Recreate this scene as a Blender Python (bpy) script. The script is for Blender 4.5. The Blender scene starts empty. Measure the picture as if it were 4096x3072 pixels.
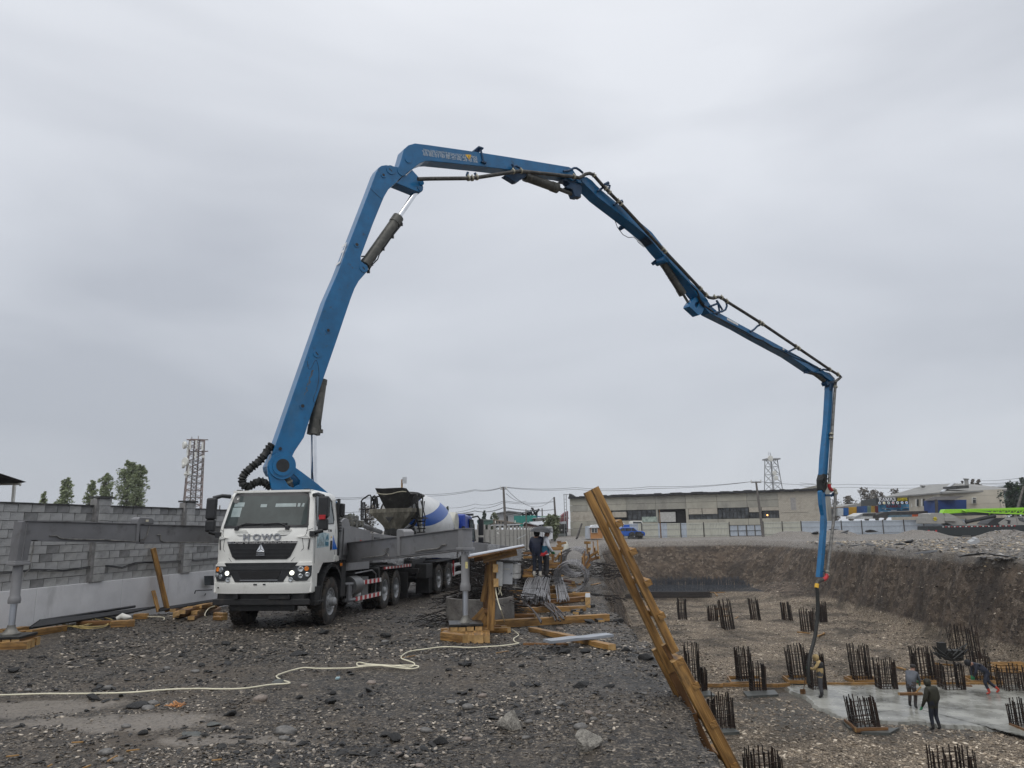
import bpy,bmesh,math,random
import numpy as np
from mathutils import Vector,Matrix,Euler
random.seed(7);np.random.seed(7)
scene=bpy.context.scene
COL=scene.collection
# ------------------------------------------------------------------ camera
FPX,PITCH,ROLL,EYE=2900.0,math.radians(11.1),math.radians(0.8),2.05
fw=Vector((0,math.cos(PITCH),math.sin(PITCH)))
r0=Vector((1,0,0));u0=Vector((0,-math.sin(PITCH),math.cos(PITCH)))
rt=r0*math.cos(ROLL)-u0*math.sin(ROLL)
up=u0*math.cos(ROLL)+r0*math.sin(ROLL)
CAM=Vector((0,0,EYE))
cd=bpy.data.cameras.new('camera');cam=bpy.data.objects.new('camera',cd);COL.objects.link(cam)
cam.matrix_world=Matrix(((rt.x,up.x,-fw.x,0),(rt.y,up.y,-fw.y,0),(rt.z,up.z,-fw.z,EYE),(0,0,0,1)))
cd.sensor_width=36.0;cd.lens=36.0*FPX/4096;cd.clip_start=0.1;cd.clip_end=3000
scene.camera=cam
scene.render.resolution_x=1024;scene.render.resolution_y=768
# ------------------------------------------------------------------ light
vs=scene.view_settings
vs.view_transform='Standard';vs.look='None';vs.exposure=0.12;vs.gamma=1.0;vs.use_curve_mapping=False
SUN_EL,SUN_AZ=math.radians(58),math.radians(200)     # azimuth from +Y, clockwise: behind the camera
world=bpy.data.worlds.new('World');scene.world=world;world.use_nodes=True
wn=world.node_tree;wn.nodes.clear();wl=wn.links.new
w_out=wn.nodes.new('ShaderNodeOutputWorld');w_bg=wn.nodes.new('ShaderNodeBackground')
sky=wn.nodes.new('ShaderNodeTexSky');sky.sky_type='NISHITA';sky.sun_disc=False
sky.sun_elevation=SUN_EL;sky.sun_rotation=SUN_AZ;sky.air_density=1.0;sky.dust_density=5.0;sky.altitude=700
w_tc=wn.nodes.new('ShaderNodeTexCoord')
w_sep=wn.nodes.new('ShaderNodeSeparateXYZ');wl(w_tc.outputs['Generated'],w_sep.inputs[0])
w_map=wn.nodes.new('ShaderNodeMapping');w_map.inputs['Scale'].default_value=(.9,.9,2.9);wl(w_tc.outputs['Generated'],w_map.inputs[0])
w_n1=wn.nodes.new('ShaderNodeTexNoise');w_map.inputs['Location'].default_value=(8.3,2.1,0);w_n1.inputs['Scale'].default_value=1.35;w_n1.inputs['Detail'].default_value=4;w_n1.inputs['Roughness'].default_value=.48;w_n1.inputs['Distortion'].default_value=.35
wl(w_map.outputs[0],w_n1.inputs['Vector'])
# overcast: brightness climbs from the horizon to the zenith, cloud patches on top
w_el=wn.nodes.new('ShaderNodeValToRGB')
e=w_el.color_ramp.elements
e[0].position=0.0;e[0].color=(.54,.57,.615,1)
e[1].position=1.0;e[1].color=(1.15,1.155,1.17,1)
for pos,c in ((.12,(.56,.59,.64)),(.32,(.61,.64,.695)),(.6,(.71,.735,.785))):
    k=e.new(pos);k.color=(*c,1)
wl(w_sep.outputs['Z'],w_el.inputs[0])
w_cr=wn.nodes.new('ShaderNodeValToRGB');e=w_cr.color_ramp.elements
e[0].position=.34;e[0].color=(.77,.78,.80,1);e[1].position=.66;e[1].color=(1.10,1.097,1.09,1)
wl(w_n1.outputs['Fac'],w_cr.inputs[0])
w_mul=wn.nodes.new('ShaderNodeMix');w_mul.data_type='RGBA';w_mul.blend_type='MULTIPLY';w_mul.inputs[0].default_value=1
wl(w_el.outputs[0],w_mul.inputs[6]);wl(w_cr.outputs[0],w_mul.inputs[7])
w_sc=wn.nodes.new('ShaderNodeMix');w_sc.data_type='RGBA';w_sc.blend_type='MULTIPLY';w_sc.inputs[0].default_value=1
wl(w_mul.outputs[2],w_sc.inputs[6]);w_sc.inputs[7].default_value=(10,10,10,1)
w_mix=wn.nodes.new('ShaderNodeMix');w_mix.data_type='RGBA';w_mix.inputs[0].default_value=.95
wl(sky.outputs[0],w_mix.inputs[6]);wl(w_sc.outputs[2],w_mix.inputs[7])
wl(w_mix.outputs[2],w_bg.inputs['Color']);w_bg.inputs['Strength'].default_value=0.1
wl(w_bg.outputs[0],w_out.inputs['Surface'])
sd=bpy.data.lights.new('sun','SUN');sd.energy=1.1;sd.angle=math.radians(50);sd.color=(1,.97,.93)
so=bpy.data.objects.new('sun',sd);COL.objects.link(so)
sdir=Vector((math.sin(SUN_AZ)*math.cos(SUN_EL),math.cos(SUN_AZ)*math.cos(SUN_EL),math.sin(SUN_EL)))
so.rotation_euler=sdir.to_track_quat('Z','Y').to_euler();so.location=(0,-20,40)

# ------------------------------------------------------------------ pixel -> ray helpers
def ray(x,y):return fw+rt*((x-2048)/FPX)-up*((y-1536)/FPX)
def atz(x,y,z=0.0):
    d=ray(x,y);return CAM+d*((z-EYE)/d.z)
def atY(x,y,Y):
    d=ray(x,y);return CAM+d*(Y/d.y)
def atP(x,y,p,n):
    d=ray(x,y);return CAM+d*((p-CAM).dot(n)/d.dot(n))
def zoomf(x0,y0,sx,sy=None):
    sy=sy or sx
    return lambda x,y:(x0+x*sx,y0+y*sy)
ZA=zoomf(950,1200,750/1637);ZB=zoomf(1350,540,700/1873);ZC=zoomf(1850,560,700/2151)
ZD=zoomf(2300,660,600/1659);ZE=zoomf(2600,1000,800/2212);ZF=zoomf(3150,1440,300/498,1000/1659)
Z1=zoomf(800,1880,600/1508);Z2=zoomf(1300,1900,660/1825);Z3=zoomf(1700,2060,800/2212);Z4=zoomf(0,1850,900/1991)
Z7=zoomf(2600,2300,800/1719);Z8=zoomf(3300,2300,796/1711);ZL=zoomf(2300,1900,640/906)
ZM=zoomf(2200,1800,1100/2212);ZR=zoomf(3200,1850,896/2212);ZK=zoomf(1900,1930,400/2212);ZX=zoomf(3660,1900,436/2212)
ZP=zoomf(2080,2080,400/2074);ZT=zoomf(690,1720,160/781)

# ------------------------------------------------------------------ mesh builder
class MB:
    def __init__(s):s.v=[];s.f=[];s.m=[]
    def add(s,vs,fs,mi=0,M=None):
        o=len(s.v)
        for p in vs:
            p=Vector(p);s.v.append(tuple(M @ p) if M is not None else tuple(p))
        for q in fs:s.f.append(tuple(i+o for i in q));s.m.append(mi)
        return s
    def box(s,c,d,mi=0,M=None):
        x,y,z=c;a,b,h=d[0]/2,d[1]/2,d[2]/2
        vs=[(x+i*a,y+j*b,z+k*h) for k in (-1,1) for j in (-1,1) for i in (-1,1)]
        return s.add(vs,[(0,2,3,1),(4,5,7,6),(0,1,5,4),(2,6,7,3),(0,4,6,2),(1,3,7,5)],mi,M)
    def hexa(s,pts,mi=0):   # 8 corners: bottom 4 (ccw from above), top 4
        return s.add(pts,[(3,2,1,0),(4,5,6,7),(0,1,5,4),(1,2,6,5),(2,3,7,6),(3,0,4,7)],mi)
    def bar(s,p0,p1,w,h,upv=(0,0,1),mi=0):
        p0,p1=Vector(p0),Vector(p1);d=(p1-p0).normalized();u=Vector(upv)
        if abs(d.dot(u)) > .98:u=Vector((0,1,0))
        a=d.cross(u).normalized();b=a.cross(d).normalized()
        vs=[p+a*(i*w/2)+b*(j*h/2) for p in (p0,p1) for j in (-1,1) for i in (-1,1)]
        return s.add(vs,[(0,1,3,2),(4,6,7,5),(0,4,5,1),(2,3,7,6),(0,2,6,4),(1,5,7,3)],mi)
    def tube(s,pts,r,n=8,mi=0,caps=True):
        pts=[Vector(p) for p in pts];k=len(pts)
        rs=list(r) if hasattr(r,'__len__') else [r]*k
        T=[]
        for i in range(k):
            t=pts[min(i+1,k-1)]-pts[max(i-1,0)]
            T.append(t.normalized() if t.length > 1e-9 else Vector((0,0,1)))
        a=T[0].orthogonal().normalized();vs=[];fs=[]
        for i in range(k):
            a=a-T[i]*a.dot(T[i])
            a=a.normalized() if a.length > 1e-6 else T[i].orthogonal().normalized()
            b=T[i].cross(a)
            for j in range(n):
                q=2*math.pi*j/n;vs.append(pts[i]+(a*math.cos(q)+b*math.sin(q))*rs[i])
        for i in range(k-1):
            for j in range(n):
                j2=(j+1) % n;fs.append((i*n+j,i*n+j2,(i+1)*n+j2,(i+1)*n+j))
        if caps:fs.append(tuple(range(n-1,-1,-1)));fs.append(tuple((k-1)*n+j for j in range(n)))
        return s.add(vs,fs,mi)
    def cyl(s,p0,p1,r,r1=None,n=14,mi=0):return s.tube([p0,p1],[r,r if r1 is None else r1],n,mi)
    def prism(s,poly,ext,mi=0):     # poly: 3-D points of one face, ext: extrusion vector
        k=len(poly);ext=Vector(ext);a=[Vector(p) for p in poly]
        nrm=Vector((0,0,0))
        for i in range(k):nrm += (a[i]-a[0]).cross(a[(i+1) % k]-a[0])
        if nrm.dot(ext) > 0:a.reverse()
        vs=a+[p+ext for p in a]
        fs=[tuple(range(k)),tuple(range(2*k-1,k-1,-1))]+[((i+1) % k,i,i+k,(i+1) % k+k) for i in range(k)]
        return s.add(vs,fs,mi)
    def lathe(s,prof,M=None,n=20,mi=0,caps=False):   # profile (r, z) about local Z
        k=len(prof);vs=[];fs=[]
        for r,z in prof:
            for j in range(n):
                q=2*math.pi*j/n;vs.append((r*math.cos(q),r*math.sin(q),z))
        for i in range(k-1):
            for j in range(n):
                j2=(j+1) % n;fs.append((i*n+j,i*n+j2,(i+1)*n+j2,(i+1)*n+j))
        if caps:fs.append(tuple(range(n-1,-1,-1)));fs.append(tuple((k-1)*n+j for j in range(n)))
        return s.add(vs,fs,mi,M)
    def quad(s,a,b,c,d,mi=0):return s.add([a,b,c,d],[(0,1,2,3)],mi)

W={}
def mesh_of(name,mb,mats,smooth=None):
    me=bpy.data.meshes.new(name);me.from_pydata(mb.v,[],mb.f)
    if not isinstance(mats,(list,tuple)):mats=[mats]
    for m in mats:
        if m:me.materials.append(m)
    if len(mats) > 1:me.polygons.foreach_set('material_index',mb.m)
    if smooth is not None:
        me.shade_smooth();me.set_sharp_from_angle(angle=math.radians(smooth))
    me.update();return me
def pieces(mb):
    """connected pieces of a builder, joined again where their boxes touch"""
    par=list(range(len(mb.v)))
    def find(i):
        while par[i] != i:par[i]=par[par[i]];i=par[i]
        return i
    for f in mb.f:
        a=find(f[0])
        for i in f[1:]:par[find(i)]=a
    comp={}
    for k,f in enumerate(mb.f):comp.setdefault(find(f[0]),[]).append(k)
    out=[]
    for fs in comp.values():
        b=MB();ids={}
        for k in fs:
            for i in mb.f[k]:
                if i not in ids:ids[i]=len(b.v);b.v.append(mb.v[i])
            b.f.append(tuple(ids[i] for i in mb.f[k]));b.m.append(mb.m[k])
        a=np.array(b.v);out.append([b,a.min(0)-.004,a.max(0)+.004])
    i=0
    while i < len(out):
        j=i+1;hit=False
        while j < len(out):
            if np.all(out[i][1] <= out[j][2]) and np.all(out[j][1] <= out[i][2]):
                b,c=out[i][0],out[j][0];o=len(b.v);b.v += c.v;b.f += [tuple(q+o for q in f) for f in c.f];b.m += c.m
                out[i][1]=np.minimum(out[i][1],out[j][1]);out[i][2]=np.maximum(out[i][2],out[j][2]);del out[j];hit=True
            else:j += 1
        if not hit:i += 1
    return [o[0] for o in out]
def obj(name,mb,mats,parent=None,world=False,smooth=None,M=None,bevel=0,bseg=2,split=True):
    """see obj1; under a parent, separate pieces become separate parts"""
    if isinstance(mb,MB) and parent is not None and split and len(mb.f) > 6:
        ps=pieces(mb)
        if 1 < len(ps) <= 60:
            return [obj1(name,p,mats,parent,world,smooth,M,bevel,bseg) for p in ps][0]
    return obj1(name,mb,mats,parent,world,smooth,M,bevel,bseg)
def fine(o):o['kind']='stuff';return o
def obj1(name,mb,mats,parent=None,world=False,smooth=None,M=None,bevel=0,bseg=2):
    """parent None: verts in world space, or local to M. With parent: verts in the parent's frame, or world if world=True, or local to the world matrix M."""
    if isinstance(mb,MB):
        if world and parent is not None and M is None:
            inv=W[parent].inverted();mb.v=[tuple(inv @ Vector(p)) for p in mb.v]
        me=mesh_of(name,mb,mats,smooth)
    else:me=mb
    o=bpy.data.objects.new(name,me);COL.objects.link(o)
    if parent is not None:o.parent=parent
    if M is not None:
        o.matrix_local=(W[parent].inverted() @ M) if parent is not None else M;W[o]=M.copy()
    else:W[o]=W[parent].copy() if parent is not None else Matrix()
    if bevel:
        b=o.modifiers.new('bevel','BEVEL');b.width=bevel;b.segments=bseg;b.limit_method='ANGLE';b.angle_limit=math.radians(35)
        b.harden_normals=False
    return o
def tag(o,label,cat,group=None,kind=None):
    o['label']=label;o['category']=cat
    if group:o['group']=group
    if kind:o['kind']=kind
    return o
def thing(name,label,cat,loc=(0,0,0),rot=(0,0,0),group=None):
    o=bpy.data.objects.new(name,None);COL.objects.link(o);o.empty_display_size=.2
    M=Matrix.Translation(Vector(loc)) @ Euler(rot).to_matrix().to_4x4()
    o.matrix_local=M;W[o]=M
    return tag(o,label,cat,group)
def struct(name,mb,mats,smooth=None):
    o=obj(name,mb,mats,smooth=smooth);o['kind']='structure';return o
def dup(o,M=None,parent=None,label=None):
    c=o.copy();COL.objects.link(c)
    if parent is not None:c.parent=parent;c.matrix_local=o.matrix_local.copy();W[c]=W[parent] @ o.matrix_local
    else:
        c.matrix_local=M;W[c]=M.copy()
        if label:c['label']=label
    for ch in [q for q in KIDS.get(o,[])]:dup(ch,None,c)
    return c
KIDS={}
def reg(o,*kids):KIDS.setdefault(o,[]).extend(kids);return o
def frame(p0,p1,upv=(0,0,1)):
    """world matrix with X along p0->p1, origin at p0"""
    p0,p1=Vector(p0),Vector(p1);x=(p1-p0).normalized();u=Vector(upv)
    if abs(x.dot(u)) > .98:u=Vector((0,1,0))
    y=u.cross(x).normalized();z=x.cross(y)
    return Matrix(((x.x,y.x,z.x,p0.x),(x.y,y.y,z.y,p0.y),(x.z,y.z,z.z,p0.z),(0,0,0,1)))
def text_mesh(body,size,depth=0.004,align='CENTER',bold=0.0,name='lettering',xs=1.0):
    cu=bpy.data.curves.new('txt','FONT');cu.body=body;cu.size=size;cu.extrude=depth;cu.align_x=align;cu.align_y='CENTER'
    cu.offset=bold;cu.resolution_u=3
    t=bpy.data.objects.new('txt',cu);COL.objects.link(t)
    dg=bpy.context.evaluated_depsgraph_get();me=bpy.data.meshes.new_from_object(t.evaluated_get(dg))
    bpy.data.objects.remove(t);bpy.data.curves.remove(cu);me.name=name
    if xs != 1.0:me.transform(Matrix.Diagonal((xs,1,1,1)))
    return me
def text_obj(body,size,m,parent,M,depth=0.004,bold=0.0,xs=1.0,name='lettering',align='CENTER'):
    me=text_mesh(body,size,depth,align,bold,name,xs);me.materials.clear();me.materials.append(m)
    return obj(name,me,m,parent,M=M)

# ------------------------------------------------------------------ materials
MAT={}
def mat(name,col,rough=.5,metal=0.0,var=.18,scale=6.0,bump=0.0,bscale=60.0,spec=.5,col2=None,stretch=None,coat=0.0,detail=6,lo=.35,hi=.68,emit=None,rvar=0.0):
    m=bpy.data.materials.new(name);m.use_nodes=True;nt=m.node_tree;nd=nt.nodes;ln=nt.links.new
    p=nd['Principled BSDF'];p.inputs['Roughness'].default_value=rough;p.inputs['Metallic'].default_value=metal
    p.inputs['Specular IOR Level'].default_value=spec;p.inputs['Coat Weight'].default_value=coat;p.inputs['Coat Roughness'].default_value=.12
    tc=nd.new('ShaderNodeTexCoord');mp=nd.new('ShaderNodeMapping');ln(tc.outputs['Object'],mp.inputs[0])
    if stretch:mp.inputs['Scale'].default_value=stretch
    nz=nd.new('ShaderNodeTexNoise');nz.inputs['Scale'].default_value=scale;nz.inputs['Detail'].default_value=detail;nz.inputs['Roughness'].default_value=.6
    ln(mp.outputs[0],nz.inputs['Vector'])
    cr=nd.new('ShaderNodeValToRGB');e=cr.color_ramp.elements
    a=[max(0,c*(1-var)) for c in col];b=list(col2) if col2 else [min(1,c*(1+var)) for c in col]
    e[0].position=lo;e[0].color=(*a,1);e[1].position=hi;e[1].color=(*b,1)
    ln(nz.outputs['Fac'],cr.inputs[0]);ln(cr.outputs[0],p.inputs['Base Color'])
    if rvar:
        mr=nd.new('ShaderNodeMapRange');mr.inputs[3].default_value=max(.02,rough-rvar);mr.inputs[4].default_value=min(1,rough+rvar)
        mr.inputs[1].default_value=.3;mr.inputs[2].default_value=.7
        ln(nz.outputs['Fac'],mr.inputs[0]);ln(mr.outputs[0],p.inputs['Roughness'])
    if bump:
        n2=nd.new('ShaderNodeTexNoise');n2.inputs['Scale'].default_value=bscale;n2.inputs['Detail'].default_value=5;ln(mp.outputs[0],n2.inputs['Vector'])
        bp=nd.new('ShaderNodeBump');bp.inputs['Strength'].default_value=bump;bp.inputs['Distance'].default_value=.02
        ln(n2.outputs['Fac'],bp.inputs['Height']);ln(bp.outputs[0],p.inputs['Normal'])
    if emit:p.inputs['Emission Color'].default_value=(*emit[0],1);p.inputs['Emission Strength'].default_value=emit[1]
    MAT[name]=m;return m
def dirt(m,col=(.10,.085,.07),amount=.5,scale=3.0,thresh=.52,rough=.8,stretch=None):
    """soils a finished material: patches and streaks of dried mud"""
    nt=m.node_tree;nd=nt.nodes;ln=nt.links.new;p=nd['Principled BSDF']
    src=p.inputs['Base Color'].links[0].from_socket
    tc=nd.new('ShaderNodeTexCoord');mp=nd.new('ShaderNodeMapping');ln(tc.outputs['Object'],mp.inputs[0])
    if stretch:mp.inputs['Scale'].default_value=stretch
    nz=nd.new('ShaderNodeTexNoise');nz.inputs['Scale'].default_value=scale;nz.inputs['Detail'].default_value=8;nz.inputs['Roughness'].default_value=.68
    ln(mp.outputs[0],nz.inputs['Vector'])
    cr=nd.new('ShaderNodeMapRange');cr.inputs[1].default_value=thresh;cr.inputs[2].default_value=thresh+.14;cr.inputs[3].default_value=0;cr.inputs[4].default_value=amount
    ln(nz.outputs['Fac'],cr.inputs[0])
    mx=nd.new('ShaderNodeMix');mx.data_type='RGBA';ln(cr.outputs[0],mx.inputs[0]);ln(src,mx.inputs[6]);mx.inputs[7].default_value=(*col,1)
    ln(mx.outputs[2],p.inputs['Base Color'])
    return m
STREAK=(1,1,.18)
M_white=dirt(mat('cab white paint',(.80,.80,.76),.28,var=.03,coat=.4),(.35,.33,.28),.35,2.2,.56)
M_black=mat('black plastic',(.016,.017,.019),.42,var=.3)
M_blackm=mat('dark chassis metal',(.013,.013,.014),.55,var=.4,scale=12);dirt(M_blackm,(.06,.05,.04),.5,4,.55)
M_rub=dirt(mat('tyre rubber',(.022,.021,.02),.75,var=.3,bump=.4,bscale=40),(.075,.058,.043),.8,5,.46)
M_rim=dirt(mat('rim grey paint',(.33,.34,.35),.45,.3,var=.15),(.10,.08,.065),.75,7,.5)
M_glass=mat('windscreen glass',(.045,.058,.057),.05,var=.35,scale=1.2,spec=.22)
M_glass2=mat('side glass',(.10,.125,.13),.05,var=.25,scale=1.2,spec=.4)
M_chrome=mat('chrome',(.75,.76,.78),.12,1.0,var=.05)
M_silver=mat('silver letters',(.35,.36,.38),.25,.7,var=.2)
M_rod=mat('piston rod chrome',(.78,.79,.81),.16,1.0,var=.06,scale=3)
M_rodw=mat('wet galvanised rod',(.52,.55,.60),.3,.8,var=.2,scale=3,stretch=(8,8,.3))
M_blue=dirt(dirt(mat('boom blue paint',(.001,.118,.285),.36,var=.16,scale=2.5,coat=.2),(.03,.035,.04),.75,5.5,.585),(.05,.12,.19),.35,1.3,.55,stretch=(1,1,.3))
M_blue_d=mat('dark blue steel',(.006,.045,.11),.45,var=.3,scale=5)
M_cylg=dirt(mat('hydraulic cylinder grey',(.085,.085,.075),.5,.2,var=.3,scale=3),(.20,.19,.165),.5,4,.5)
M_pipe=dirt(mat('concrete pipe grey',(.055,.053,.048),.55,.3,var=.35,scale=5),(.17,.16,.145),.6,6,.5)
M_pipe_l=dirt(mat('worn concrete pipe',(.13,.127,.12),.5,.3,var=.35,scale=5),(.27,.26,.24),.7,6,.46)
M_clamp=mat('pale clamp',(.36,.34,.26),.5,.3,var=.3)
M_grey=dirt(mat('outrigger grey paint',(.15,.15,.156),.42,var=.12,scale=2,coat=.2),(.055,.05,.047),.6,3.2,.54)
M_grey_l=dirt(mat('panel grey paint',(.20,.20,.205),.42,var=.1,scale=2),(.09,.085,.08),.45,3,.55)
M_red=mat('red paint',(.42,.015,.02),.4,var=.2)
M_redr=mat('red reflector',(.45,.02,.025),.3,var=.2);M_whr=dirt(mat('white reflector',(.72,.72,.70),.35,var=.06),(.2,.18,.15),.5,9,.52)
M_yel=mat('yellow sticker',(.72,.42,.03),.5,var=.12)
M_or=mat('orange lamp',(.75,.22,.02),.25,var=.1)
M_lens=mat('lamp lens',(.55,.57,.58),.08,.85,var=.5,scale=14)
M_lamp=mat('lit running lamp',(.9,.9,.85),.2,emit=((1,.98,.80),1.6))
M_wsprint=mat('door print',(.30,.52,.60),.4,var=.4,scale=9,col2=(.62,.74,.76))
M_bluep=mat('blue stripe',(.01,.13,.55),.35,var=.05)
M_hose=mat('black rubber hose',(.014,.015,.014),.6,var=.4,bump=.5,bscale=30)
M_wood=dirt(mat('wet pine',(.27,.135,.038),.5,var=.5,scale=3.2,stretch=(.45,6,6),bump=.35,bscale=9,col2=(.44,.245,.075),rvar=.15),(.055,.038,.022),.75,3.2,.53,stretch=(.5,2,2))
M_woodd=mat('dark wet plank',(.16,.08,.03),.5,var=.5,scale=3.2,stretch=(.45,6,6),bump=.25,bscale=9)
M_woodg=mat('grey weathered plank',(.25,.27,.30),.35,var=.3,scale=3,stretch=(.45,6,6),bump=.2,bscale=9)
M_woodp=mat('pale sawn end',(.40,.25,.10),.6,var=.25,scale=8)
M_rebar=mat('rusty rebar',(.035,.027,.024),.5,.5,var=.5,scale=4,col2=(.075,.045,.032))
M_rebark=mat('dark rebar',(.017,.016,.016),.5,.5,var=.4,scale=4,col2=(.035,.026,.022))
M_rebarg=mat('wet grey rebar',(.24,.235,.24),.38,.5,var=.35,scale=3)
M_conc=mat('foundation concrete',(.70,.70,.71),.65,var=.08,scale=1.5,bump=.15,bscale=30);dirt(M_conc,(.40,.40,.40),.5,1.5,.56,stretch=(1,1,.35))
M_block=dirt(mat('concrete block',(.39,.39,.385),.85,var=.22,scale=5,bump=.6,bscale=45),(.20,.20,.195),.5,2.3,.53)
M_mortar=mat('mortar joints',(.22,.215,.21),.9,var=.25,scale=9,bump=.5,bscale=50)
M_concd=dirt(mat('dark wet concrete',(.11,.10,.09),.6,var=.4,scale=4,bump=.8,bscale=20),(.2,.19,.17),.6,2.5,.5)
M_cable=mat('cream cable',(.66,.62,.47),.4,var=.1)
M_ycable=mat('yellow cable',(.42,.32,.12),.5,var=.2)
M_bcable=mat('black cable',(.012,.012,.013),.4,var=.2)
M_skin=mat('skin',(.28,.15,.10),.5,var=.1)
def wood_of(i):return (M_wood,M_wood,M_woodd)[i % 3]
# ------------------------------------------------------------------ terrain
def _h(ix,iy,s):
    q=np.sin(ix*127.1+iy*311.7+s*74.7)*43758.5453
    return q-np.floor(q)
def vnoise(x,y,s=0):
    x=np.asarray(x,float);y=np.asarray(y,float)
    ix=np.floor(x);iy=np.floor(y);fx=x-ix;fy=y-iy
    fx=fx*fx*(3-2*fx);fy=fy*fy*(3-2*fy)
    a=_h(ix,iy,s);b=_h(ix+1,iy,s);c=_h(ix,iy+1,s);d=_h(ix+1,iy+1,s)
    return (a*(1-fx)+b*fx)*(1-fy)+(c*(1-fx)+d*fx)*fy-.5
def fbm(x,y,s=0,o=4):
    r=0;a=1
    for i in range(o):r=r+a*vnoise(x*2**i,y*2**i,s+i);a *= .5
    return r
def sstep(a,b,x):
    t=np.clip((x-a)/(b-a),0,1);return t*t*(3-2*t)
PIT=np.array([(0.7,1.0),(1.77,6.86),(2.31,12.7),(2.6,21),(3.6,30),(5.35,48),(8.5,75),(11,90.5),(15.2,92.0),(28.0,93.0),
                (31.2,84),(30.8,75),(29.8,61),(28.8,48.6),(28.7,41),(30,25),(31,8),(31,-14),(0.4,-14)])
FLOOR=-5.35
def pit_d(x,y):
    """signed distance to the pit outline, positive inside"""
    x=np.asarray(x,float);y=np.asarray(y,float);d=np.full(x.shape,1e9);ins=np.zeros(x.shape,bool);n=len(PIT)
    for i in range(n):
        ax,ay=PIT[i];bx,by=PIT[(i+1) % n];ex,ey=bx-ax,by-ay
        t=np.clip(((x-ax)*ex+(y-ay)*ey)/(ex*ex+ey*ey),0,1)
        d=np.minimum(d,np.hypot(x-ax-t*ex,y-ay-t*ey))
        c=((ay > y) != (by > y));xi=ax+(y-ay)/np.where(by == ay,1e-9,by-ay)*ex
        ins ^= c & (x < xi)
    return np.where(ins,d,-d)
MOUNDS=[(33,52,5,7,.25),(36,62,6,8,.25),(44,68,7,6,.45),(58,74,8,6,1.0),(70,72,8,7,1.9),(47,86,4,3,.9),(40,92,4,3,.9),(35,94,3,2.5,.8),(53,80,4,3,.7),(44,52,8,8,.2),(64,66,6,6,1.0),
          (27.5,76,3.0,7,1.4)]
def hz(x,y):
    x=np.asarray(x,float);y=np.asarray(y,float)
    z=-.15*sstep(12.5,17.5,y)-.27*sstep(18,25,y)+.42*sstep(34,60,y)+.22*sstep(85,102,y)
    near=1-sstep(30,60,y)
    z=z+.10*fbm(x*.45,y*.45,3)*near*sstep(1,5,y)+.035*fbm(x*2.1,y*2.1,9)*near+.12*fbm(x*.2,y*.2,5)*(1-near)*(1-sstep(95,120,y))
    for mx,my,rx,ry,h in MOUNDS[:11]:
        q=((x-mx)/rx)**2+((y-my)/ry)**2
        z=z+h*np.exp(-q*1.6)*(1+.5*fbm(x*.6,y*.6,17))
    d=pit_d(x,y)+.45*fbm(x*.8,y*.8,21)*sstep(3,30,y)+.12*fbm(x*2.6,y*2.6,33)
    wide=1.5+.6*sstep(24,40,y)+3.2*sstep(70,92,y)
    t=np.clip(d/wide,0,1);prof=np.clip(t*.86+.14*sstep(0,1,t)+.06*np.sin(t*9+x*.7)*t*(1-t),0,1)
    fl=FLOOR+.22*fbm(x*.22,y*.22,41)*sstep(35,42,y)+.10*fbm(x*.9,y*.9,45)*sstep(33,40,y)+.05*fbm(x*1.3,y*1.3,47)
    q=((x-27.5)/4.0)**2+((y-75)/9.0)**2;fl=fl+1.5*np.exp(-q*1.5)
    z=np.where(d > 0,z*(1-prof)+fl*prof+.22*fbm(x*1.1,y*1.1,51)*4*prof*(1-prof)+.1*fbm(x*3,y*3,52)*4*prof*(1-prof),z)
    # a broken lip of undercut tarmac along the rim
    z=z-.12*np.exp(-(d/.35)**2)*(vnoise(x*1.7,y*1.7,61)+.4)
    return z
def axis(segs):
    out=[]
    for a,b,st in segs:out += list(np.arange(a,b-1e-6,st))
    out.append(segs[-1][1]);return np.array(out)
xs=axis([(-350,-100,50),(-100,-14,6),(-14,.4,.22),(.4,4.6,.075),(4.6,33,.3),(33,75,.8),(75,150,5),(150,350,50)])
ys=axis([(-130,-40,30),(-40,2,3),(2,24,.12),(24,97,.3),(97,115,1),(115,200,8),(200,440,60)])
GX,GY=np.meshgrid(xs,ys);GZ=hz(GX,GY);nx,ny=len(xs),len(ys)
import bisect
_xl,_yl=xs.tolist(),ys.tolist()
def gz(x,y):
    i=min(max(bisect.bisect_right(_xl,x)-1,0),nx-2);j=min(max(bisect.bisect_right(_yl,y)-1,0),ny-2)
    u=(x-_xl[i])/(_xl[i+1]-_xl[i]);v=(y-_yl[j])/(_yl[j+1]-_yl[j])
    return float((GZ[j,i]*(1-u)+GZ[j,i+1]*u)*(1-v)+(GZ[j+1,i]*(1-u)+GZ[j+1,i+1]*u)*v)
me=bpy.data.meshes.new('ground')
me.vertices.add(nx*ny);me.vertices.foreach_set('co',np.stack([GX,GY,GZ],-1).astype(np.float32).ravel())
idx=np.arange(nx*ny).reshape(ny,nx);q=np.stack([idx[:-1,:-1],idx[:-1,1:],idx[1:,1:],idx[1:,:-1]],-1).reshape(-1,4)
me.loops.add(q.size);me.loops.foreach_set('vertex_index',q.ravel());me.polygons.add(len(q));me.polygons.foreach_set('loop_start',np.arange(len(q))*4)
me.update(calc_edges=True);me.shade_smooth()
ground=bpy.data.objects.new('ground',me);COL.objects.link(ground);ground['kind']='structure'

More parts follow.
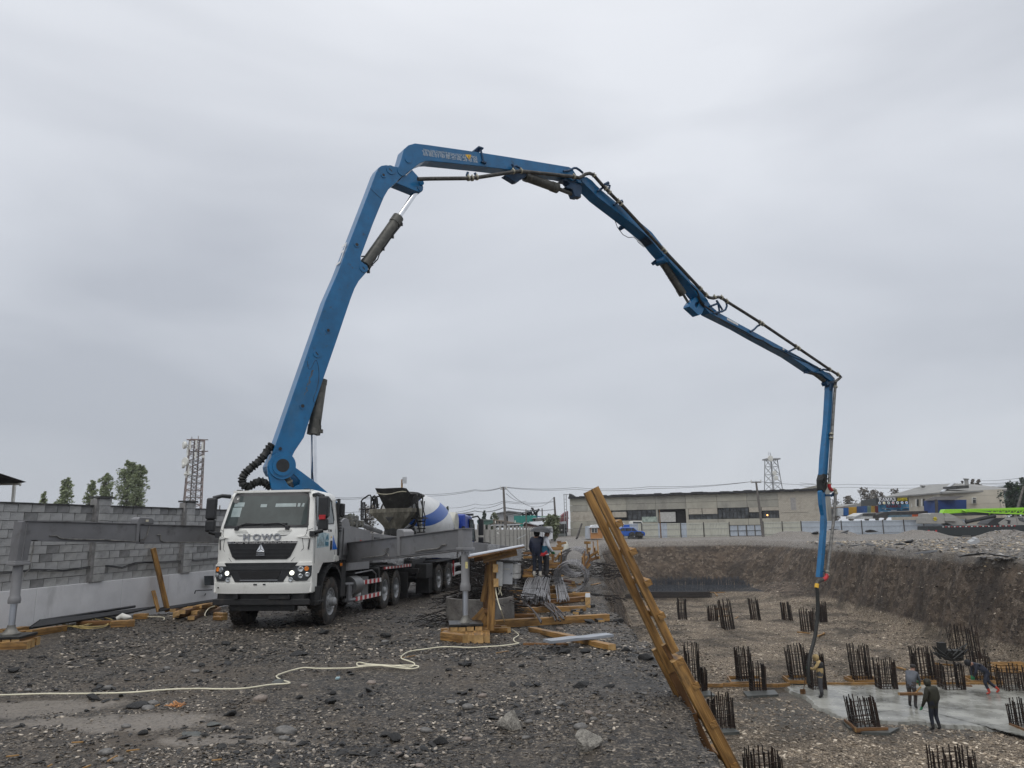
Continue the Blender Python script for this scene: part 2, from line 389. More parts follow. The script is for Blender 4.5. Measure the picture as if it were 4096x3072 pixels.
def ground_material():
    m=bpy.data.materials.new('site gravel');m.use_nodes=True;nt=m.node_tree;nd=nt.nodes;ln=nt.links.new;p=nd['Principled BSDF']
    geo=nd.new('ShaderNodeNewGeometry');sep=nd.new('ShaderNodeSeparateXYZ');ln(geo.outputs['Position'],sep.inputs[0])
    def ramp(src,stops):
        r=nd.new('ShaderNodeValToRGB');e=r.color_ramp.elements
        e[0].position,e[1].position=stops[0][0],stops[-1][0];e[0].color=(*stops[0][1],1);e[1].color=(*stops[-1][1],1)
        for pos,c in stops[1:-1]:k=e.new(pos);k.color=(*c,1)
        ln(src,r.inputs[0]);return r.outputs[0]
    def noise(sc,det=5,w=None):
        n=nd.new('ShaderNodeTexNoise');n.inputs['Scale'].default_value=sc;n.inputs['Detail'].default_value=det;n.inputs['Roughness'].default_value=.62
        ln(geo.outputs['Position'],n.inputs['Vector']);return n
    def vor(sc,feat='F1'):
        v=nd.new('ShaderNodeTexVoronoi');v.feature=feat;v.inputs['Scale'].default_value=sc;v.inputs['Randomness'].default_value=1
        ln(geo.outputs['Position'],v.inputs['Vector']);return v
    def mixc(f,a,b,mode='MIX'):
        x=nd.new('ShaderNodeMix');x.data_type='RGBA';x.blend_type=mode
        for s,k in ((f,0),(a,6),(b,7)):
            if isinstance(s,(int,float)):x.inputs[k].default_value=s
            elif isinstance(s,tuple):x.inputs[k].default_value=(*s,1)
            else:ln(s,x.inputs[k])
        return x.outputs[2]
    def mrange(src,a,b,lo=0.0,hi=1.0):
        r=nd.new('ShaderNodeMapRange');r.inputs[1].default_value=a;r.inputs[2].default_value=b;r.inputs[3].default_value=lo;r.inputs[4].default_value=hi
        ln(src,r.inputs[0]);return r.outputs[0]
    def math_(op,a,b=0.0,c=None):
        x=nd.new('ShaderNodeMath');x.operation=op
        for i,s in enumerate((a,b)):
            if isinstance(s,(int,float)):x.inputs[i].default_value=s
            else:ln(s,x.inputs[i])
        return x.outputs[0]
    v1=vor(42);v2=vor(17);n1=noise(.55,6);n2=noise(5,7)
    s1=nd.new('ShaderNodeSeparateColor');ln(v1.outputs['Color'],s1.inputs[0])
    s2=nd.new('ShaderNodeSeparateColor');ln(v2.outputs['Color'],s2.inputs[0])
    pick=math_('ADD',math_('MULTIPLY',s1.outputs[0],.65),math_('MULTIPLY',s2.outputs[1],.35))
    top=ramp(pick,[(.12,(.008,.0075,.007)),(.42,(.027,.0225,.018)),(.66,(.070,.058,.045)),(.86,(.24,.205,.16))])
    top=mixc(mrange(n1.outputs['Fac'],.44,.64),top,mixc(.5,top,(.022,.022,.022)))
    top=mixc(mrange(n2.outputs['Fac'],.52,.7,0,.5),top,(.10,.083,.062));top=mixc(mrange(noise(.33,5).outputs['Fac'],.48,.62,0,.7),top,(.088,.068,.047))
    flo=ramp(pick,[(.12,(.04,.030,.021)),(.42,(.13,.102,.071)),(.66,(.25,.20,.145)),(.88,(.58,.49,.38))])
    nf=noise(.42,8);flo=mixc(mrange(nf.outputs['Fac'],.38,.56,.85,0),flo,(.050,.040,.029))
    v3=vor(3.2);s3_=nd.new('ShaderNodeSeparateColor');ln(v3.outputs['Color'],s3_.inputs[0]);wpick=math_('ADD',math_('MULTIPLY',pick,.6),math_('MULTIPLY',s3_.outputs[0],.4))
    wal=ramp(wpick,[(.15,(.014,.010,.008)),(.45,(.060,.044,.031)),(.68,(.118,.088,.064)),(.84,(.28,.235,.185))])
    nw=noise(.8,7);wal=mixc(mrange(nw.outputs['Fac'],.46,.62,0,.6),wal,(.125,.092,.066));nw2=noise(.28,8);wal=mixc(mrange(nw2.outputs['Fac'],.45,.62,0,.65),wal,(.030,.024,.020))
    far=ramp(pick,[(.12,(.07,.062,.055)),(.5,(.16,.145,.13)),(.75,(.26,.235,.20)),(.94,(.46,.43,.38))])
    z=sep.outputs[2];Y=sep.outputs[1];X=sep.outputs[0]
    zz=math_('ADD',z,math_('MULTIPLY',math_('SUBTRACT',n2.outputs['Fac'],.5),.5))
    up_=mixc(mrange(math_('ADD',Y,math_('MULTIPLY',n1.outputs['Fac'],20)),50,75),top,far)
    base=mixc(mrange(zz,-.75,-.5),wal,up_)
    base=mixc(mrange(zz,-4.75,-4.55),flo,base)
    # silt patch on the left foreground
    def ellipse(cx,cy,rx,ry):
        dx=math_('MULTIPLY',math_('SUBTRACT',X,cx),1/rx);dy=math_('MULTIPLY',math_('SUBTRACT',Y,cy),1/ry)
        return math_('ADD',math_('ADD',math_('MULTIPLY',dx,dx),math_('MULTIPLY',dy,dy)),math_('MULTIPLY',math_('SUBTRACT',noise(1.6,8).outputs['Fac'],.5),3.4))
    silt=math_('MAXIMUM',math_('MAXIMUM',mrange(ellipse(-6.1,9.2,1.7,.55),1.0,.5),mrange(ellipse(-4.3,8.4,1.4,.42),1.0,.5)),mrange(ellipse(-2.9,7.75,.9,.22),1.0,.5))
    silt2=math_('MULTIPLY',silt,mrange(s1.outputs[2],.1,.32,.35,1))
    base=mixc(silt2,base,mixc(n2.outputs['Fac'],(.125,.105,.085),(.20,.175,.145)))
    # cement-grey spill round the pour in the pit
    spill=mrange(ellipse(14.5,30.5,6.0,3.4),1.35,.7)
    spill=math_('MULTIPLY',spill,mrange(zz,-4.6,-4.8))
    base=mixc(math_('MULTIPLY',spill,.8),base,mixc(n2.outputs['Fac'],(.05,.047,.042),(.13,.125,.115)))
    gap=mrange(v1.outputs['Distance'],.38,.62,1.0,.45)
    gap2=math_('MAXIMUM',gap,silt)
    base=mixc(1.0,base,gap2,'MULTIPLY') if False else base
    ln(base,p.inputs['Base Color'])
    rr=mrange(n2.outputs['Fac'],.3,.7,.40,.68);rr=math_('ADD',rr,math_('MULTIPLY',mrange(zz,-.5,-.8),.28));rr=math_('SUBTRACT',rr,math_('MULTIPLY',silt,.18));ln(rr,p.inputs['Roughness'])
    p.inputs['Specular IOR Level'].default_value=.4
    hgt=math_('ADD',math_('ADD',math_('MULTIPLY',v1.outputs['Distance'],-.6),math_('MULTIPLY',v2.outputs['Distance'],-.8)),math_('MULTIPLY',n2.outputs['Fac'],.5))
    bq=nd.new('ShaderNodeBump');bq.inputs['Distance'].default_value=.5;ln(math_('MULTIPLY',noise(1.3,8).outputs['Fac'],mrange(zz,-.4,-.9)),bq.inputs['Height']);bq.inputs['Strength'].default_value=.8
    bp=nd.new('ShaderNodeBump');bp.inputs['Distance'].default_value=.03;ln(hgt,bp.inputs['Height']);ln(bq.outputs[0],bp.inputs['Normal'])
    ln(math_('SUBTRACT',1.0,math_('MULTIPLY',silt,.75)),bp.inputs['Strength']);ln(bp.outputs[0],p.inputs['Normal'])
    return m
ground.data.materials.append(ground_material())

# ------------------------------------------------------------------ loose stones (instanced)
def stone_mesh(name,seed,flat=.6,ang=0.0,sub=2):
    bm=bmesh.new();bmesh.ops.create_icosphere(bm,subdivisions=sub,radius=1.0);rnd=random.Random(seed)
    ax=(1+rnd.random()*.5,.75+rnd.random()*.3,flat*(.8+rnd.random()*.4));off=rnd.random()*50
    co=np.array([v.co.normalized()[:] for v in bm.verts]);ks=1+.20*fbm(co[:,0]*1.7+off,co[:,1]*1.7+co[:,2]*2.3,seed,3)+(.10*fbm(co[:,0]*5+off,co[:,1]*5+co[:,2]*6,seed,2) if sub > 2 else 0)
    for v,k in zip(bm.verts,ks.tolist()):
        n=v.co.normalized()
        if ang:
            for _ in range(7):
                a=Vector((math.sin(seed*3.1+_*1.7),math.cos(seed*1.3+_*2.9),math.sin(seed*2.3+_*4.1))).normalized();dd=n.dot(a)
                if dd > .1:k=min(k,(.62+.12*math.sin(_*5+seed))/dd) if ang > 0 else k
        v.co=Vector((n.x*ax[0],n.y*ax[1],n.z*ax[2]))*k
    m=bpy.data.meshes.new(name);bm.to_mesh(m);bm.free();m.shade_smooth()
    if ang:m.set_sharp_from_angle(angle=math.radians(28))
    return m
def stone_mat(name,stops,rough=.3):
    m=bpy.data.materials.new(name);m.use_nodes=True;nt=m.node_tree;nd=nt.nodes;ln=nt.links.new;p=nd['Principled BSDF']
    oi=nd.new('ShaderNodeObjectInfo');r=nd.new('ShaderNodeValToRGB');e=r.color_ramp.elements
    e[0].position,e[1].position=stops[0][0],stops[-1][0];e[0].color=(*stops[0][1],1);e[1].color=(*stops[-1][1],1)
    for pos,c in stops[1:-1]:k=e.new(pos);k.color=(*c,1)
    ln(oi.outputs['Random'],r.inputs[0])
    tc=nd.new('ShaderNodeTexCoord');n=nd.new('ShaderNodeTexNoise');n.inputs['Scale'].default_value=2.6;n.inputs['Detail'].default_value=6;ln(tc.outputs['Object'],n.inputs['Vector'])
    mr=nd.new('ShaderNodeMapRange');mr.inputs[1].default_value=.3;mr.inputs[2].default_value=.7;mr.inputs[3].default_value=.62;mr.inputs[4].default_value=1.3;ln(n.outputs['Fac'],mr.inputs[0])
    mx=nd.new('ShaderNodeMix');mx.data_type='RGBA';mx.blend_type='MULTIPLY';mx.inputs[0].default_value=1;ln(r.outputs[0],mx.inputs[6]);ln(mr.outputs[0],mx.inputs[7])
    ge=nd.new('ShaderNodeNewGeometry');n3=nd.new('ShaderNodeTexNoise');n3.inputs['Scale'].default_value=.42;n3.inputs['Detail'].default_value=8;n3.inputs['Roughness'].default_value=.62;ln(ge.outputs['Position'],n3.inputs['Vector'])
    m3=nd.new('ShaderNodeMapRange');m3.inputs[1].default_value=.38;m3.inputs[2].default_value=.62;m3.inputs[3].default_value=.5;m3.inputs[4].default_value=1.3;ln(n3.outputs['Fac'],m3.inputs[0])
    m4=nd.new('ShaderNodeMix');m4.data_type='RGBA';m4.blend_type='MULTIPLY';m4.inputs[0].default_value=1;ln(mx.outputs[2],m4.inputs[6]);ln(m3.outputs[0],m4.inputs[7])
    ln(m4.outputs[2],p.inputs['Base Color']);p.inputs['Roughness'].default_value=rough
    return m
M_peb=stone_mat('wet pebbles',[(0,(.008,.0075,.007)),(.35,(.025,.0215,.0175)),(.6,(.060,.050,.039)),(.78,(.125,.104,.080)),(.9,(.24,.205,.165)),(1,(.55,.48,.39))])
M_pebf=stone_mat('pit pebbles',[(0,(.04,.030,.021)),(.4,(.15,.117,.082)),(.75,(.29,.232,.167)),(1,(.62,.54,.43))],.55)
M_rub2=stone_mat('rubble stones',[(0,(.05,.046,.042)),(.4,(.16,.145,.125)),(.7,(.27,.235,.18)),(.88,(.40,.30,.17)),(1,(.62,.60,.57))])
def stone_field(name,pts,sizes,m,label,cat,protos,seed):
    rnd=np.random.RandomState(seed);n=len(pts)
    me=bpy.data.meshes.new(name);me.vertices.add(n);me.vertices.foreach_set('co',pts.astype(np.float32).ravel())
    rot=np.stack([rnd.normal(0,.22,n),rnd.normal(0,.22,n),rnd.uniform(0,6.283,n)],-1)
    a=me.attributes.new('rot','FLOAT_VECTOR','POINT');a.data.foreach_set('vector',rot.astype(np.float32).ravel())
    sc=sizes[:,None]*np.stack([rnd.uniform(.8,1.4,n),rnd.uniform(.7,1.1,n),rnd.uniform(.55,1.0,n)],-1)
    a=me.attributes.new('scl','FLOAT_VECTOR','POINT');a.data.foreach_set('vector',sc.astype(np.float32).ravel())
    a=me.attributes.new('pick','INT','POINT');a.data.foreach_set('value',rnd.randint(0,len(protos),n).astype(np.int32))
    me.update();o=bpy.data.objects.new(name,me);COL.objects.link(o);tag(o,label,cat,kind='stuff')
    pc=bpy.data.collections.new(name+'_shapes')
    for i,pm in enumerate(protos):
        pm=pm.copy();pm.materials.clear();pm.materials.append(m);pc.objects.link(bpy.data.objects.new(f'{name}_shape_{i}',pm))
    ng=bpy.data.node_groups.new(name+'_nodes','GeometryNodeTree')
    ng.interface.new_socket('Geometry',in_out='INPUT',socket_type='NodeSocketGeometry');ng.interface.new_socket('Geometry',in_out='OUTPUT',socket_type='NodeSocketGeometry')
    N=ng.nodes;L=ng.links.new
    gi=N.new('NodeGroupInput');go=N.new('NodeGroupOutput');ip=N.new('GeometryNodeInstanceOnPoints');ci=N.new('GeometryNodeCollectionInfo')
    ci.inputs['Collection'].default_value=pc;ci.inputs['Separate Children'].default_value=True;ci.inputs['Reset Children'].default_value=True
    def na(nm,ty):
        k=N.new('GeometryNodeInputNamedAttribute');k.data_type=ty;k.inputs['Name'].default_value=nm;return k.outputs[0]
    ip.inputs['Pick Instance'].default_value=True
    L(gi.outputs[0],ip.inputs['Points']);L(ci.outputs[0],ip.inputs['Instance']);L(na('pick','INT'),ip.inputs['Instance Index'])
    L(na('rot','FLOAT_VECTOR'),ip.inputs['Rotation']);L(na('scl','FLOAT_VECTOR'),ip.inputs['Scale']);L(ip.outputs[0],go.inputs[0])
    o.modifiers.new('stones','NODES').node_group=ng
    return o
ROUND=[stone_mesh('pebble',i,.5,0,1 if i > 1 else 2) for i in range(6)]
ANGUL=[stone_mesh('chip',20+i,.6,1,2) for i in range(5)]
def scatter(n,x0,x1,y0,y1,dens_pow,smin,smax,spow,keep,seed):
    r=np.random.RandomState(seed)
    y=(r.uniform(0,1,n)*(y1**(1-dens_pow)-y0**(1-dens_pow))+y0**(1-dens_pow))**(1/(1-dens_pow))
    x=r.uniform(x0,x1,n)*y if abs(x0) < 3 else r.uniform(x0,x1,n)
    s=smin+(smax-smin)*r.uniform(0,1,n)**spow
    k=keep(x,y,r);x,y,s=x[k],y[k],s[k]
    return np.stack([x,y,hz(x,y)+s*.1],-1),s
def silt_free(x,y,r):
    q=np.minimum(np.minimum(((x+6.1)/1.7)**2+((y-9.2)/.55)**2,((x+4.3)/1.4)**2+((y-8.4)/.42)**2),((x+2.9)/.9)**2+((y-7.75)/.22)**2)+1.6*fbm(x*1.6,y*1.6,71)
    return ((q > 1.1) | (r.uniform(0,1,len(x)) < .07)) & (r.uniform(-.25,.45,len(x)) < fbm(x*.7,y*.7,75)+.15)
p1,s1=scatter(150000,-.86,.5,4.2,15,2.2,.006,.024,2.8,lambda x,y,r:(pit_d(x,y) < .9) & silt_free(x,y,r),1)
stone_field('gravel',p1,s1,M_peb,'wet dark grey gravel covering the yard','gravel',ROUND+ANGUL[:3],1)
p2_,s2_=scatter(30000,-.6,.3,12,40,1.4,.014,.04,2.8,lambda x,y,r:(pit_d(x,y) < .9) & (x >-.62*y-1.0),2)
stone_field('coarse_gravel',p2_,s2_,M_peb,'coarse grey gravel around and behind the pump truck','gravel',ROUND[2:]+ANGUL[:2],2)
rA_=np.random.RandomState(8);na_=9000;ya_=rA_.uniform(5,26,na_);xa_=rA_.uniform(-.75,.24,na_)*ya_;ka_=(pit_d(xa_,ya_) < .5) & (fbm(xa_*.9,ya_*.9,91) > .22);xa_,ya_=xa_[ka_],ya_[ka_];sa_=.012+.045*rA_.uniform(0,1,len(xa_))**3
stone_field('asphalt_crumbs',np.stack([xa_,ya_,hz(xa_,ya_)+sa_*.2],-1),sa_,stone_mat('asphalt crumbs',[(0,(.006,.006,.006)),(1,(.016,.015,.014))],.5),'black asphalt crumbs strewn in patches over the yard','asphalt crumbs',ANGUL,8)
def in_slab(x,y):
    ins=np.zeros(x.shape,bool);n=len(SLAB)
    for i in range(n):
        (ax,ay),(bx,by)=SLAB[i],SLAB[(i+1) % n];ins ^= ((ay > y) != (by > y)) & (x < ax+(y-ay)/(by-ay+1e-9)*(bx-ax))
    return ins
SLAB=[(9.9,35.6),(13.5,35.5),(30,35.6),(30,25),(18.2,26.6),(16.6,28.3),(14.2,29.3),(12.3,29.8),(11.9,32)]
p3,s3=scatter(70000,.16,.78,17,84,1.25,.018,.075,3.2,lambda x,y,r:(pit_d(x,y) > .2) & (hz(x,y) < 0) & ~in_slab(x,y),3)
stone_field('pit_gravel',p3,s3,M_pebf,'tan river gravel covering the pit floor and banks','gravel',ROUND[2:]+ANGUL[:2],3)
p5_,s5_=scatter(20000,.08,.74,38,95,1.01,.03,.10,3.0,lambda x,y,r:(pit_d(x,y) > .2) & (pit_d(x,y) < 6),5)
stone_field('bank_stones',p5_,s5_,stone_mat('bank stones mix',[(0,(.02,.015,.011)),(.45,(.06,.044,.032)),(.8,(.12,.09,.066)),(1,(.36,.30,.235))],.7),'stones sticking out of the brown pit banks','stones',ROUND[2:]+ANGUL[:2],5)
p4,s4=scatter(20000,27,62,40,80,1.01,.03,.16,3.4,lambda x,y,r:(pit_d(x,y) < .2) & (x < 28+(y-38)*1.2) & (x < .78*y+3) & (x > 28),4)
stone_field('rubble',p4,s4,M_rub2,'mixed stone rubble tipped along the far pit rim','rubble',ROUND[2:]+ANGUL,4)

# ------------------------------------------------------------------ fresh concrete slab
slab_px=[Z7(1190,955),Z7(1330,948),Z8(0,945),Z8(400,941),Z8(900,941),Z8(1300,942),Z8(1711,940),Z8(2100,930),Z8(2300,1200),Z8(2100,1460),Z8(1850,1420),Z8(1700,1375),Z8(1560,1335),
           Z8(1400,1310),Z8(1250,1295),Z8(1100,1290),Z8(940,1280),Z8(800,1255),Z8(640,1262),Z8(480,1250),Z8(330,1240),Z8(200,1225),Z7(1719,1225),Z7(1620,1210),Z7(1530,1165),Z7(1440,1130),Z7(1390,1080),Z7(1330,1040),Z7(1230,1000)]
def ring_refine(pts,n,amp,seed):
    out=[];k=len(pts);r=random.Random(seed)
    for i in range(k):
        a,b,c,d=(Vector(pts[(i+j) % k]) for j in (-1,0,1,2))
        for t in [j/n for j in range(n)]:
            p=.5*((2*b)+(c-a)*t+(2*a-5*b+4*c-d)*t*t+(3*b-a-3*c+d)*t**3)
            out.append(p+Vector((r.uniform(-amp,amp),r.uniform(-amp,amp),0)))
    return out
SZ=FLOOR+.12
ring=ring_refine([atz(x,y,SZ) for x,y in slab_px],8,.045,5)
cen=sum((Vector(p) for p in ring),Vector())/len(ring)
mb=MB();k=len(ring);vs=[];fs=[]
rings=[(1.03,-.16),(1.0,0),(.985,.012),(.9,.022),(.7,.022),(.4,.022)]
for f_,dz in rings:vs += [cen+(p-cen)*f_+Vector((0,0,dz)) for p in ring]
vs.append(cen+Vector((0,0,.022)))
for i in range(len(rings)-1):
    for j in range(k):fs.append((i*k+j,i*k+(j+1) % k,(i+1)*k+(j+1) % k,(i+1)*k+j))
i=len(rings)-1
for j in range(k):fs.append((i*k+j,i*k+(j+1) % k,len(vs)-1))
mb.add(vs,fs)
M_slab=mat('fresh wet concrete',(.21,.21,.185),.24,var=.35,scale=.9,bump=.6,bscale=3.5,col2=(.36,.36,.325),rvar=.1,detail=9)
struct('concrete_slab',mb,M_slab,smooth=40)
if 0:mb=MB();rr=ring_refine([atz(*Z8(635,1030),SZ+.06),atz(*Z8(830,1020),SZ+.06),atz(*Z8(1300,960),SZ+.06),atz(*Z8(1900,950),SZ+.06),atz(*Z8(1900,1180),SZ+.06),atz(*Z8(1300,1190),SZ+.06),atz(*Z8(860,1180),SZ+.06),atz(*Z8(700,1120),SZ+.06)],5,.03,8)


# ------------------------------------------------------------------ block wall on the left
AW=math.radians(12);wx=Vector((math.sin(AW),math.cos(AW),0));wn_=Vector((math.cos(AW),-math.sin(AW),0));wp=Vector((-11.4,17,0))
MW=Matrix(((wx.x,-wn_.x,0,wp.x),(wx.y,-wn_.y,0,wp.y),(0,0,1,0),(0,0,0,1)))
wall=thing('block_wall','long grey concrete block wall on a white concrete base behind the pump truck','wall')
wall.matrix_local=MW;W[wall]=MW
BL,BH,Z0,NR=.372,.194,.78,10
mb=MB()
for a,b in ((-9,-2.6),(-2.6,.63),(.63,3.4),(3.4,5.3),(5.3,9.5),(9.5,15)):
    mb.box(((a+b)/2,.10,.09),(b-a-.008,.30,1.38))
obj('concrete_base',mb,M_conc,wall,bevel=.012)
mb=MB();mb.box((3,.16,Z0+NR*BH/2),(24,.16,NR*BH-.01));obj('mortar',mb,M_mortar,wall)
b0=[]
for v in range(4):
    mb=MB();rnd=random.Random(v);n=4;hx,hh=BL/2-.007,BH/2-.007
    mb.box((0,.02,0),(hx*2,.12,hh*2))
    for i in range(len(mb.v)):
        x,y,z=mb.v[i];mb.v[i]=(x+rnd.uniform(-.004,.004),y+rnd.uniform(-.006,.006),z+rnd.uniform(-.003,.003))
    b0.append(mesh_of('block',mb,[(M_block),(mat('pale block',(.38,.38,.37),.85,var=.2,scale=5,bump=.6,bscale=45)),(mat('dark block',(.22,.22,.217),.8,var=.25,scale=5,bump=.6,bscale=45)),M_block][v]))
stuff=MB();rnd=random.Random(3)
for r in range(NR):
    s=-9+(r % 2)*BL/2
    while s < 14.8:
        jz=Z0+(r+.5)*BH;jy=.055+rnd.uniform(-.007,.007)
        if-1.5 < s < 8.6:
            v=2 if (r == NR-1 and rnd.random() < .55) else rnd.choice((0,0,0,1,1,2,3))
            o=bpy.data.objects.new('block',b0[v]);COL.objects.link(o);o.parent=wall;o.location=(s+rnd.uniform(-.004,.004),jy,jz);o.rotation_euler=(0,0,rnd.uniform(-.008,.008))
        else:stuff.box((s,jy+.02,jz),(BL-.014,.12,BH-.014))
        s += BL
o=obj('further_blocks',stuff,M_block,wall);o['kind']='stuff'
mb=MB()
for i in range(40):
    s=-9+i*.6;mb.box((s,.07+rnd.uniform(-.01,.01),Z0+NR*BH+.008+rnd.uniform(-.006,.008)),(.598,.17,.03))
obj('coping',mb,mat('dark wet mortar cap',(.045,.045,.044),.6,var=.5,scale=5,bump=.5),wall)
for px in (395,745):
    q=MW.inverted() @ atP(px,2200,wp,wn_);s=q.x
    pl_=MB();pl_.box((s-.1,.02,(.785+2.9)/2),(.42,.20,2.9-.785));po=obj('pilaster',pl_,M_mortar,wall)
    for i in range(11):
        mb=MB();mb.box((s-.02,-.045,Z0+(i+.5)*BH+.004),(.38 if i < 10 else .44,.10,BH-.012));obj('pilaster_block',mb,M_block if i % 2 else b0[1].materials[0],po,bevel=.006)
    mb=MB();mb.box((s-.04,.02,Z0+11*BH+.03),(.54,.32,.05));obj('cap',mb,MAT['dark wet mortar cap'],po)
wcab=[atP(*Z4(x,y),wp+wn_*.06,wn_) for x,y in ((-300,985),(0,970),(140,965),(300,945),(430,948),(560,955),(700,935),(860,910),(960,912),(1080,928),(1200,885),(1280,880),(1380,880),(1560,875),(1650,862),(1740,866),(1890,850),(2300,820))]
mb=MB();mb.tube(wcab,.014,6);mb.tube([p+Vector((0,.0,-.03-.01*math.sin(i*2.1))) for i,p in enumerate(wcab)],.011,6)
tag(obj('black_cable',mb,M_bcable,smooth=60),'pair of black power cables sagging along the grey block wall','cable')
# ------------------------------------------------------------------ concrete pump truck
pump=thing('concrete_pump_truck','white cab concrete pump truck with tall folded blue boom and grey outriggers spread','pump truck',
             (-5.72,16.78,-.15),(-.03,0,math.radians(-5.5)))
MP=W[pump]
def lerp_t(tab,z):
    if z <= tab[0][0]:return tab[0][1]
    for (a,va),(b,vb) in zip(tab,tab[1:]):
        if z <= b:return va+(vb-va)*(z-a)/(b-a)
    return tab[-1][1]
YF=[(.5,.06),(.8,.03),(1.0,-.02),(1.5,-.02),(2.05,-.05),(2.28,.0),(3.03,.30),(3.09,.38),(3.14,.55)]
HW=[(.5,1.12),(1.5,1.125),(2.1,1.125),(2.3,1.11),(3.03,1.01),(3.09,.98),(3.14,.88)]
def yf(x,z):return lerp_t(YF,z)+.20*max(0,(abs(x)-.62)/.5)**2
def hw(z):return lerp_t(HW,z)
def rows_patch(mb,rows,ncol,off,thick=.02,mi=0):
    """curved panel on the cab front: rows (z, xl, xr)"""
    vs=[];fs=[];R=len(rows);Ccol=ncol+1
    for side in (0,1):
        for z,xl,xr in rows:
            for c in range(Ccol):
                x=xl+(xr-xl)*c/ncol;vs.append((x,yf(x,z)-off+side*thick,z))
    n=R*Ccol
    for r in range(R-1):
        for c in range(ncol):
            i=r*Ccol+c;fs.append((i,i+1,i+Ccol+1,i+Ccol));fs.append((n+i,n+i+Ccol,n+i+Ccol+1,n+i+1))
    bnd=[r*Ccol for r in range(R)]+[(R-1)*Ccol+c for c in range(1,Ccol)]+[r*Ccol+ncol for r in range(R-2,-1,-1)]+[c for c in range(ncol-1,0,-1)]
    for a,b in zip(bnd,bnd[1:]+bnd[:1]):fs.append((a,b,b+n,a+n))
    return mb.add(vs,fs,mi)
def refine(rows,k=3):
    out=[]
    for a,b in zip(rows,rows[1:]):
        for i in range(k):t=i/k;out.append(tuple(a[j]+(b[j]-a[j])*t for j in range(3)))
    return out+[rows[-1]]
def side_poly(mb,poly,sgn=1,off=.004,th=.02,mi=0):
    a=[(sgn*(hw(z)+off),y,z) for y,z in poly];return mb.prism(a,(-sgn*th,0,0),mi)
# cab shell: stacked rounded outlines
mb=MB();lev=[1.45,1.52,1.75,2.0,2.1,2.2,2.28,2.45,2.7,2.95,3.03,3.07,3.11,3.14];NP=0
vs=[]
for z in lev:
    h=hw(z);back=1.92 if z < 3.05 else 1.92-(z-3.05)*1.2;ring_=[]
    xsn=[-1,-.985,-.94,-.86,-.75,-.6,-.3,0,.3,.6,.75,.86,.94,.985,1]
    for q in xsn:ring_.append((q*h,yf(q*h*1.1/h if h < 1e-6 else q*h,z),z))
    ring_ += [(h,.5,z),(h,1.2,z),(h,back-.05,z),(h-.05,back,z),(-h+.05,back,z),(-h,back-.05,z),(-h,1.2,z),(-h,.5,z)]
    NP=len(ring_);vs += ring_
fs=[(i*NP+j,i*NP+(j+1) % NP,(i+1)*NP+(j+1) % NP,(i+1)*NP+j) for i in range(len(lev)-1) for j in range(NP)]
fs += [tuple(range(NP-1,-1,-1)),tuple((len(lev)-1)*NP+j for j in range(NP))]
mb.add(vs,fs)
# lower side skirts in front of the wheel arches and roof lip
for s in (-1,1):
    mb.prism([(s*1.12,.22,1.47),(s*1.12,.22,1.20),(s*1.12,.62,1.22),(s*1.12,.80,1.40),(s*1.12,.92,1.47)],(-s*.06,0,0))
    mb.prism([(s*1.125,1.62,1.47),(s*1.125,1.93,1.47),(s*1.125,1.93,1.60),(s*1.125,1.62,1.60)],(s*.02,0,0))
mb.box((0,.36,3.095),(1.86,.1,.05))
cab=obj('cab',mb,M_white,pump,smooth=38)
# windscreen with black surround
mb=MB();rows_patch(mb,refine([(2.245,-1.0,1.0),(2.30,-1.01,1.01),(2.36,-1.0,1.0),(2.9,-.935,.935),(3.02,-.90,.90),(3.05,-.87,.87)],3),24,.012,.02)
obj('windscreen_seal',mb,M_black,cab,smooth=50)
mb=MB();rows_patch(mb,refine([(2.30,-.90,.90),(2.33,-.955,.955),(2.42,-.965,.965),(2.88,-.905,.905),(2.965,-.87,.87),(2.985,-.83,.83)],3),24,.018,.01)
obj('windscreen',mb,M_glass,cab,smooth=50)
mb=MB()     # papers and sun strip seen behind the glass
for x0,x1,z0,z1 in ((-.86,-.62,2.5,2.72),(-.84,-.58,2.74,2.84),(-.18,-.03,2.72,2.79),(.18,.85,2.72,2.80)):
    rows_patch(mb,[(z0,x0,x1),(z1,x0,x1)],6,.0195,.001)
obj('windscreen_paper',mb,mat('paper behind glass',(.25,.31,.31),.3,var=.15),cab)
mb=MB();mb.lathe([(.09,0),(.09,.012),(0,.012)],Matrix.Translation((-.80,yf(.8,2.9)-.02,2.9)) @ Euler((math.radians(68),0,0)).to_matrix().to_4x4(),20);obj('dash_disc',mb,mat('dark disc',(.02,.024,.024),.2),cab)
text_obj('C',.06,M_whr,cab,MP @ Matrix.Translation((-.775,yf(.8,2.9)-.037,2.92)) @ Euler((math.radians(68),0,0)).to_matrix().to_4x4(),.001,.004)
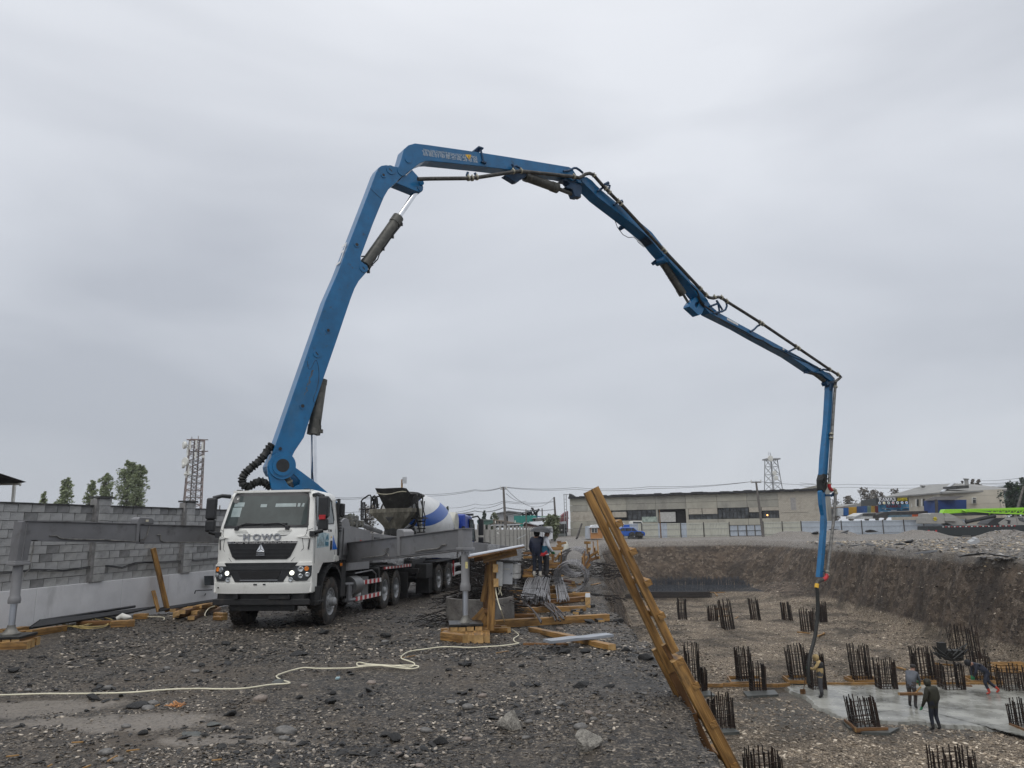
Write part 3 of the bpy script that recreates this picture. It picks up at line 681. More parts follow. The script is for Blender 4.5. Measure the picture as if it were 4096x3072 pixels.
for s,zt in ((1,3.02),(-1,3.02)):
    mb=MB();side_poly(mb,[(.38,2.30),(.60,2.27),(.82,2.30),(1.02,2.36),(1.52,2.38),(1.57,2.46),(1.50,2.90),(1.42,2.95),(.52,2.99),(.46,2.95)],s,.006)
    obj('door_window',mb,M_glass2,cab)
    mb=MB();pts=[(.38,2.29),(.60,2.26),(.82,2.29),(1.02,2.35),(1.52,2.37),(1.58,2.46),(1.51,2.91),(1.42,2.96),(.52,3.0),(.45,2.96)]
    mb.tube([(s*(hw(z)+.008),y,z) for y,z in pts+[pts[0]]],.012,5);obj('window_seal',mb,M_black,cab)
    mb=MB();pts=[(.30,1.24),(.27,2.1),(.33,2.5),(.47,3.02),(1.45,2.985),(1.62,2.9),(1.66,2.2),(1.64,1.62)]
    mb.tube([(s*(hw(z)+.001),y,z) for y,z in pts],.006,4);obj('door_gap',mb,M_black,cab)
    mb=MB();side_poly(mb,[(1.30,1.74),(1.40,1.74),(1.40,1.96),(1.30,1.96)],s,.02,.03);obj('door_handle',mb,M_black,cab,bevel=.01)
    mb=MB();side_poly(mb,[(1.47,1.74),(1.62,1.75),(1.56,1.9),(1.47,2.08)],s,.004,.006);side_poly(mb,[(1.635,1.75),(1.82,1.755),(1.62,1.93),(1.50,2.09),(1.58,1.9)],s,.004,.006)
    obj('blue_stripe',mb,M_bluep,cab)
    mb=MB();mb.box((s*(hw(2.6)+.04),1.86,2.55),(.05,.09,.9));mb.box((s*1.13,1.86,1.95),(.05,.08,.7))
    for i in range(12):mb.box((s*(hw(2.2+i*.07)+.05),1.88,2.2+i*.07),(.06,.10,.03))
    obj('air_intake',mb,M_black,cab)
    mb=MB();mb.box((s*1.08,2.02,2.72),(.22,.22,.34));mb.box((s*1.10,1.98,2.72),(.24,.08,.28));obj('snorkel_head',mb,M_blackm,cab,bevel=.02)
mb=MB();side_poly(mb,[(.40,1.78),(1.20,1.82),(1.20,2.13),(.40,2.15)],1,.003,.004);dp=obj('door_print',mb,M_wsprint,cab)
mb=MB();dx=hw(2)+.005
mb.prism([(dx,.95,1.98),(dx,1.05,2.10),(dx,1.15,1.98),(dx,1.10,1.95),(dx,1.05,2.02),(dx,1.0,1.95)],(.002,0,0));mb.prism([(dx,.95,1.84),(dx,1.16,1.84),(dx,1.16,1.93),(dx,.95,1.93)],(.002,0,0))
obj('door_logo',mb,mat('teal print',(.03,.16,.24),.4),cab)
mb=MB()
for i in range(7):mb.prism([(dx,.44+i*.06,1.82+.03*(i % 3)),(dx,.49+i*.06,1.82),(dx,.5+i*.06,1.9+.05*((i*7) % 4)),(dx,.45+i*.06,1.92+.04*((i*5) % 3))],(.002,0,0))
fine(obj('truck_print',mb,mat('grey print',(.32,.40,.42),.5,var=.5,scale=25),cab,split=False))
Rside=Matrix(((0,0,1,0),(1,0,0,0),(0,1,0,0),(0,0,0,1)))
text_obj('YX 400',.085,M_black,cab,MP @ Matrix.Translation((hw(2.2)+.002,1.25,2.19)) @ Rside,.002,.002)
text_obj('A 5',.055,M_yel,cab,MP @ Matrix.Translation((hw(2.05)+.002,1.36,2.04)) @ Rside,.002,.002)
Rfront=Matrix(((1,0,0,0),(0,0,-1,0),(0,1,0,0),(0,0,0,1)))
# upper grille
mb=MB();rows_patch(mb,[(1.545,-.60,.60),(1.60,-.68,.68),(1.86,-.80,.80),(1.90,-.81,.81)],16,.012,.02);obj('grille',mb,M_black,cab,smooth=40)
mb=MB()
for i,z in enumerate((1.62,1.70,1.78)):rows_patch(mb,[(z-.012,-.62-.04*i,.62+.04*i),(z+.012,-.63-.04*i,.63+.04*i)],12,.026,.016)
obj('grille_slats',mb,mat('satin black',(.025,.026,.028),.3),cab)
mb=MB();rows_patch(mb,[(1.895,-.815,.815),(1.945,-.83,.83)],16,.016,.02);obj('chrome_strip',mb,M_chrome,cab,smooth=40)
mb=MB()
for i in range(26):mb.box((-.7+i*.056+.004*(i % 3),yf(-.7+i*.056,1.92)-.0175,1.918+.012*math.sin(i*2.3)),(.018+.014*((i*7) % 3),.003,.014+.012*((i*5) % 2)))
fine(obj('chrome_print',mb,M_black,cab,split=False))
for i,ch in enumerate('HOWO'):
    x=-.36+i*.24;text_obj(ch,.185,M_silver,cab,MP @ Matrix.Translation((x,yf(x,2.03)-.012,2.03)) @ Rfront,.012,.006,1.25)
mb=MB();L=.125
for k in range(3):
    a=math.radians(90+120*k);b=a+math.radians(120)
    c0=(0,0);pa=(L*math.cos(a),L*math.sin(a));pb=(L*math.cos(b),L*math.sin(b));mid=((pa[0]+pb[0])*.5,(pa[1]+pb[1])*.5)
    g=.10
    poly=[(c0[0]*(1-g)+mid[0]*g,c0[1]*(1-g)+mid[1]*g),(pa[0]*.90+mid[0]*.08,pa[1]*.90+mid[1]*.08),(pb[0]*.90+mid[0]*.08,pb[1]*.90+mid[1]*.08)]
    mb.prism([(x,yf(0,1.75)-.03,1.765+z) for x,z in poly],(0,-.02,0))
obj('emblem',mb,M_chrome,cab,bevel=.004)
mb=MB();mb.box((0,yf(0,1.65)-.04,1.655),(.20,.02,.055));obj('emblem_plate',mb,M_silver,cab)
text_obj('HOWO',.05,M_black,cab,MP @ Matrix.Translation((0,yf(0,1.65)-.052,1.655)) @ Rfront,.002,.002,1.2)
mb=MB()
for s in (-1,1):
    for i in range(4):mb.prism([(s*(.28+.03*i),yf(.3,2.15)-.004,2.08+.035*i),(s*(.62+.02*i),yf(.6,2.15)-.004,2.085+.035*i),(s*(.62+.02*i),yf(.6,2.15)-.004,2.10+.035*i),(s*(.30+.03*i),yf(.3,2.15)-.004,2.095+.035*i)],(0,-.012,0))
obj('bonnet_vents',mb,M_white,cab)
mb=MB()   # panel gaps on the bonnet
for s in (-1,1):
    pts=[(s*1.10,2.22),(s*1.0,2.18),(s*.55,2.07),(0,2.065)];mb.tube([(x,yf(x,z)-.001,z) for x,z in pts],.006,4)
    pts=[(s*.70,1.50),(s*.95,1.78),(s*.92,2.0),(s*.99,2.10),(s*1.0,2.24)];mb.tube([(x,yf(x,z)-.001,z) for x,z in pts],.006,4)
    pts=[(s*1.04,1.76),(s*1.06,1.98)];mb.tube([(x,yf(x,z)-.002,z) for x,z in pts],.022,5)
obj('panel_gap',mb,mat('gap shadow grey',(.08,.08,.08),.7),cab)
for s in (-1,1):
    mb=MB();mb.prism([(s*.80,yf(.8,2.02)-.01,2.03),(s*1.0,yf(1.0,2.05)-.015,2.06),(s*1.08,yf(1.08,2.02)-.01,2.06),(s*1.08,yf(1.08,2.02)-.01,2.0),(s*.98,yf(1.0,2.0)-.02,2.0)],(0,-.03,0));obj('corner_fin',mb,M_white,cab,bevel=.008)
for x0,x1 in ((-.72,-.10),(.05,.70)):
    mb=MB();b=x0 if x0 < 0 else x1
    xb=-.62 if x0 < 0 else .58
    mb.box((xb,yf(xb,2.24)-.03,2.235),(.09,.05,.08));mb.tube([(xb,yf(xb,2.26)-.05,2.27),((x0+x1)/2,yf(.2,2.34)-.045,2.345),(xb-(.0 if x0 < 0 else .0)+(.55 if x0 < 0 else-.55),yf(0,2.31)-.04,2.33)],.012,6)
    mb.bar((xb+(.1 if x0 < 0 else-.60),yf(.2,2.33)-.035,2.315),(xb+(.62 if x0 < 0 else-.02),yf(.2,2.33)-.035,2.33),.02,.03);obj('wiper',mb,M_black,cab)
for s in (-1,1):
    mb=MB();cx=s*1.33;ym=.10 if s < 0 else .18
    mb.box((cx,ym,2.70),(.24,.13,.50));mb.box((cx,ym+.01,2.31),(.23,.13,.28));mr_=obj('mirror',mb,M_black,cab,bevel=.045,bseg=3)
    mb=MB();mb.tube([(s*1.02,.36,2.99),(s*1.16,.22,3.0),(cx-s*.02,ym,2.94)],[.05,.045,.05],8);mb.tube([(s*1.12,.22,2.10),(s*1.2,.12,2.13),(cx,ym,2.18)],[.05,.045,.06],8);mb.box((s*1.12,.2,2.10),(.12,.26,.12));obj('mirror_arm',mb,M_black,mr_,smooth=50)
    mb=MB();mb.box((cx+s*.02,ym+.069,2.70),(.2,.005,.42));obj('mirror_glass',mb,M_chrome,mr_)
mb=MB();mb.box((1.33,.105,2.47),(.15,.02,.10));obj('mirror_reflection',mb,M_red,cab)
mb=MB()
for s in (-1,1):mb.box((s*.82,.40,3.13),(.12,.08,.03))
obj('roof_marker',mb,M_black,cab)
# bumper
mb=MB()
rows_patch(mb,[(.80,-1.13,1.13),(.84,-1.15,1.15),(1.0,-1.15,1.15),(1.03,-1.14,1.14)],24,.05,.10)
rows_patch(mb,[(1.03,-1.13,1.13),(1.06,-1.13,1.13)],24,.03,.05)
for s in (-1,1):
    rows_patch(mb,refine(sorted([(1.06,min(s*.56,s*1.13),max(s*.56,s*1.13)),(1.20,min(s*.66,s*1.13),max(s*.66,s*1.13)),(1.47,min(s*.86,s*1.12),max(s*.86,s*1.12))]),2),8,.04,.06)
    mb.box((s*1.12,.30,1.13),(.05,.32,.62))
bump_=obj('bumper',mb,M_white,pump,smooth=35)
mb=MB();rows_patch(mb,refine([(1.05,-.56,.56),(1.12,-.60,.60),(1.47,-.86,.86)],2),14,.045,.06);mb.box((0,.12,1.3),(1.7,.1,.4));obj('lower_grille',mb,M_black,bump_,smooth=40)
mb=MB();rows_patch(mb,[(1.10,-.42,.42),(1.28,-.50,.50)],10,.056,.012);obj('mesh_recess',mb,mat('mesh black',(.006,.006,.007),.6),bump_)
mb=MB();rows_patch(mb,[(1.085,-.44,.44),(1.10,-.44,.44)],10,.066,.012);obj('chrome_lip',mb,M_silver,bump_)
mb=MB();rows_patch(mb,[(1.32,-.80,.80),(1.40,-.84,.84)],14,.06,.02);obj('grille_bar',mb,MAT['satin black'],bump_)
mb=MB();
for x,w_ in ((-.08,.08),(.13,.06),(-1.0,.03)):mb.box((x,yf(x,.98)-.056,1.0 if x >-.5 else .93),(w_,.012,.03))
fine(obj('bumper_chips',mb,M_black,bump_,split=False))
mb=MB();mb.box((0,.25,.74),(2.0,.3,.16));mb.box((0,.12,.61),(2.24,.10,.13));mb.box((0,.3,.48),(1.5,.2,.14));mb.box((-.55,.15,.74),(.1,.3,.12));mb.box((.45,.18,.72),(.5,.3,.1))
obj('front_underrun_beam',mb,M_blackm,pump,bevel=.012)
mb=MB();mb.box((1.10,.55,.72),(.12,.40,.42));mb.box((1.13,.55,.60),(.2,.42,.03));mb.box((-1.10,.55,.72),(.12,.40,.42));obj('cab_step',mb,M_blackm,pump,bevel=.01)
for s in (-1,1):
    rw=sorted([(1.07,min(s*.84,s*1.05),max(s*.84,s*1.05)),(1.18,min(s*.66,s*1.13),max(s*.66,s*1.13)),(1.24,min(s*.68,s*1.135),max(s*.68,s*1.135)),(1.40,min(s*.82,s*1.135),max(s*.82,s*1.135))])
    mb=MB();rows_patch(mb,rw,6,.06,.03);hl=obj('headlight',mb,mat('headlight housing',(.06,.065,.07),.15,.4),pump,smooth=40)
    for x,z,r in ((1.04,1.33,.05),(.93,1.32,.065),(.93,1.17,.055),(1.06,1.20,.055)):
        Mx=Matrix.Translation((s*x,yf(x,z)-.062,z)) @ Euler((math.radians(90),0,s*.35)).to_matrix().to_4x4()
        mb=MB();mb.lathe([(r,-.02),(r,.008),(r*.75,.014),(r*.7,.006),(0,.002)],Mx,16);obj('lens',mb,M_or if x == 1.04 else M_lens,hl,smooth=40)
    x,z=.755,1.245;mb=MB();mb.lathe([(.05,-.02),(.05,.006),(.03,.02),(0,.024)],Matrix.Translation((s*x,yf(x,z)-.064,z)) @ Euler((math.radians(90),0,s*.15)).to_matrix().to_4x4(),16);obj('running_lamp',mb,M_lamp,hl,smooth=40)
    mb=MB();mb.lathe([(.055,-.02),(.055,.01),(.04,.012),(0,.004)],Matrix.Translation((s*.73,yf(.73,1.10)-.045,1.10)) @ Euler((math.radians(90),0,0)).to_matrix().to_4x4(),16);obj('fog_lamp',mb,M_lens,bump_,smooth=40)
# front wheel arches
for s in (-1,1):
    mb=MB();n=14;pts=[]
    for i in range(n+1):
        a=math.radians(-5+i*190/n);pts.append((1.45-math.cos(a)*.80,.62+math.sin(a)*.80))
    for (y0,z0),(y1,z1) in zip(pts,pts[1:]):
        c=Vector((0,1.45,.62));f0=[(s*.70,y0,z0),(s*1.17,y0,z0),(s*1.17,y1,z1),(s*.70,y1,z1)]
        mb.prism(f0 if s > 0 else f0[::-1],((c-Vector((0,(y0+y1)/2,(z0+z1)/2)))*.09))
    fo=obj('wheel_arch',mb,M_black,pump,smooth=40)
    mb=MB();mb.box((s*1.18,2.02,1.38),(.03,.09,.07));obj('side_marker',mb,M_or,fo)
# wheels
def tyre_mesh(r,w,rim):
    mb=MB();h=w/2
    prof=[(rim,-h*.80),(rim+.02,-h*.92),(rim+(r-rim)*.5,-h),(r-.045,-h*.93),(r-.012,-h*.80),(r-.012,h*.80),(r-.045,h*.93),(rim+(r-rim)*.5,h),(rim+.02,h*.92),(rim,h*.80)]
    mb.lathe(prof,None,36)
    for i in range(36):
        a=2*math.pi*i/36
        for k,zc in ((0,-.62),(.5,0),(0,.62)):
            b=a+2*math.pi*k/36;Mx=Euler((0,0,b)).to_matrix().to_4x4()
            mb.box((r-.004,0,zc*h),(.03,r*2*math.pi/36*.62,h*(.5 if zc else .55)),0,Mx)
    return mesh_of('tyre',mb,M_rub,40)
def rim_mesh(rim,w,dish):
    mb=MB();h=w/2
    mb.lathe([(rim+.012,-h*.82),(rim+.03,-h*.9),(rim+.01,-h*.95),(rim-.02,-h*.8),(rim-.035,-h*.5),(rim-.045,h*dish),(rim*.62,h*dish-.01),(rim*.55,h*dish-.05),(rim*.36,h*dish-.05),(rim*.34,h*dish-.16),(rim*.2,h*dish-.20),(0,h*dish-.20)],None,28)
    for i in range(10):
        a=2*math.pi*i/10;mb.cyl((rim*.72*math.cos(a),rim*.72*math.sin(a),h*dish),(rim*.72*math.cos(a),rim*.72*math.sin(a),h*dish-.055),.018,n=6)
    return mesh_of('rim',mb,M_rim,35)
TYRE,RIMF,RIMR=tyre_mesh(.56,.31,.30),rim_mesh(.30,.30,-.55),rim_mesh(.30,.30,.15)
def wheel(parent,x,y,z,sgn,front,MR=None):
    # local +Z of the wheel points into the truck
    Mx=W[parent] @ Matrix.Translation((x,y,z)) @ Euler((0,math.radians(-90 if sgn > 0 else 90),0)).to_matrix().to_4x4()
    mb=MB();mb.cyl((0,0,-.02),(0,0,.25),.11,n=12);w=obj('wheel',mb,M_blackm,parent,M=Mx)
    for nm,me_ in (('tyre',TYRE),('rim',RIMF if front else RIMR)):
        o=obj(nm,me_,None,w)
    return w
for s in (-1,1):
    wheel(pump,s*1.0,1.45,.53,s,True)
    for y in (6.25,7.62):wheel(pump,s*1.02,y,.53,s,False);wheel(pump,s*.69,y,.53,s,False)
# chassis, tanks, guards
mb=MB()
for s in (-1,1):mb.box((s*.42,4.7,.95),(.09,8.6,.28))
for y in (1.45,6.25,7.62):mb.cyl((-.9,y,.53),(.9,y,.53),.11,n=10)
mb.box((0,4.4,.62),(.5,1.6,.4));mb.box((0,1.4,1.0),(1.2,1.6,.7));mb.box((0,2.6,.75),(.7,1.2,.5))
for s in (-1,1):mb.box((s*.95,2.25,1.05),(.45,.35,.9));mb.box((s*1.02,8.95,.55),(.4,.05,.85));mb.box((s*.95,6.95,1.24),(.5,2.9,.05));mb.prism([(s*1.18,5.35,1.2),(s*1.18,5.55,.75),(s*1.18,5.6,1.25)],(-s*.5,0,0))
obj('chassis',mb,M_blackm,pump,bevel=.015)
mb=MB();mb.cyl((1.02,3.05,.80),(1.02,3.75,.80),.25,n=18);mb.box((.95,4.3,.75),(.35,.6,.5));obj('fuel_tank',mb,mat('tank metal',(.20,.20,.20),.4,.6),pump,smooth=35)
mb=MB()
for i in range(2):mb.lathe([(0,-.19),(.09,-.17),(.115,-.1),(.115,.1),(.09,.17),(0,.19)],Matrix.Translation((1.0,3.95+i*.25,.50)),14)
obj('air_tank',mb,mat('pale tank',(.55,.55,.52),.5),pump,smooth=40)
def reflector(parent,p0,p1,h=.10,n=11,out=(1,0,0)):
    p0,p1=Vector(p0),Vector(p1);o_=Vector(out);mb=MB();mb.bar(p0,p1,.04,h,(0,0,1));g=obj('side_guard',mb,M_grey,parent)
    mb=MB();d=(p1-p0)/n
    for i in range(n):
        for mi,(t0,t1) in enumerate(((.0,.52),(.52,1.0))):
            a=p0+d*(i+t0)+o_*.023;b=p0+d*(i+t1)+o_*.023;u=Vector((0,0,h*.42));mb.prism([a-u,b-u,b+u,a+u],o_*.004,mi)
    obj('reflective_tape',mb,[M_redr,M_whr],g);return g
reflector(pump,(1.16,3.25,.86),(1.16,5.72,.86),n=6,h=.13);reflector(pump,(1.16,3.25,.46),(1.16,5.72,.46),n=6,h=.13)
reflector(pump,(1.17,5.95,1.20),(1.17,9.55,1.20),.11,9)
mb=MB()
for z in (.86,.46):mb.tube([(1.16,3.26,z),(1.15,2.9,z),(1.05,2.72,z)],.05,8)
mb.box((1.14,2.86,.66),(.05,.28,.40));mb.bar((1.14,5.3,.46),(1.14,5.3,.86),.03,.03);mb.tube([(1.13,3.3,1.12),(1.13,4.9,1.16),(1.13,5.3,1.05),(1.13,5.35,.8)],.02,6)
obj('guard_post',mb,M_grey,pump,smooth=40)
# deck bodywork
mb=MB()
mb.prism([(1.06,2.28,1.2),(1.06,2.98,1.2),(1.06,2.98,2.38),(1.06,2.84,2.50),(1.06,2.68,2.55),(1.06,2.55,2.55),(1.06,2.40,2.50),(1.06,2.28,2.44)],(-.06,0,0));mb.prism([(-1.06,2.28,1.2),(-1.06,2.98,1.2),(-1.06,2.98,2.38),(-1.06,2.68,2.55),(-1.06,2.28,2.44)],(.06,0,0))
mb.box((1.085,2.62,1.95),(.012,.42,.7));mb.box((0,3.1,1.45),(1.9,1.5,.5));obj('turret_housing',mb,M_grey_l,pump,bevel=.012)
mb=MB();mb.hexa([(.2,3.08,1.2),(1.02,3.08,1.2),(1.02,5.0,1.2),(.2,5.0,1.2),(.2,3.08,2.36),(1.02,3.08,2.36),(1.02,5.0,2.27),(.2,5.0,2.27)])
mb.box((1.025,4.0,1.8),(.01,.9,.55));mb.box((.6,5.25,1.9),(.7,.4,.5));mb.hexa([(-.3,5.45,1.35),(1.0,5.45,1.35),(1.0,9.1,1.35),(-.3,9.1,1.35),(-.3,5.45,2.22),(1.0,5.45,2.22),(1.0,9.1,2.15),(-.3,9.1,2.15)])
mb.box((-.6,6.5,1.6),(.9,5,.6));obj('deck_box',mb,M_grey_l,pump,bevel=.012)
mb=MB();mb.box((1.005,5.75,2.0),(.05,.55,.22));obj('deck_cutout',mb,M_black,pump,bevel=.05)
mb=MB();mb.box((1.035,4.05,1.86),(.008,.14,.28));obj('red_sticker',mb,M_red,pump)
mb=MB();mb.box((1.035,3.92,1.84),(.008,.10,.26));obj('dark_sticker',mb,M_black,pump)
mb=MB();mb.tube([(.75,5.0,2.45),(.75,5.7,2.40),(.72,6.2,2.36),(.6,7.6,2.30)],.07,10);obj('delivery_pipe',mb,MAT['tank metal'],pump,smooth=50)
mb=MB()
for y in (5.75,5.85):mb.lathe([(.10,-.02),(.10,.02)],Matrix.Translation((.75,y,2.40)) @ Euler((math.radians(90),0,0)).to_matrix().to_4x4(),14)
for i,(x,y,h) in enumerate(((.8,3.35,.2),(.5,3.6,.25),(.85,4.0,.22),(.6,4.3,.3),(.85,4.55,.2))):mb.box((x,y,2.36+h/2),(.16,.16,h));mb.cyl((x+.02,y-.15,2.45),(x+.02,y+.15,2.45),.05,n=10)
mb.box((.3,4.9,2.55),(.5,.9,.35));obj('valve_block',mb,dirt(mat('oily valves',(.12,.12,.11),.5,.3,var=.5),(.3,.28,.2),.5,9),pump,bevel=.01)

# ---- outriggers (world coordinates)
def vplane(a,b):
    d=Vector((b.x-a.x,b.y-a.y,0)).normalized();n=Vector((d.y,-d.x,0))
    if n.dot(CAM-a) < 0:n.negate()
    return n
def traced(zf,pts,p,n):return [atP(*zf(x,y),p,n) for x,y in pts]
def ztop(zf,x,y,Y):return atY(*zf(x,y),Y).z
def plumb(mb,L,prof,n=20):mb.lathe([(r,z) for r,z in prof],Matrix.Translation((L.x,L.y,0)),n,caps=True)
# right-hand front outrigger
L1=atz(*Z2(1553,1600),.25);R1=MP @ Vector((1.0,3.0,1.6));n1_=vplane(L1,R1);pf=L1+n1_*.10
mb=MB();mb.prism(traced(Z2,[(60,780),(180,765),(795,688),(795,905),(280,962),(180,972),(60,990)],pf,n1_),-n1_*.17)
arm1=obj('outrigger_arm',mb,M_grey,pump,world=True,bevel=.012)
mb=MB();mb.prism(traced(Z2,[(815,690),(1515,600),(1515,820),(860,893),(815,898)],L1+n1_*.10,n1_),-n1_*.18);obj('arm_extension',mb,M_grey,arm1,world=True,bevel=.012)
mb=MB()
for top in ([(170,760),(795,684)],[(815,684),(1520,592)],[(180,972),(280,962),(860,905)],[(815,905),(1520,828)]):
    q=traced(Z2,top,L1+n1_*.14,n1_)
    for a,b in zip(q,q[1:]):mb.bar(a-n1_*.14,b-n1_*.14,.26,.018)
obj('arm_flange',mb,M_grey,arm1,world=True)
mb=MB();mb.prism(traced(Z2,[(788,612),(800,598),(850,600),(875,625),(876,680),(822,690),(820,900),(795,905)],L1+n1_*.14,n1_),-n1_*.26);obj('arm_plate',mb,M_grey_l,arm1,world=True,bevel=.02)
mb=MB();q=traced(Z2,[(400,920),(640,893),(665,880),(678,850),(676,815),(700,812)],L1+n1_*.13,n1_);mb.tube(q,.012,6);q=traced(Z2,[(1000,850),(1060,835),(1240,815),(1270,800),(1290,775),(1335,768)],L1+n1_*.13,n1_);mb.tube(q,.016,6);q=traced(Z2,[(630,820),(665,850),(695,870),(705,905)],L1+n1_*.13,n1_);mb.tube(q,.008,5)
obj('hydraulic_line',mb,M_pipe_l,arm1,world=True,smooth=50)
def leg(L,zs,sc=1.0):
    """zs: casing top, flange, cylinder end, collar bottom, rod end, foot"""
    zc,zfl,ze,zb,zr,z0=zs
    mb=MB();plumb(mb,L,[(.10*sc,zr-.02),(.10*sc,zr+.03),(.20*sc,zr+.03),(.20*sc,ze+.02),(.185*sc,ze+.04)][0:0] or [(.205*sc,zb),(.215*sc,zb+.03),(.215*sc,ze-.02),(.19*sc,ze+.03),(.17*sc,ze+.05),(.17*sc,zfl)],20)
    lg=obj('support_leg',mb,M_grey_l,pump,world=True,smooth=35)
    mb=MB();plumb(mb,L,[(.115*sc,z0+.02),(.115*sc,zb+.02)],20);obj('leg_rod',mb,M_rodw,lg,world=True,smooth=50)
    mb=MB();plumb(mb,L,[(.33*sc,z0-.05),(.33*sc,z0-.01),(.22*sc,z0+.03),(.14*sc,z0+.10),(.13*sc,z0+.14)],22);obj('foot_plate',mb,mat('muddy foot',(.16,.155,.14),.5,.3,var=.4),lg,world=True,smooth=30)
    return lg
zz=lambda y:ztop(Z2,1550,y,L1.y)
lg1=leg(L1,(zz(590),zz(850),zz(1215),zz(1280),zz(1570),zz(1630)),.5)
mb=MB();Mz=frame(Vector((L1.x,L1.y,0)),Vector((L1.x,L1.y,0))+Vector((-n1_.y,n1_.x,0)))
mb.box((0,0,(zz(590)+zz(820))/2),(.17,.24,zz(590)-zz(820)),0,Mz);mb.box((0,0,zz(815)),(.28,.28,.05),0,Mz);mb.box((0,0,zz(838)),(.24,.24,.04),0,Mz)
for i in range(4):mb.cyl(Mz @ Vector((.10*(-1)**i,.10*(-1)**(i//2),zz(870))),Mz @ Vector((.10*(-1)**i,.10*(-1)**(i//2),zz(830))),.018,n=6)
obj('leg_casing',mb,M_grey_l,lg1,world=True,bevel=.01)
mb=MB();q=[atP(*Z2(x,y),L1+n1_*.095,n1_) for x,y in ((1553,960),(1580,962),(1580,1034),(1553,1032))];mb.prism(q,n1_*.004);obj('warning_sticker',mb,mat('cream sticker',(.62,.55,.25),.5,var=.3,scale=30),lg1,world=True)
mb=MB();mb.tube([atP(*Z2(x,y),L1+n1_*.05,n1_) for x,y in ((1465,850),(1462,900),(1475,930),(1500,900),(1490,950),(1500,985))],.013,6);obj('leg_hose',mb,M_pipe,lg1,world=True,smooth=50)
# left-hand front outrigger
L2=atz(*Z4(95,1500),.25);R2=MP @ Vector((-1.0,3.0,1.6));n2_=vplane(L2,R2)
mb=MB();mb.prism(traced(Z4,[(1238,552),(1960,570),(1990,712),(1240,712)],L2+n2_*.10,n2_),-n2_*.17);arm2=obj('outrigger_arm',mb,M_grey,pump,world=True,bevel=.012)
mb=MB();mb.prism(traced(Z4,[(195,520),(1212,548),(1206,706),(300,688),(278,690),(244,885),(138,885)],L2+n2_*.10,n2_),-n2_*.19);obj('arm_extension',mb,M_grey,arm2,world=True,bevel=.012)
mb=MB()
for top in ([(195,516),(1212,543)],[(1238,548),(1990,568)],[(1240,716),(1990,724)],[(300,692),(1206,711)],[(190,520),(133,885)]):
    q=traced(Z4,top,L2,n2_);mb.bar(q[0],q[1],.26,.018)
obj('arm_flange',mb,M_grey,arm2,world=True)
mb=MB();mb.prism(traced(Z4,[(1205,705),(1222,500),(1240,482),(1340,488),(1363,505),(1363,545),(1245,548),(1230,712)],L2+n2_*.14,n2_),-n2_*.26);obj('arm_plate',mb,M_grey,arm2,world=True,bevel=.02)
mb=MB();q=traced(Z4,[(1290,506),(1314,506),(1314,524),(1290,524)],L2+n2_*.145,n2_);mb.prism(q,n2_*.006);obj('plate_sticker',mb,mat('pale sticker',(.6,.56,.42),.5),arm2,world=True)
mb=MB();mb.tube(traced(Z4,[(440,650),(500,648),(530,668),(600,678),(860,684),(905,682),(1010,690),(1200,700)],L2+n2_*.12,n2_),.014,6);mb.tube(traced(Z4,[(1325,560),(1300,650),(1270,680),(1232,682)],L2+n2_*.12,n2_),.012,6);mb.tube(traced(Z4,[(1390,640),(1420,638),(1422,690),(1450,704),(1850,708)],L2+n2_*.12,n2_),.014,6);mb.tube(traced(Z4,[(300,700),(262,940),(235,975),(215,1010)],L2+n2_*.12,n2_),.014,6)
obj('hydraulic_line',mb,M_pipe_l,arm2,world=True,smooth=50)
zz=lambda y:atP(*Z4(145,y),L2,n2_).z
lg2=leg(L2,(zz(600),zz(905),zz(1200),zz(1245),zz(1450),zz(1500)),.5)
mb=MB();Mz=frame(Vector((L2.x,L2.y,0)),Vector((L2.x,L2.y,0))+Vector((-n2_.y,n2_.x,0)));mb.box((0,0,zz(898)),(.30,.28,.05),0,Mz);mb.box((0,0,zz(880)),(.27,.25,.04),0,Mz);obj('leg_casing',mb,M_grey_l,lg2,world=True,bevel=.01)
# rear outrigger swung back, wrapped in film
L3=atz(*Z3(1003,800),-.2);R3=MP @ Vector((.95,6.6,1.3));n3_=vplane(L3,R3)
mb=MB();mb.prism(traced(Z3,[(-640,225),(0,250),(510,296),(1075,358),(1062,508),(480,480),(0,470),(-640,440)],L3+n3_*.14,n3_),-n3_*.26);arm3=obj('outrigger_arm',mb,M_grey_l,pump,world=True,bevel=.012)
zz=lambda y:atP(*Z3(1003,y),L3,n3_).z
lg3=leg(L3,(zz(350),zz(520),zz(690),zz(725),zz(770),zz(805)),.62)
mb=MB();rnd=random.Random(5)
def film(poly_rows,nu,nv,seed):
    vs=[];fs=[];a,b,c,d=[atP(*Z3(x,y),L3+n3_*.19,n3_) for x,y in poly_rows]
    for j in range(nv+1):
        for i in range(nu+1):
            u,v=i/nu,j/nv;p=a*(1-u)*(1-v)+b*u*(1-v)+c*u*v+d*(1-u)*v
            k=.035*float(fbm(np.array([u*9+seed]),np.array([v*2.0]),seed,3)[0])+.01*math.sin(u*40+seed)
            vs.append(p+n3_*(k+.03)+Vector((0,0,.05*k*20*(v))))
    for j in range(nv):
        for i in range(nu):q=j*(nu+1)+i;fs.append((q,q+1,q+nu+2,q+nu+1))
    mb.add(vs,fs)
film([(-620,400),(-230,400),(-240,560),(-600,500)],30,8,3);film([(680,318),(830,332),(810,470),(670,455)],16,8,8);film([(930,350),(1072,352),(1062,512),(930,500)],16,8,11);film([(-300,330),(520,300),(520,478),(-300,478)],50,8,14)
M_film=mat('clear film',(.55,.56,.57),.18,var=.25,scale=4,spec=.8);pn=M_film.node_tree.nodes['Principled BSDF'];pn.inputs['Alpha'].default_value=.38
obj('plastic_film',mb,M_film,arm3,world=True,smooth=70)
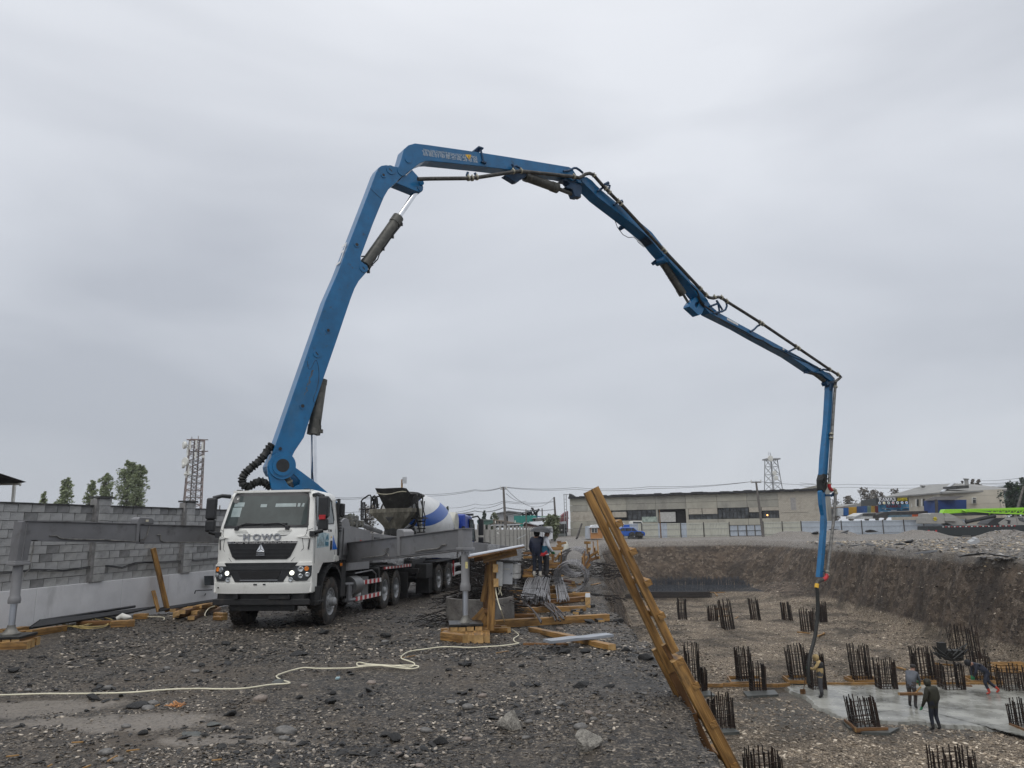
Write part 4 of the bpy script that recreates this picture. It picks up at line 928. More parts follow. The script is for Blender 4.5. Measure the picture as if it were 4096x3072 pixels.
mb=MB();plumb(mb,L3,[(.20,zz(700)),(.215,zz(660)),(.20,zz(640)),(.22,zz(600)),(.205,zz(575)),(.225,zz(540))],16);obj('leg_wrap',mb,mat('wrapped film',(.42,.42,.41),.25,var=.3,scale=7),lg3,world=True,smooth=60)

# ---- boom
TUR=MP @ Vector((0,3.3,1.7));HOSE=Vector((13.1,33.0,0));bd=Vector((HOSE.x-TUR.x,HOSE.y-TUR.y,0)).normalized();bn=Vector((bd.y,-bd.x,0))
def bp_(zf,pts,off=.0):return traced(zf,pts,TUR+bn*off,bn)
def boom_part(name,groups,w,m,off=0.0,bevel=.015,parent=None):
    poly=[]
    for zf,pts in groups:poly += bp_(zf,pts,off+w/2)
    mb=MB();mb.prism(poly,-bn*w);return obj(name,mb,m,parent or pump,world=True,bevel=bevel)
# turret with a window in its near cheek
outer=[(262,1452),(278,1405),(310,1378),(352,1368),(400,1385),(455,1425),(560,1500),(680,1590),(830,1715),(900,1800),(330,1800),(290,1600),(268,1520)]
hole=[(405,1560),(412,1520),(440,1506),(475,1508),(520,1545),(548,1580),(548,1612),(520,1618),(490,1640),(450,1625)]
mb=MB();P0=bp_(ZA,outer,.36);H0=bp_(ZA,hole,.36)
mb.prism(P0[:13]+[P0[0]]+[H0[0]]+H0[::-1],-bn*.10)
mb.prism(bp_(ZA,outer,-.26),-bn*.10)
mb.prism(bp_(ZA,[(600,1560),(680,1600),(900,1800),(600,1800)],.26),-bn*.52)
tur=obj('turret',mb,M_blue,pump,world=True,bevel=.01)
mb=MB();c=bp_(ZA,[(352,1455)],0)[0]
for r,a,b in ((.36,.36,.40),(.27,.36,.43)):mb.cyl(c+bn*a,c+bn*b,r,n=28)
obj('pivot_boss',mb,M_blue,tur,world=True,smooth=35)
mb=MB();mb.cyl(c-bn*.4,c+bn*.436,.175,n=24);obj('pivot_bore',mb,M_black,tur,world=True,smooth=35)
mb=MB();mb.tube(bp_(ZA,[(415,1500),(430,1560),(455,1620),(470,1720)],.05),.10,12);obj('riser_pipe',mb,M_cylg,tur,world=True,smooth=50)
mb=MB();q=bp_(ZA,[(440,1600),(455,1592)],.05);mb.cyl(bp_(ZA,[(440,1582)],.05)[0],bp_(ZA,[(446,1598)],.05)[0],.125,n=14);obj('riser_clamp',mb,M_clamp,tur,world=True)
mb=MB();plumb(mb,TUR,[(.55,TUR.z-.2),(.55,TUR.z+.35),(.45,TUR.z+.4),(.45,TUR.z+1.0)],28);obj('turret_column',mb,M_blue,tur,world=True,smooth=35)
S1=boom_part('boom_section',[(ZA,[(268,1490),(262,1452),(285,1400),(770,0)]),(ZB,[(0,1480),(350,570),(415,395),(440,350),(470,328),(520,320),(640,340),(705,375),(700,430),(625,512),(545,582),(500,660),(470,730),(380,950),(250,1300),(252,1350),(322,1402),(318,1460),(230,1560),(185,1640)]),
     (ZA,[(985,0),(850,400),(715,790),(640,1010),(580,1200),(500,1320),(455,1415),(425,1500),(352,1550),(290,1530)])],.46,M_blue)
mb=MB()
for zf,x,y,r in ((ZA,790,266,.07),(ZA,567,926,.085),(ZA,695,468,.115),(ZB,205,1175,.085),(ZB,490,430,.085),(ZB,570,375,.15),(ZB,280,1425,.13),(ZA,372,1298,.045)):
    c=bp_(zf,[(x,y)],.23)[0];mb.cyl(c,c+bn*.022,r,n=20)
obj('pin_boss',mb,M_blue,S1,world=True,smooth=35)
mb=MB()
for zf,x,y,r in ((ZA,790,266,.045),(ZA,567,926,.05),(ZA,372,1298,.045),(ZB,205,1175,.05),(ZB,490,430,.045)):
    c=bp_(zf,[(x,y)],.23)[0];mb.cyl(c,c+bn*.027,r,n=14)
for zf,a,b in ((ZA,(685,455),(705,482)),(ZB,(555,360),(585,392)),(ZB,(270,1410),(292,1440))):
    a,b=bp_(zf,[a,b],.25);mb.bar(a,b,.03,.012,bn)
for pts in ([(610,530),(612,570),(620,600),(636,604),(650,585),(668,545),(680,524),(692,528),(704,570),(712,630),(710,700),(690,790),(665,850),(664,880),(672,900)],):
    mb.tube(bp_(ZA,pts,.232),.006,4)
mb.tube(bp_(ZB,[(350,570),(420,640),(480,690)],.232),.006,4)
obj('pin_hole',mb,M_black,S1,world=True)
mb=MB();rnd=random.Random(9)
for i in range(26):
    t=rnd.random();x=660-60*t+rnd.uniform(-10,10);y=605+200*t;a,b=bp_(ZA,[(x,y),(x-3-rnd.random()*8,y+8+rnd.random()*18)],.2315);mb.bar(a,b,.01+.014*rnd.random(),.002,bn)
fine(obj('paint_scrape',mb,mat('bare scraped steel',(.10,.105,.10),.5),S1,world=True,split=False))
# white marks on the back of section 1: drawn in the plane of its back face
a0,a1=bp_(ZA,[(285,1410),(770,0)],0);along=(a1-a0).normalized();outn=along.cross(bn);outn=outn if outn.dot(CAM-a0) > 0 or outn.x < 0 else-outn
def mark(t,rects,nm):
    mb=MB()
    for u0,u1,v0,v1 in rects:
        c=a0+along*t+outn*.004;q=[c+along*u+bn*v for u,v in ((u0,v0),(u1,v0),(u1,v1),(u0,v1))];mb.prism(q,outn*.004)
    obj(nm,mb,M_whr,S1,world=True)
Ltot=(a1-a0).length
mark(Ltot*.30,[(-.42,-.32,-.17,.17),(.32,.42,-.17,.17),(-.32,.32,-.04,.04)],'white_letter')
mark(Ltot*.66,[(-.40+.16*i,-.31+.16*i,-.19,.15) for i in range(6)]+[(-.4,.45,-.02,.04)],'white_letter')
mark(Ltot*.97,[(-.40+.16*i,-.30+.16*i,-.19,.15) for i in range(5)],'white_letter')
mark(Ltot*1.32,[(-.38,-.30,-.17,.17),(.25,.34,-.17,.17),(-.3,.3,.10,.17),(.02,.1,-.1,.1)],'white_letter')
S2=boom_part('boom_section',[(ZB,[(652,372),(660,330),(690,230),(712,150),(760,108),(830,88),(970,105),(1490,180),(1870,240)]),(ZC,[(1310,330),(1350,350),(1395,420),(1415,470),(1360,500),(1290,458),(1210,440)]),(ZB,[(1870,375),(1500,330),(1000,278),(940,280),(880,302),(808,362),(745,405),(700,428),(665,415)])],.46,M_blue)
mb=MB()
for x,y,r in ((755,265,.11),(687,385,.16)):c=bp_(ZB,[(x,y)],.23)[0];mb.cyl(c,c+bn*.022,r,n=20)
obj('pin_boss',mb,M_blue,S2,world=True,smooth=35)
mb=MB();q=bp_(ZB,[(1488,172),(1520,325)],.0);mb.bar(q[0]+bn*.25,q[1]+bn*.25,.05,.05,bn);mb.bar(q[0]+bn*.3,q[0]-bn*.3,.05,.2,bd);mb.bar(q[1]+bn*.3,q[1]-bn*.3,.05,.2,bd);obj('boom_band',mb,M_blue_d,S2,world=True)
mb=MB();mb.prism(bp_(ZB,[(1366,208),(1432,212),(1412,270)],.232),bn*.004);obj('warning_triangle',mb,M_yel,S2,world=True)
mb=MB();a,b=bp_(ZB,[(1404,222),(1409,258)],.237);mb.bar(a,b,.025,.004,bn);obj('warning_mark',mb,M_black,S2,world=True)
tx=-(bp_(ZB,[(1490,180)],0)[0]-bp_(ZB,[(970,105)],0)[0]).normalized();ty=bn.cross(tx)
M_print=mat('faded white print',(.40,.46,.52),.5,var=.3,scale=20)
def boom_text(body,zf,x,y,size,m,par,xs=1.0):
    c=bp_(zf,[(x,y)],.233)[0];Mx=Matrix(((tx.x,ty.x,bn.x,c.x),(tx.y,ty.y,bn.y,c.y),(tx.z,ty.z,bn.z,c.z),(0,0,0,1)));text_obj(body,size,m,par,Mx,.002,.001,xs)
boom_text('泵车臂架远离电线建筑',ZB,1212,228,.20,M_print,S2,1.08);boom_text('PUMP TRUCK AWAY FROM BUILDING AND WIRE',ZB,1212,197,.085,M_print,S2,1.1)
mb=MB();mb.prism(bp_(ZB,[(625,512),(660,488),(712,425),(745,430),(800,372),(905,490),(918,560),(910,600),(880,615)],.20),-bn*.40);lk=obj('link_plate',mb,M_blue,pump,world=True,bevel=.012)
mb=MB()
for x,y in ((895,512),(885,575)):c=bp_(ZB,[(x,y)],.20)[0];mb.cyl(c,c+bn*.03,.09,n=16)
obj('link_pin',mb,M_blue,lk,world=True,smooth=35)
S3=boom_part('boom_section',[(ZD,[(22,168),(60,132),(130,130),(190,170),(240,225),(310,290),(430,390),(660,580),(850,742),(1000,930),(1150,1090),(1280,1290),(1400,1400),(1475,1500),(1440,1540),(1330,1410),(1270,1310),(1080,1110),(960,975),(920,930),(830,815),(700,705),(500,545),(330,415),(250,352),(170,272),(100,208),(35,192)])],.50,M_blue)
mb=MB()
for pts in ([(500,672),(487,692),(512,722),(540,706),(560,690)],[(885,1050),(850,1080),(872,1108),(915,1085),(930,1110),(955,1100),(960,1000)]):mb.prism(bp_(ZD,pts,-.17),-bn*.06)
obj('underside_bracket',mb,M_blue_d,S3,world=True)
mb=MB();q=bp_(ZD,[(440,610),(470,690),(530,770),(590,803),(650,797),(700,840)],-.2);mb.tube(q,.014,5);obj('loose_wire',mb,M_bcable,S3,world=True,smooth=60)
mb=MB()
for i in range(6):
    q=bp_(ZD,[(690+i*12,845+i*10),(700+i*12,858+i*10)],-.26);mb.tube([q[0]+bn*.55,q[0],q[1],q[1]+bn*.55],.014,5)
obj('wire_wrap',mb,M_bcable,S3,world=True)
mb=MB();q=bp_(ZD,[(100,175)],.25)[0];mb.cyl(q,q+bn*.03,.13,n=16);q=bp_(ZD,[(1005,1040)],.25)[0];mb.cyl(q-bn*.5,q+bn*.05,.15,n=16);obj('pin_boss',mb,M_blue,S3,world=True,smooth=35)
mb=MB();mb.prism(bp_(ZC,[(1210,495),(1260,470),(1340,480),(1410,470),(1470,580),(1465,660),(1440,700),(1385,690),(1350,605),(1300,590),(1265,575),(1300,560),(1320,540),(1290,505)],.16),-bn*.32);obj('link_plate',mb,M_blue_d,pump,world=True,bevel=.012)
mb=MB();mb.prism(bp_(ZC,[(520,432),(600,400),(800,420),(775,455),(720,480),(690,510),(655,515)],.12),-bn*.24);obj('cylinder_bracket',mb,M_blue_d,S2,world=True)
S4=boom_part('boom_section',[(ZE,[(590,560),(640,560),(680,620),(760,690),(975,810),(1180,920),(1530,1110),(1750,1230),(1890,1310),(2000,1395),(2045,1440),(2000,1450),(1900,1370),(1800,1345),(1540,1170),(1180,975),(970,855),(750,745),(660,700),(610,640)])],.44,M_blue)
mb=MB();mb.prism(bp_(ZE,[(852,752),(975,815),(975,838),(852,772)],.222),bn*.004);obj('white_sticker',mb,M_whr,S4,world=True)
mb=MB();q=bp_(ZE,[(1476,1100)],.222)[0];mb.cyl(q,q+bn*.006,.07,n=16);obj('round_sticker',mb,M_whr,S4,world=True)
mb=MB();mb.tube(bp_(ZE,[(760,750),(900,830),(1050,900),(1180,985),(1280,1020),(1390,1090),(1500,1140),(1600,1190),(1750,1250),(1830,1300),(1890,1310)],.24),.018,6);mb.tube(bp_(ZE,[(770,765),(900,845),(1100,950),(1250,1000),(1320,1060),(1480,1110),(1640,1180),(1740,1240),(1850,1290),(1900,1335)],.25),.014,6);obj('control_line',mb,M_bcable,S4,world=True,smooth=60)
mb=MB();mb.prism(bp_(ZE,[(440,600),(480,545),(515,520),(545,560),(525,575),(505,580),(497,610),(505,640),(530,630),(545,590),(560,570),(600,650),(575,705),(540,722),(435,625)],.17),-bn*.34);obj('link_plate',mb,M_blue,pump,world=True,bevel=.01)
mb=MB();mb.tube(bp_(ZE,[(500,440),(535,520),(570,600),(640,650),(700,690),(740,715)],.2),.05,8);mb.tube(bp_(ZE,[(455,390),(520,450),(560,560),(600,620)],.26),.03,6);obj('hose_bundle',mb,M_hose,S4,world=True,smooth=60)
S5=boom_part('boom_section',[(ZF,[(276,180),(304,180),(298,330),(278,600),(266,770),(262,850),(250,868),(236,860),(234,760),(241,640),(263,420)])],.24,M_blue,bevel=.01)
S6=boom_part('boom_section',[(ZF,[(224,875),(236,850),(252,862),(253,930),(258,1010),(264,1080),(252,1250),(236,1442),(213,1442),(222,1340),(240,1130),(243,1030),(230,960)])],.20,M_blue,bevel=.01)
mb=MB();mb.prism(bp_(ZF,[(228,795),(238,755),(262,760),(262,850),(245,880),(232,860)],.14),-bn*.28);mb.tube(bp_(ZF,[(232,760),(212,785),(210,795),(225,795),(238,780),(245,800)],.2),.03,6);mb.tube(bp_(ZF,[(265,755),(280,765),(278,780),(258,795),(240,830)],.2),.025,6);obj('joint_hoses',mb,M_hose,S6,world=True)
mb=MB();mb.prism(bp_(ZE,[(1740,1330),(1800,1325),(1830,1345),(1740,1360)],.1),-bn*.2);mb.prism(bp_(ZE,[(1880,1330),(1990,1360),(2045,1420),(2050,1470),(2010,1560),(1985,1540),(1990,1480),(1965,1500),(1950,1470),(1960,1440),(1900,1380)],.14),-bn*.28);obj('link_plate',mb,M_blue_d,pump,world=True,bevel=.008)
# hydraulic cylinders
def cylinder(zf,b0,b1,rb,rod,rr,off=0.0,mrod=None,thin=True):
    p,q=bp_(zf,[b0,b1],off);mb=MB();d=(q-p).normalized()
    mb.cyl(p,q,rb,n=20);mb.cyl(q-d*.25,q+d*.02,rb*1.12,n=20);mb.cyl(p-d*.02,p+d*.12,rb*1.06,n=20);cy=obj('hydraulic_cylinder',mb,M_cylg,pump,world=True,smooth=35)
    a,b=bp_(zf,rod,off);mb=MB();mb.cyl(a,b,rr,n=16);mb.lathe([(rr*1.5,-rr),(rr*1.5,rr)],frame(b,b+bn) @ Euler((0,math.radians(90),0)).to_matrix().to_4x4(),14,caps=True);obj('piston_rod',mb,mrod or M_rod,cy,world=True,smooth=40)
    return cy
c1=cylinder(ZA,(730,700),(664,1168),.165,((664,1180),(671,1640)),.085,-.05)
mb=MB();mb.cyl(*bp_(ZA,[(648,1180),(652,1640)],-.05),.03,n=8);mb.tube(bp_(ZA,[(708,830),(710,1000),(716,1090),(730,1140),(720,1150)],.08),.02,6);mb.tube(bp_(ZA,[(712,1040),(724,1060),(728,1130)],.1),.014,6);mb.box(tuple(bp_(ZA,[(728,1146)],.1)[0]),(.1,.1,.1));obj('cylinder_line',mb,M_pipe,c1,world=True,smooth=50)
c2=cylinder(ZB,(295,1385),(648,885),.16,((655,875),(868,570)),.085,.04)
mb=MB();mb.tube(bp_(ZB,[(690,950),(665,985),(580,1090),(490,1220),(450,1270),(430,1330),(370,1390),(330,1450)],.06),.02,6);mb.tube(bp_(ZB,[(675,960),(570,1090),(478,1215),(440,1262),(400,1340),(355,1380),(345,1440)],.1),.016,6)
mb.tube(bp_(ZB,[(255,1300),(310,1296)],.05),.02,6);mb.tube(bp_(ZB,[(255,1335),(275,1345)],.05),.03,6)
for x,y in ((683,955),(588,1088),(487,1218),(365,1380),(330,1460)):c=bp_(ZB,[(x,y)],.07)[0];mb.box(tuple(c),(.09,.09,.09))
obj('cylinder_line',mb,M_bcable,c2,world=True,smooth=50)
c3=cylinder(ZC,(770,450),(1160,592),.17,((1175,598),(1415,690)),.075,0,M_cylg)
c4=cylinder(ZD,(975,1085),(1190,1425),.155,((1200,1435),(1275,1560)),.055,-.05,M_cylg)
mb=MB();mb.tube(bp_(ZD,[(960,1110),(1060,1270),(1150,1410),(1175,1440)],-.02),.02,6)
for t in (.3,.42,.5):a,b=bp_(ZD,[(975+215*t,1085+340*t),(978+215*t,1090+340*t)],-.05);mb.cyl(a,b,.17,n=14)
obj('cylinder_line',mb,M_bcable,c4,world=True,smooth=50)
c5=cylinder(ZE,(1785,1345),(1918,1438),.10,((1922,1442),(1965,1490)),.04,0,M_cylg)
# concrete delivery line
def pipe(zf_pts,off,r,m,name='concrete_pipe',n=12):
    q=[]
    for zf,pts in zf_pts:q += bp_(zf,pts,off)
    mb=MB();mb.tube(q,r,n);return obj(name,mb,m,pump,world=True,smooth=50),q
OFF=.42
pp,q=pipe([(ZB,[(860,472),(1000,468),(1400,464)]),(ZB,[(1500,455),(1700,424),(1870,398)]),(ZC,[(640,388),(740,385),(1000,412),(1370,452),(1430,466),(1475,445),(1510,420),(1560,410),(1605,425),(1640,465),(1740,578),(1900,742)]),(ZD,[(480,400),(720,660),(960,922),(1180,1150),(1390,1375),(1440,1430),(1480,1465),(1530,1474),(1580,1460),(1620,1465)]),(ZE,[(800,535),(850,570),(1050,695),(1240,815),(1440,950),(1640,1085),(1820,1207),(2000,1330),(2090,1385),(2112,1405)]),(ZF,[(338,128),(322,140),(319,152)])],OFF,.066,M_pipe)
clamps=[(ZB,1400,464,1,0),(ZB,1440,465,1,0),(ZB,1490,456,1,0),(ZC,622,388,1,0),(ZC,720,384,1,.1),(ZC,1368,452,1,.1),(ZC,1620,440,1,1.1),(ZC,1765,600,1,1),(ZC,1808,645,1,1),(ZC,1915,755,1,1),(ZC,1950,792,1,1),(ZD,970,930,1,1),(ZD,1000,962,1,1),(ZD,1390,1372,1,1),(ZD,1450,1438,1,.9),(ZE,712,525,1,0),(ZE,792,528,1,.5),(ZE,850,570,1,.55),(ZE,1218,802,1,.55),(ZE,1248,822,1,.55),(ZE,1615,1070,1,.55),(ZE,1648,1092,1,.55),(ZE,1990,1325,1,.55),(ZE,2080,1380,1,.55)]
for zf,x,y,k,a in clamps:
    e_=14;p0,p1_=bp_(zf,[(x-e_*math.cos(a)*.5,y-e_*math.sin(a)*.5),(x+e_*math.cos(a)*.5,y+e_*math.sin(a)*.5)],OFF);mb=MB();d=(p1_-p0).normalized();c=(p0+p1_)/2
    mb.cyl(c-d*.03,c+d*.03,.092,n=14);mb.box(tuple(c+Vector((0,0,.10))),(.05,.05,.06));obj('pipe_clamp',mb,M_clamp,pp,world=True,smooth=40)
mb=MB()
for zf,pts in ((ZC,[(605,295),(625,320),(640,375)]),(ZC,[(620,330),(655,318),(700,340),(715,370)]),(ZC,[(1240,385),(1300,380),(1370,345),(1400,345),(1440,370),(1480,405)]),(ZB,[(1395,400),(1385,430),(1400,450)]),(ZB,[(1470,405),(1485,440)]),(ZC,[(1660,630),(1720,590),(1790,550),(1810,560),(1800,600)]),(ZC,[(1860,800),(1900,770),(1960,745),(1970,770)]),(ZC,[(1745,545),(1790,520),(1800,540)]),(ZE,[(660,625),(740,595)]),(ZE,[(735,555),(755,600),(770,690),(800,660),(745,570)]),(ZE,[(845,585),(850,620),(835,660),(800,680),(740,690),(700,700)]),(ZE,[(1110,905),(1150,880),(1190,840),(1215,830)]),(ZE,[(1515,1130),(1560,1110),(1600,1090),(1620,1085)]),(ZE,[(1880,1330),(1920,1320),(1960,1330),(1990,1325)])):
    q=bp_(zf,pts,.34);mb.tube(q,.045,8)
obj('pipe_bracket',mb,M_blue_d,pump,world=True,smooth=50)
dp_,q=pipe([(ZF,[(319,150),(312,240),(300,420),(292,560),(280,760),(277,825)])],.22,.066,M_pipe_l)
dq_,q=pipe([(ZF,[(318,878),(315,960),(303,1090),(285,1240),(266,1400),(262,1425)])],.22,.068,M_pipe_l)
for nm,pts,r,m in (('red_elbow',[(277,822),(277,840),(284,856),(296,864)],.082,M_red),('brass_elbow',[(294,863),(306,858),(316,864),(319,882)],.084,M_clamp),('red_elbow',[(262,1420),(260,1438),(250,1452),(232,1460)],.086,M_red),('grey_elbow',[(234,1459),(215,1462),(202,1470),(196,1490)],.086,M_pipe)):
    pipe([(ZF,pts)],.22,r,m,nm)
mb=MB()
for x,y in ((277,820),(320,884),(318,178),(292,490),(291,518),(264,1402),(264,1424)):
    c,d=bp_(ZF,[(x,y),(x-.7,y+12)],.22);d=(d-c).normalized();mb.cyl(c-d*.035,c+d*.035,.10,n=14)
obj('pipe_clamp',mb,M_clamp,dp_,world=True,smooth=40)
mb=MB();a,b=bp_(ZF,[(252,898),(312,898)],.12);mb.bar(a,b,.08,.10);mb.bar(*bp_(ZF,[(290,905),(304,880)],.14),.06,.06);mb.bar(*bp_(ZF,[(236,1405),(272,1400)],.12),.06,.06);mb.bar(*bp_(ZF,[(285,495),(272,498)],.14),.06,.06);obj('pipe_bracket',mb,M_blue_d,pump,world=True)
hp=bp_(ZF,[(196,1485),(192,1512)],.22);mb=MB();mb.tube(hp,.09,14);obj('hose_coupling',mb,M_yel,pump,world=True,smooth=50)
hose_pts=bp_(Z7,[(1434,100),(1440,180),(1442,270),(1436,400),(1420,520),(1398,610),(1375,690),(1362,770),(1360,850),(1362,930)],.22);mb=MB();mb.tube(hose_pts,[.078]*9+[.082],14);obj('delivery_hose',mb,M_hose,pump,world=True,smooth=50)
hl_=bp_(ZA,[(300,1260),(265,1310),(220,1375),(175,1420),(130,1455),(85,1495),(55,1530),(42,1570),(50,1610),(85,1632),(130,1612),(180,1585),(225,1590),(260,1615),(290,1640)],.1)
def dense(pts,k):
    out=[];n=len(pts)
    for i in range(n-1):
        a,b,c,d=pts[max(i-1,0)],pts[i],pts[i+1],pts[min(i+2,n-1)]
        for j in range(k):
            t=j/k;out.append(.5*((2*b)+(c-a)*t+(2*a-5*b+4*c-d)*t*t+(3*b-a-3*c+d)*t**3))
    return out+[pts[-1]]
hd=dense(hl_,6);mb=MB();mb.tube(hd,[.10+.018*math.sin(i*1.9)+.012*math.sin(i*3.7) for i in range(len(hd))],12);obj('hose_loop',mb,M_hose,pump,world=True,smooth=40)
# ------------------------------------------------------------------ concrete mixer truck
mixer=thing('concrete_mixer_truck','blue cab mixer truck with white drum striped in blue and a caked hopper','mixer truck',(-4.45,25.9,-.42),(0,0,math.radians(-10)))
MX=W[mixer];mn=Vector((math.sin(math.radians(10)),math.cos(math.radians(10)),0))
def mx_rear(pts,y=0.0):return [atP(*Z2(a,b),MX @ Vector((0,y,0)),mn) for a,b in pts]
M_caked=dirt(mat('cement-caked steel',(.10,.092,.07),.75,var=.5,scale=3,bump=.8,bscale=14,stretch=(1,1,.4)),(.24,.225,.18),.7,3,.5,stretch=(1,1,.4))
M_caked_d=dirt(mat('dark caked hopper',(.018,.018,.017),.55,var=.5,scale=4,bump=.6,bscale=14),(.11,.10,.085),.6,4,.55)
M_mixblue=mat('mixer cab blue',(.006,.04,.30),.3,var=.15,coat=.4)
M_tank=mat('pale water tank',(.52,.52,.46),.5,var=.15,scale=2)
def drum_material():
    m=mat('striped drum',(.62,.63,.63),.4,var=.08,scale=2,coat=.2);nt=m.node_tree;nd=nt.nodes;ln=nt.links.new;p=nd['Principled BSDF'];src=p.inputs['Base Color'].links[0].from_socket
    tc=nd.new('ShaderNodeTexCoord');sp=nd.new('ShaderNodeSeparateXYZ');ln(tc.outputs['Object'],sp.inputs[0])
    def mt(op,a,b=0.0):
        x=nd.new('ShaderNodeMath');x.operation=op
        for i,s in enumerate((a,b)):
            if isinstance(s,(int,float)):x.inputs[i].default_value=s
            else:ln(s,x.inputs[i])
        return x.outputs[0]
    ang=mt('MULTIPLY',mt('ARCTAN2',sp.outputs[1],sp.outputs[0]),1/(2*math.pi))
    f=mt('FRACT',mt('ADD',mt('MULTIPLY',ang,5),mt('ADD',mt('MULTIPLY',sp.outputs[2],.33),3.05)))
    st=mt('LESS_THAN',f,.40)
    mx=nd.new('ShaderNodeMix');mx.data_type='RGBA';ln(st,mx.inputs[0]);ln(src,mx.inputs[6]);mx.inputs[7].default_value=(.012,.085,.36,1);ln(mx.outputs[2],p.inputs['Base Color'])
    return dirt(m,(.22,.21,.18),.45,3,.58)
d0,d1=MX @ Vector((0,1.15,3.02)),MX @ Vector((0,6.1,2.12))
Md=frame(d0,d1) @ Euler((0,math.radians(90),0)).to_matrix().to_4x4()
mb=MB();mb.lathe([(.0,.02),(.60,.02),(.66,0),(.68,.08),(.80,.4),(1.0,1.2),(1.16,2.1),(1.22,2.8),(1.22,3.3),(1.10,4.0),(.82,4.7),(.55,5.02),(0,5.05)],None,40)
drum=obj('drum',mb,drum_material(),mixer,M=Md,smooth=30,split=False)
mb=MB();mb.lathe([(.70,.06),(.74,.04),(.74,.34),(.70,.36)],None,36);obj('drum_ring',mb,M_caked_d,drum,M=Md,smooth=30)
mb=MB();P=mx_rear([(490,378),(955,362),(955,408),(490,428)],-.35);mb.prism(P,mn*1.15);hop=obj('collector',mb,M_caked,mixer,world=True,bevel=.01)
mb=MB();a=mx_rear([(505,428),(950,410),(812,598),(655,600)],-.35);b=[p+mn*1.1 for p in mx_rear([(540,420),(950,410),(812,598),(655,600)],-.35)]
b[2]=a[2]+mn*.55;b[3]=a[3]+mn*.55;a[2]=a[2]+mn*.2;a[3]=a[3]+mn*.2
mb.hexa([a[3],a[2],b[2],b[3],a[0],a[1],b[1],b[0]]);obj('funnel',mb,M_caked,hop,world=True)
mb=MB();mb.prism([p-mn*.02 for p in mx_rear([(675,468),(760,462),(718,528)],-.30)],-mn*.05);obj('dark_triangle',mb,M_caked_d,hop,world=True)
mb=MB();mb.tube([p+mn*.3 for p in mx_rear([(735,590),(735,660)],-.2)],.28,14);mb.tube([p+mn*.3 for p in mx_rear([(735,640),(800,700),(860,720)],-.2)],.24,12);obj('discharge_chute',mb,M_caked_d,mixer,world=True,smooth=40)
# charge hopper: flared loft
mb=MB();top=mx_rear([(562,145),(640,148),(760,142),(850,138),(900,145),(948,205)],0);bot=mx_rear([(672,365),(700,368),(740,368),(790,366),(830,362),(860,358)],.25)
tb=[p+mn*(1.0+.15*i) for i,p in enumerate(mx_rear([(620,165),(680,168),(760,165),(830,165),(880,170),(945,205)],0))];bb=[p+mn*.5 for p in bot]
vs=top+bot+bb+tb;n=6;fs=[]
for r in range(3):
    for i in range(n-1):fs.append((r*n+i,r*n+i+1,(r+1)*n+i+1,(r+1)*n+i))
fs += [(0,6,12,18),(5,23,17,11)]
mb.add(vs,fs);ch=obj('charge_hopper',mb,M_caked_d,mixer,world=True,split=False);sol=ch.modifiers.new('thickness','SOLIDIFY');sol.thickness=.03
mb=MB();mb.tube(mx_rear([(570,198),(620,212),(680,215),(740,208),(800,190),(850,182),(900,185)],-.04),.018,6);obj('pale_rope',mb,M_clamp,ch,world=True,smooth=50)
mb=MB()
for pts in ([(400,490),(402,290),(415,270),(480,225),(500,222),(512,245),(508,380)],[(420,490),(420,300),(438,300),(448,480)],[(400,380),(510,380)],[(395,490),(520,488)],[(548,380),(552,260),(575,240),(600,235)],[(440,490),(450,560)],[(460,490),(470,560)]):
    mb.tube(mx_rear(pts,.3),.028,8)
obj('platform_rail',mb,M_blackm,mixer,world=True,smooth=50,split=False)
mb=MB()
for dx in (0,55):
    mb.tube(mx_rear([(965+dx,480),(965+dx,250),(985+dx,210),(1010+dx,212),(1025+dx,240),(1028+dx*.9,470)],.3),.026,8)
mb.tube(mx_rear([(1090,640),(1110,470),(1060,280),(1090,400),(1100,290)],.4),.022,6)
for i in range(5):mb.tube(mx_rear([(1018,475+i*40),(1110,470+i*40)],.35),.022,6)
mb.tube(mx_rear([(1012,470),(1050,640)],.35),.028,6);mb.prism(mx_rear([(955,475),(1095,470),(1095,482),(955,488)],.2),mn*.5)
for i in range(6):mb.tube(mx_rear([(975+i*8,400+i*9),(1000+i*6,330),(1030+i*4,420+i*10),(1000,470)],.28),.014,5)
obj('ladder',mb,M_caked_d,mixer,world=True,smooth=50,split=False)
mb=MB();mb.prism(mx_rear([(1025,370),(1060,370),(1070,640),(1035,640)],.5),mn*.1);obj('pale_post',mb,M_tank,mixer,world=True)
mb=MB();mb.tube(mx_rear([(520,290),(525,250),(545,235),(570,260),(575,320),(580,370)],.3),.05,8);mb.tube(mx_rear([(530,330),(550,270),(565,250)],.35),.04,8);obj('hose_coil',mb,M_hose,mixer,world=True,smooth=50)
mb=MB()
for s in (-1,1):mb.box((s*.45,4.8,1.05),(.1,9.0,.3));mb.box((s*1.0,1.75,.62),(.55,.04,.8));mb.box((s*1.0,3.3,1.22),(.56,3.1,.05));mb.bar((s*.5,.9,1.2),(s*.5,1.4,2.5),.14,.14);mb.bar((s*.5,2.3,1.2),(s*.5,1.4,2.5),.12,.12)
mb.box((0,.25,1.0),(2.2,.1,.16));mb.box((0,1.2,1.1),(1.6,1.6,.5));mb.box((1.0,1.2,.95),(.4,.8,.5))
for y in (2.55,3.95,8.1):mb.cyl((-1,y,.55),(1,y,.55),.12,n=10)
mb.prism([(1.15,1.3,.15),(1.15,1.85,.15),(1.15,1.85,.9),(1.15,1.3,1.0)],(-.5,0,0));obj('chassis',mb,M_blackm,mixer,bevel=.015,split=False)
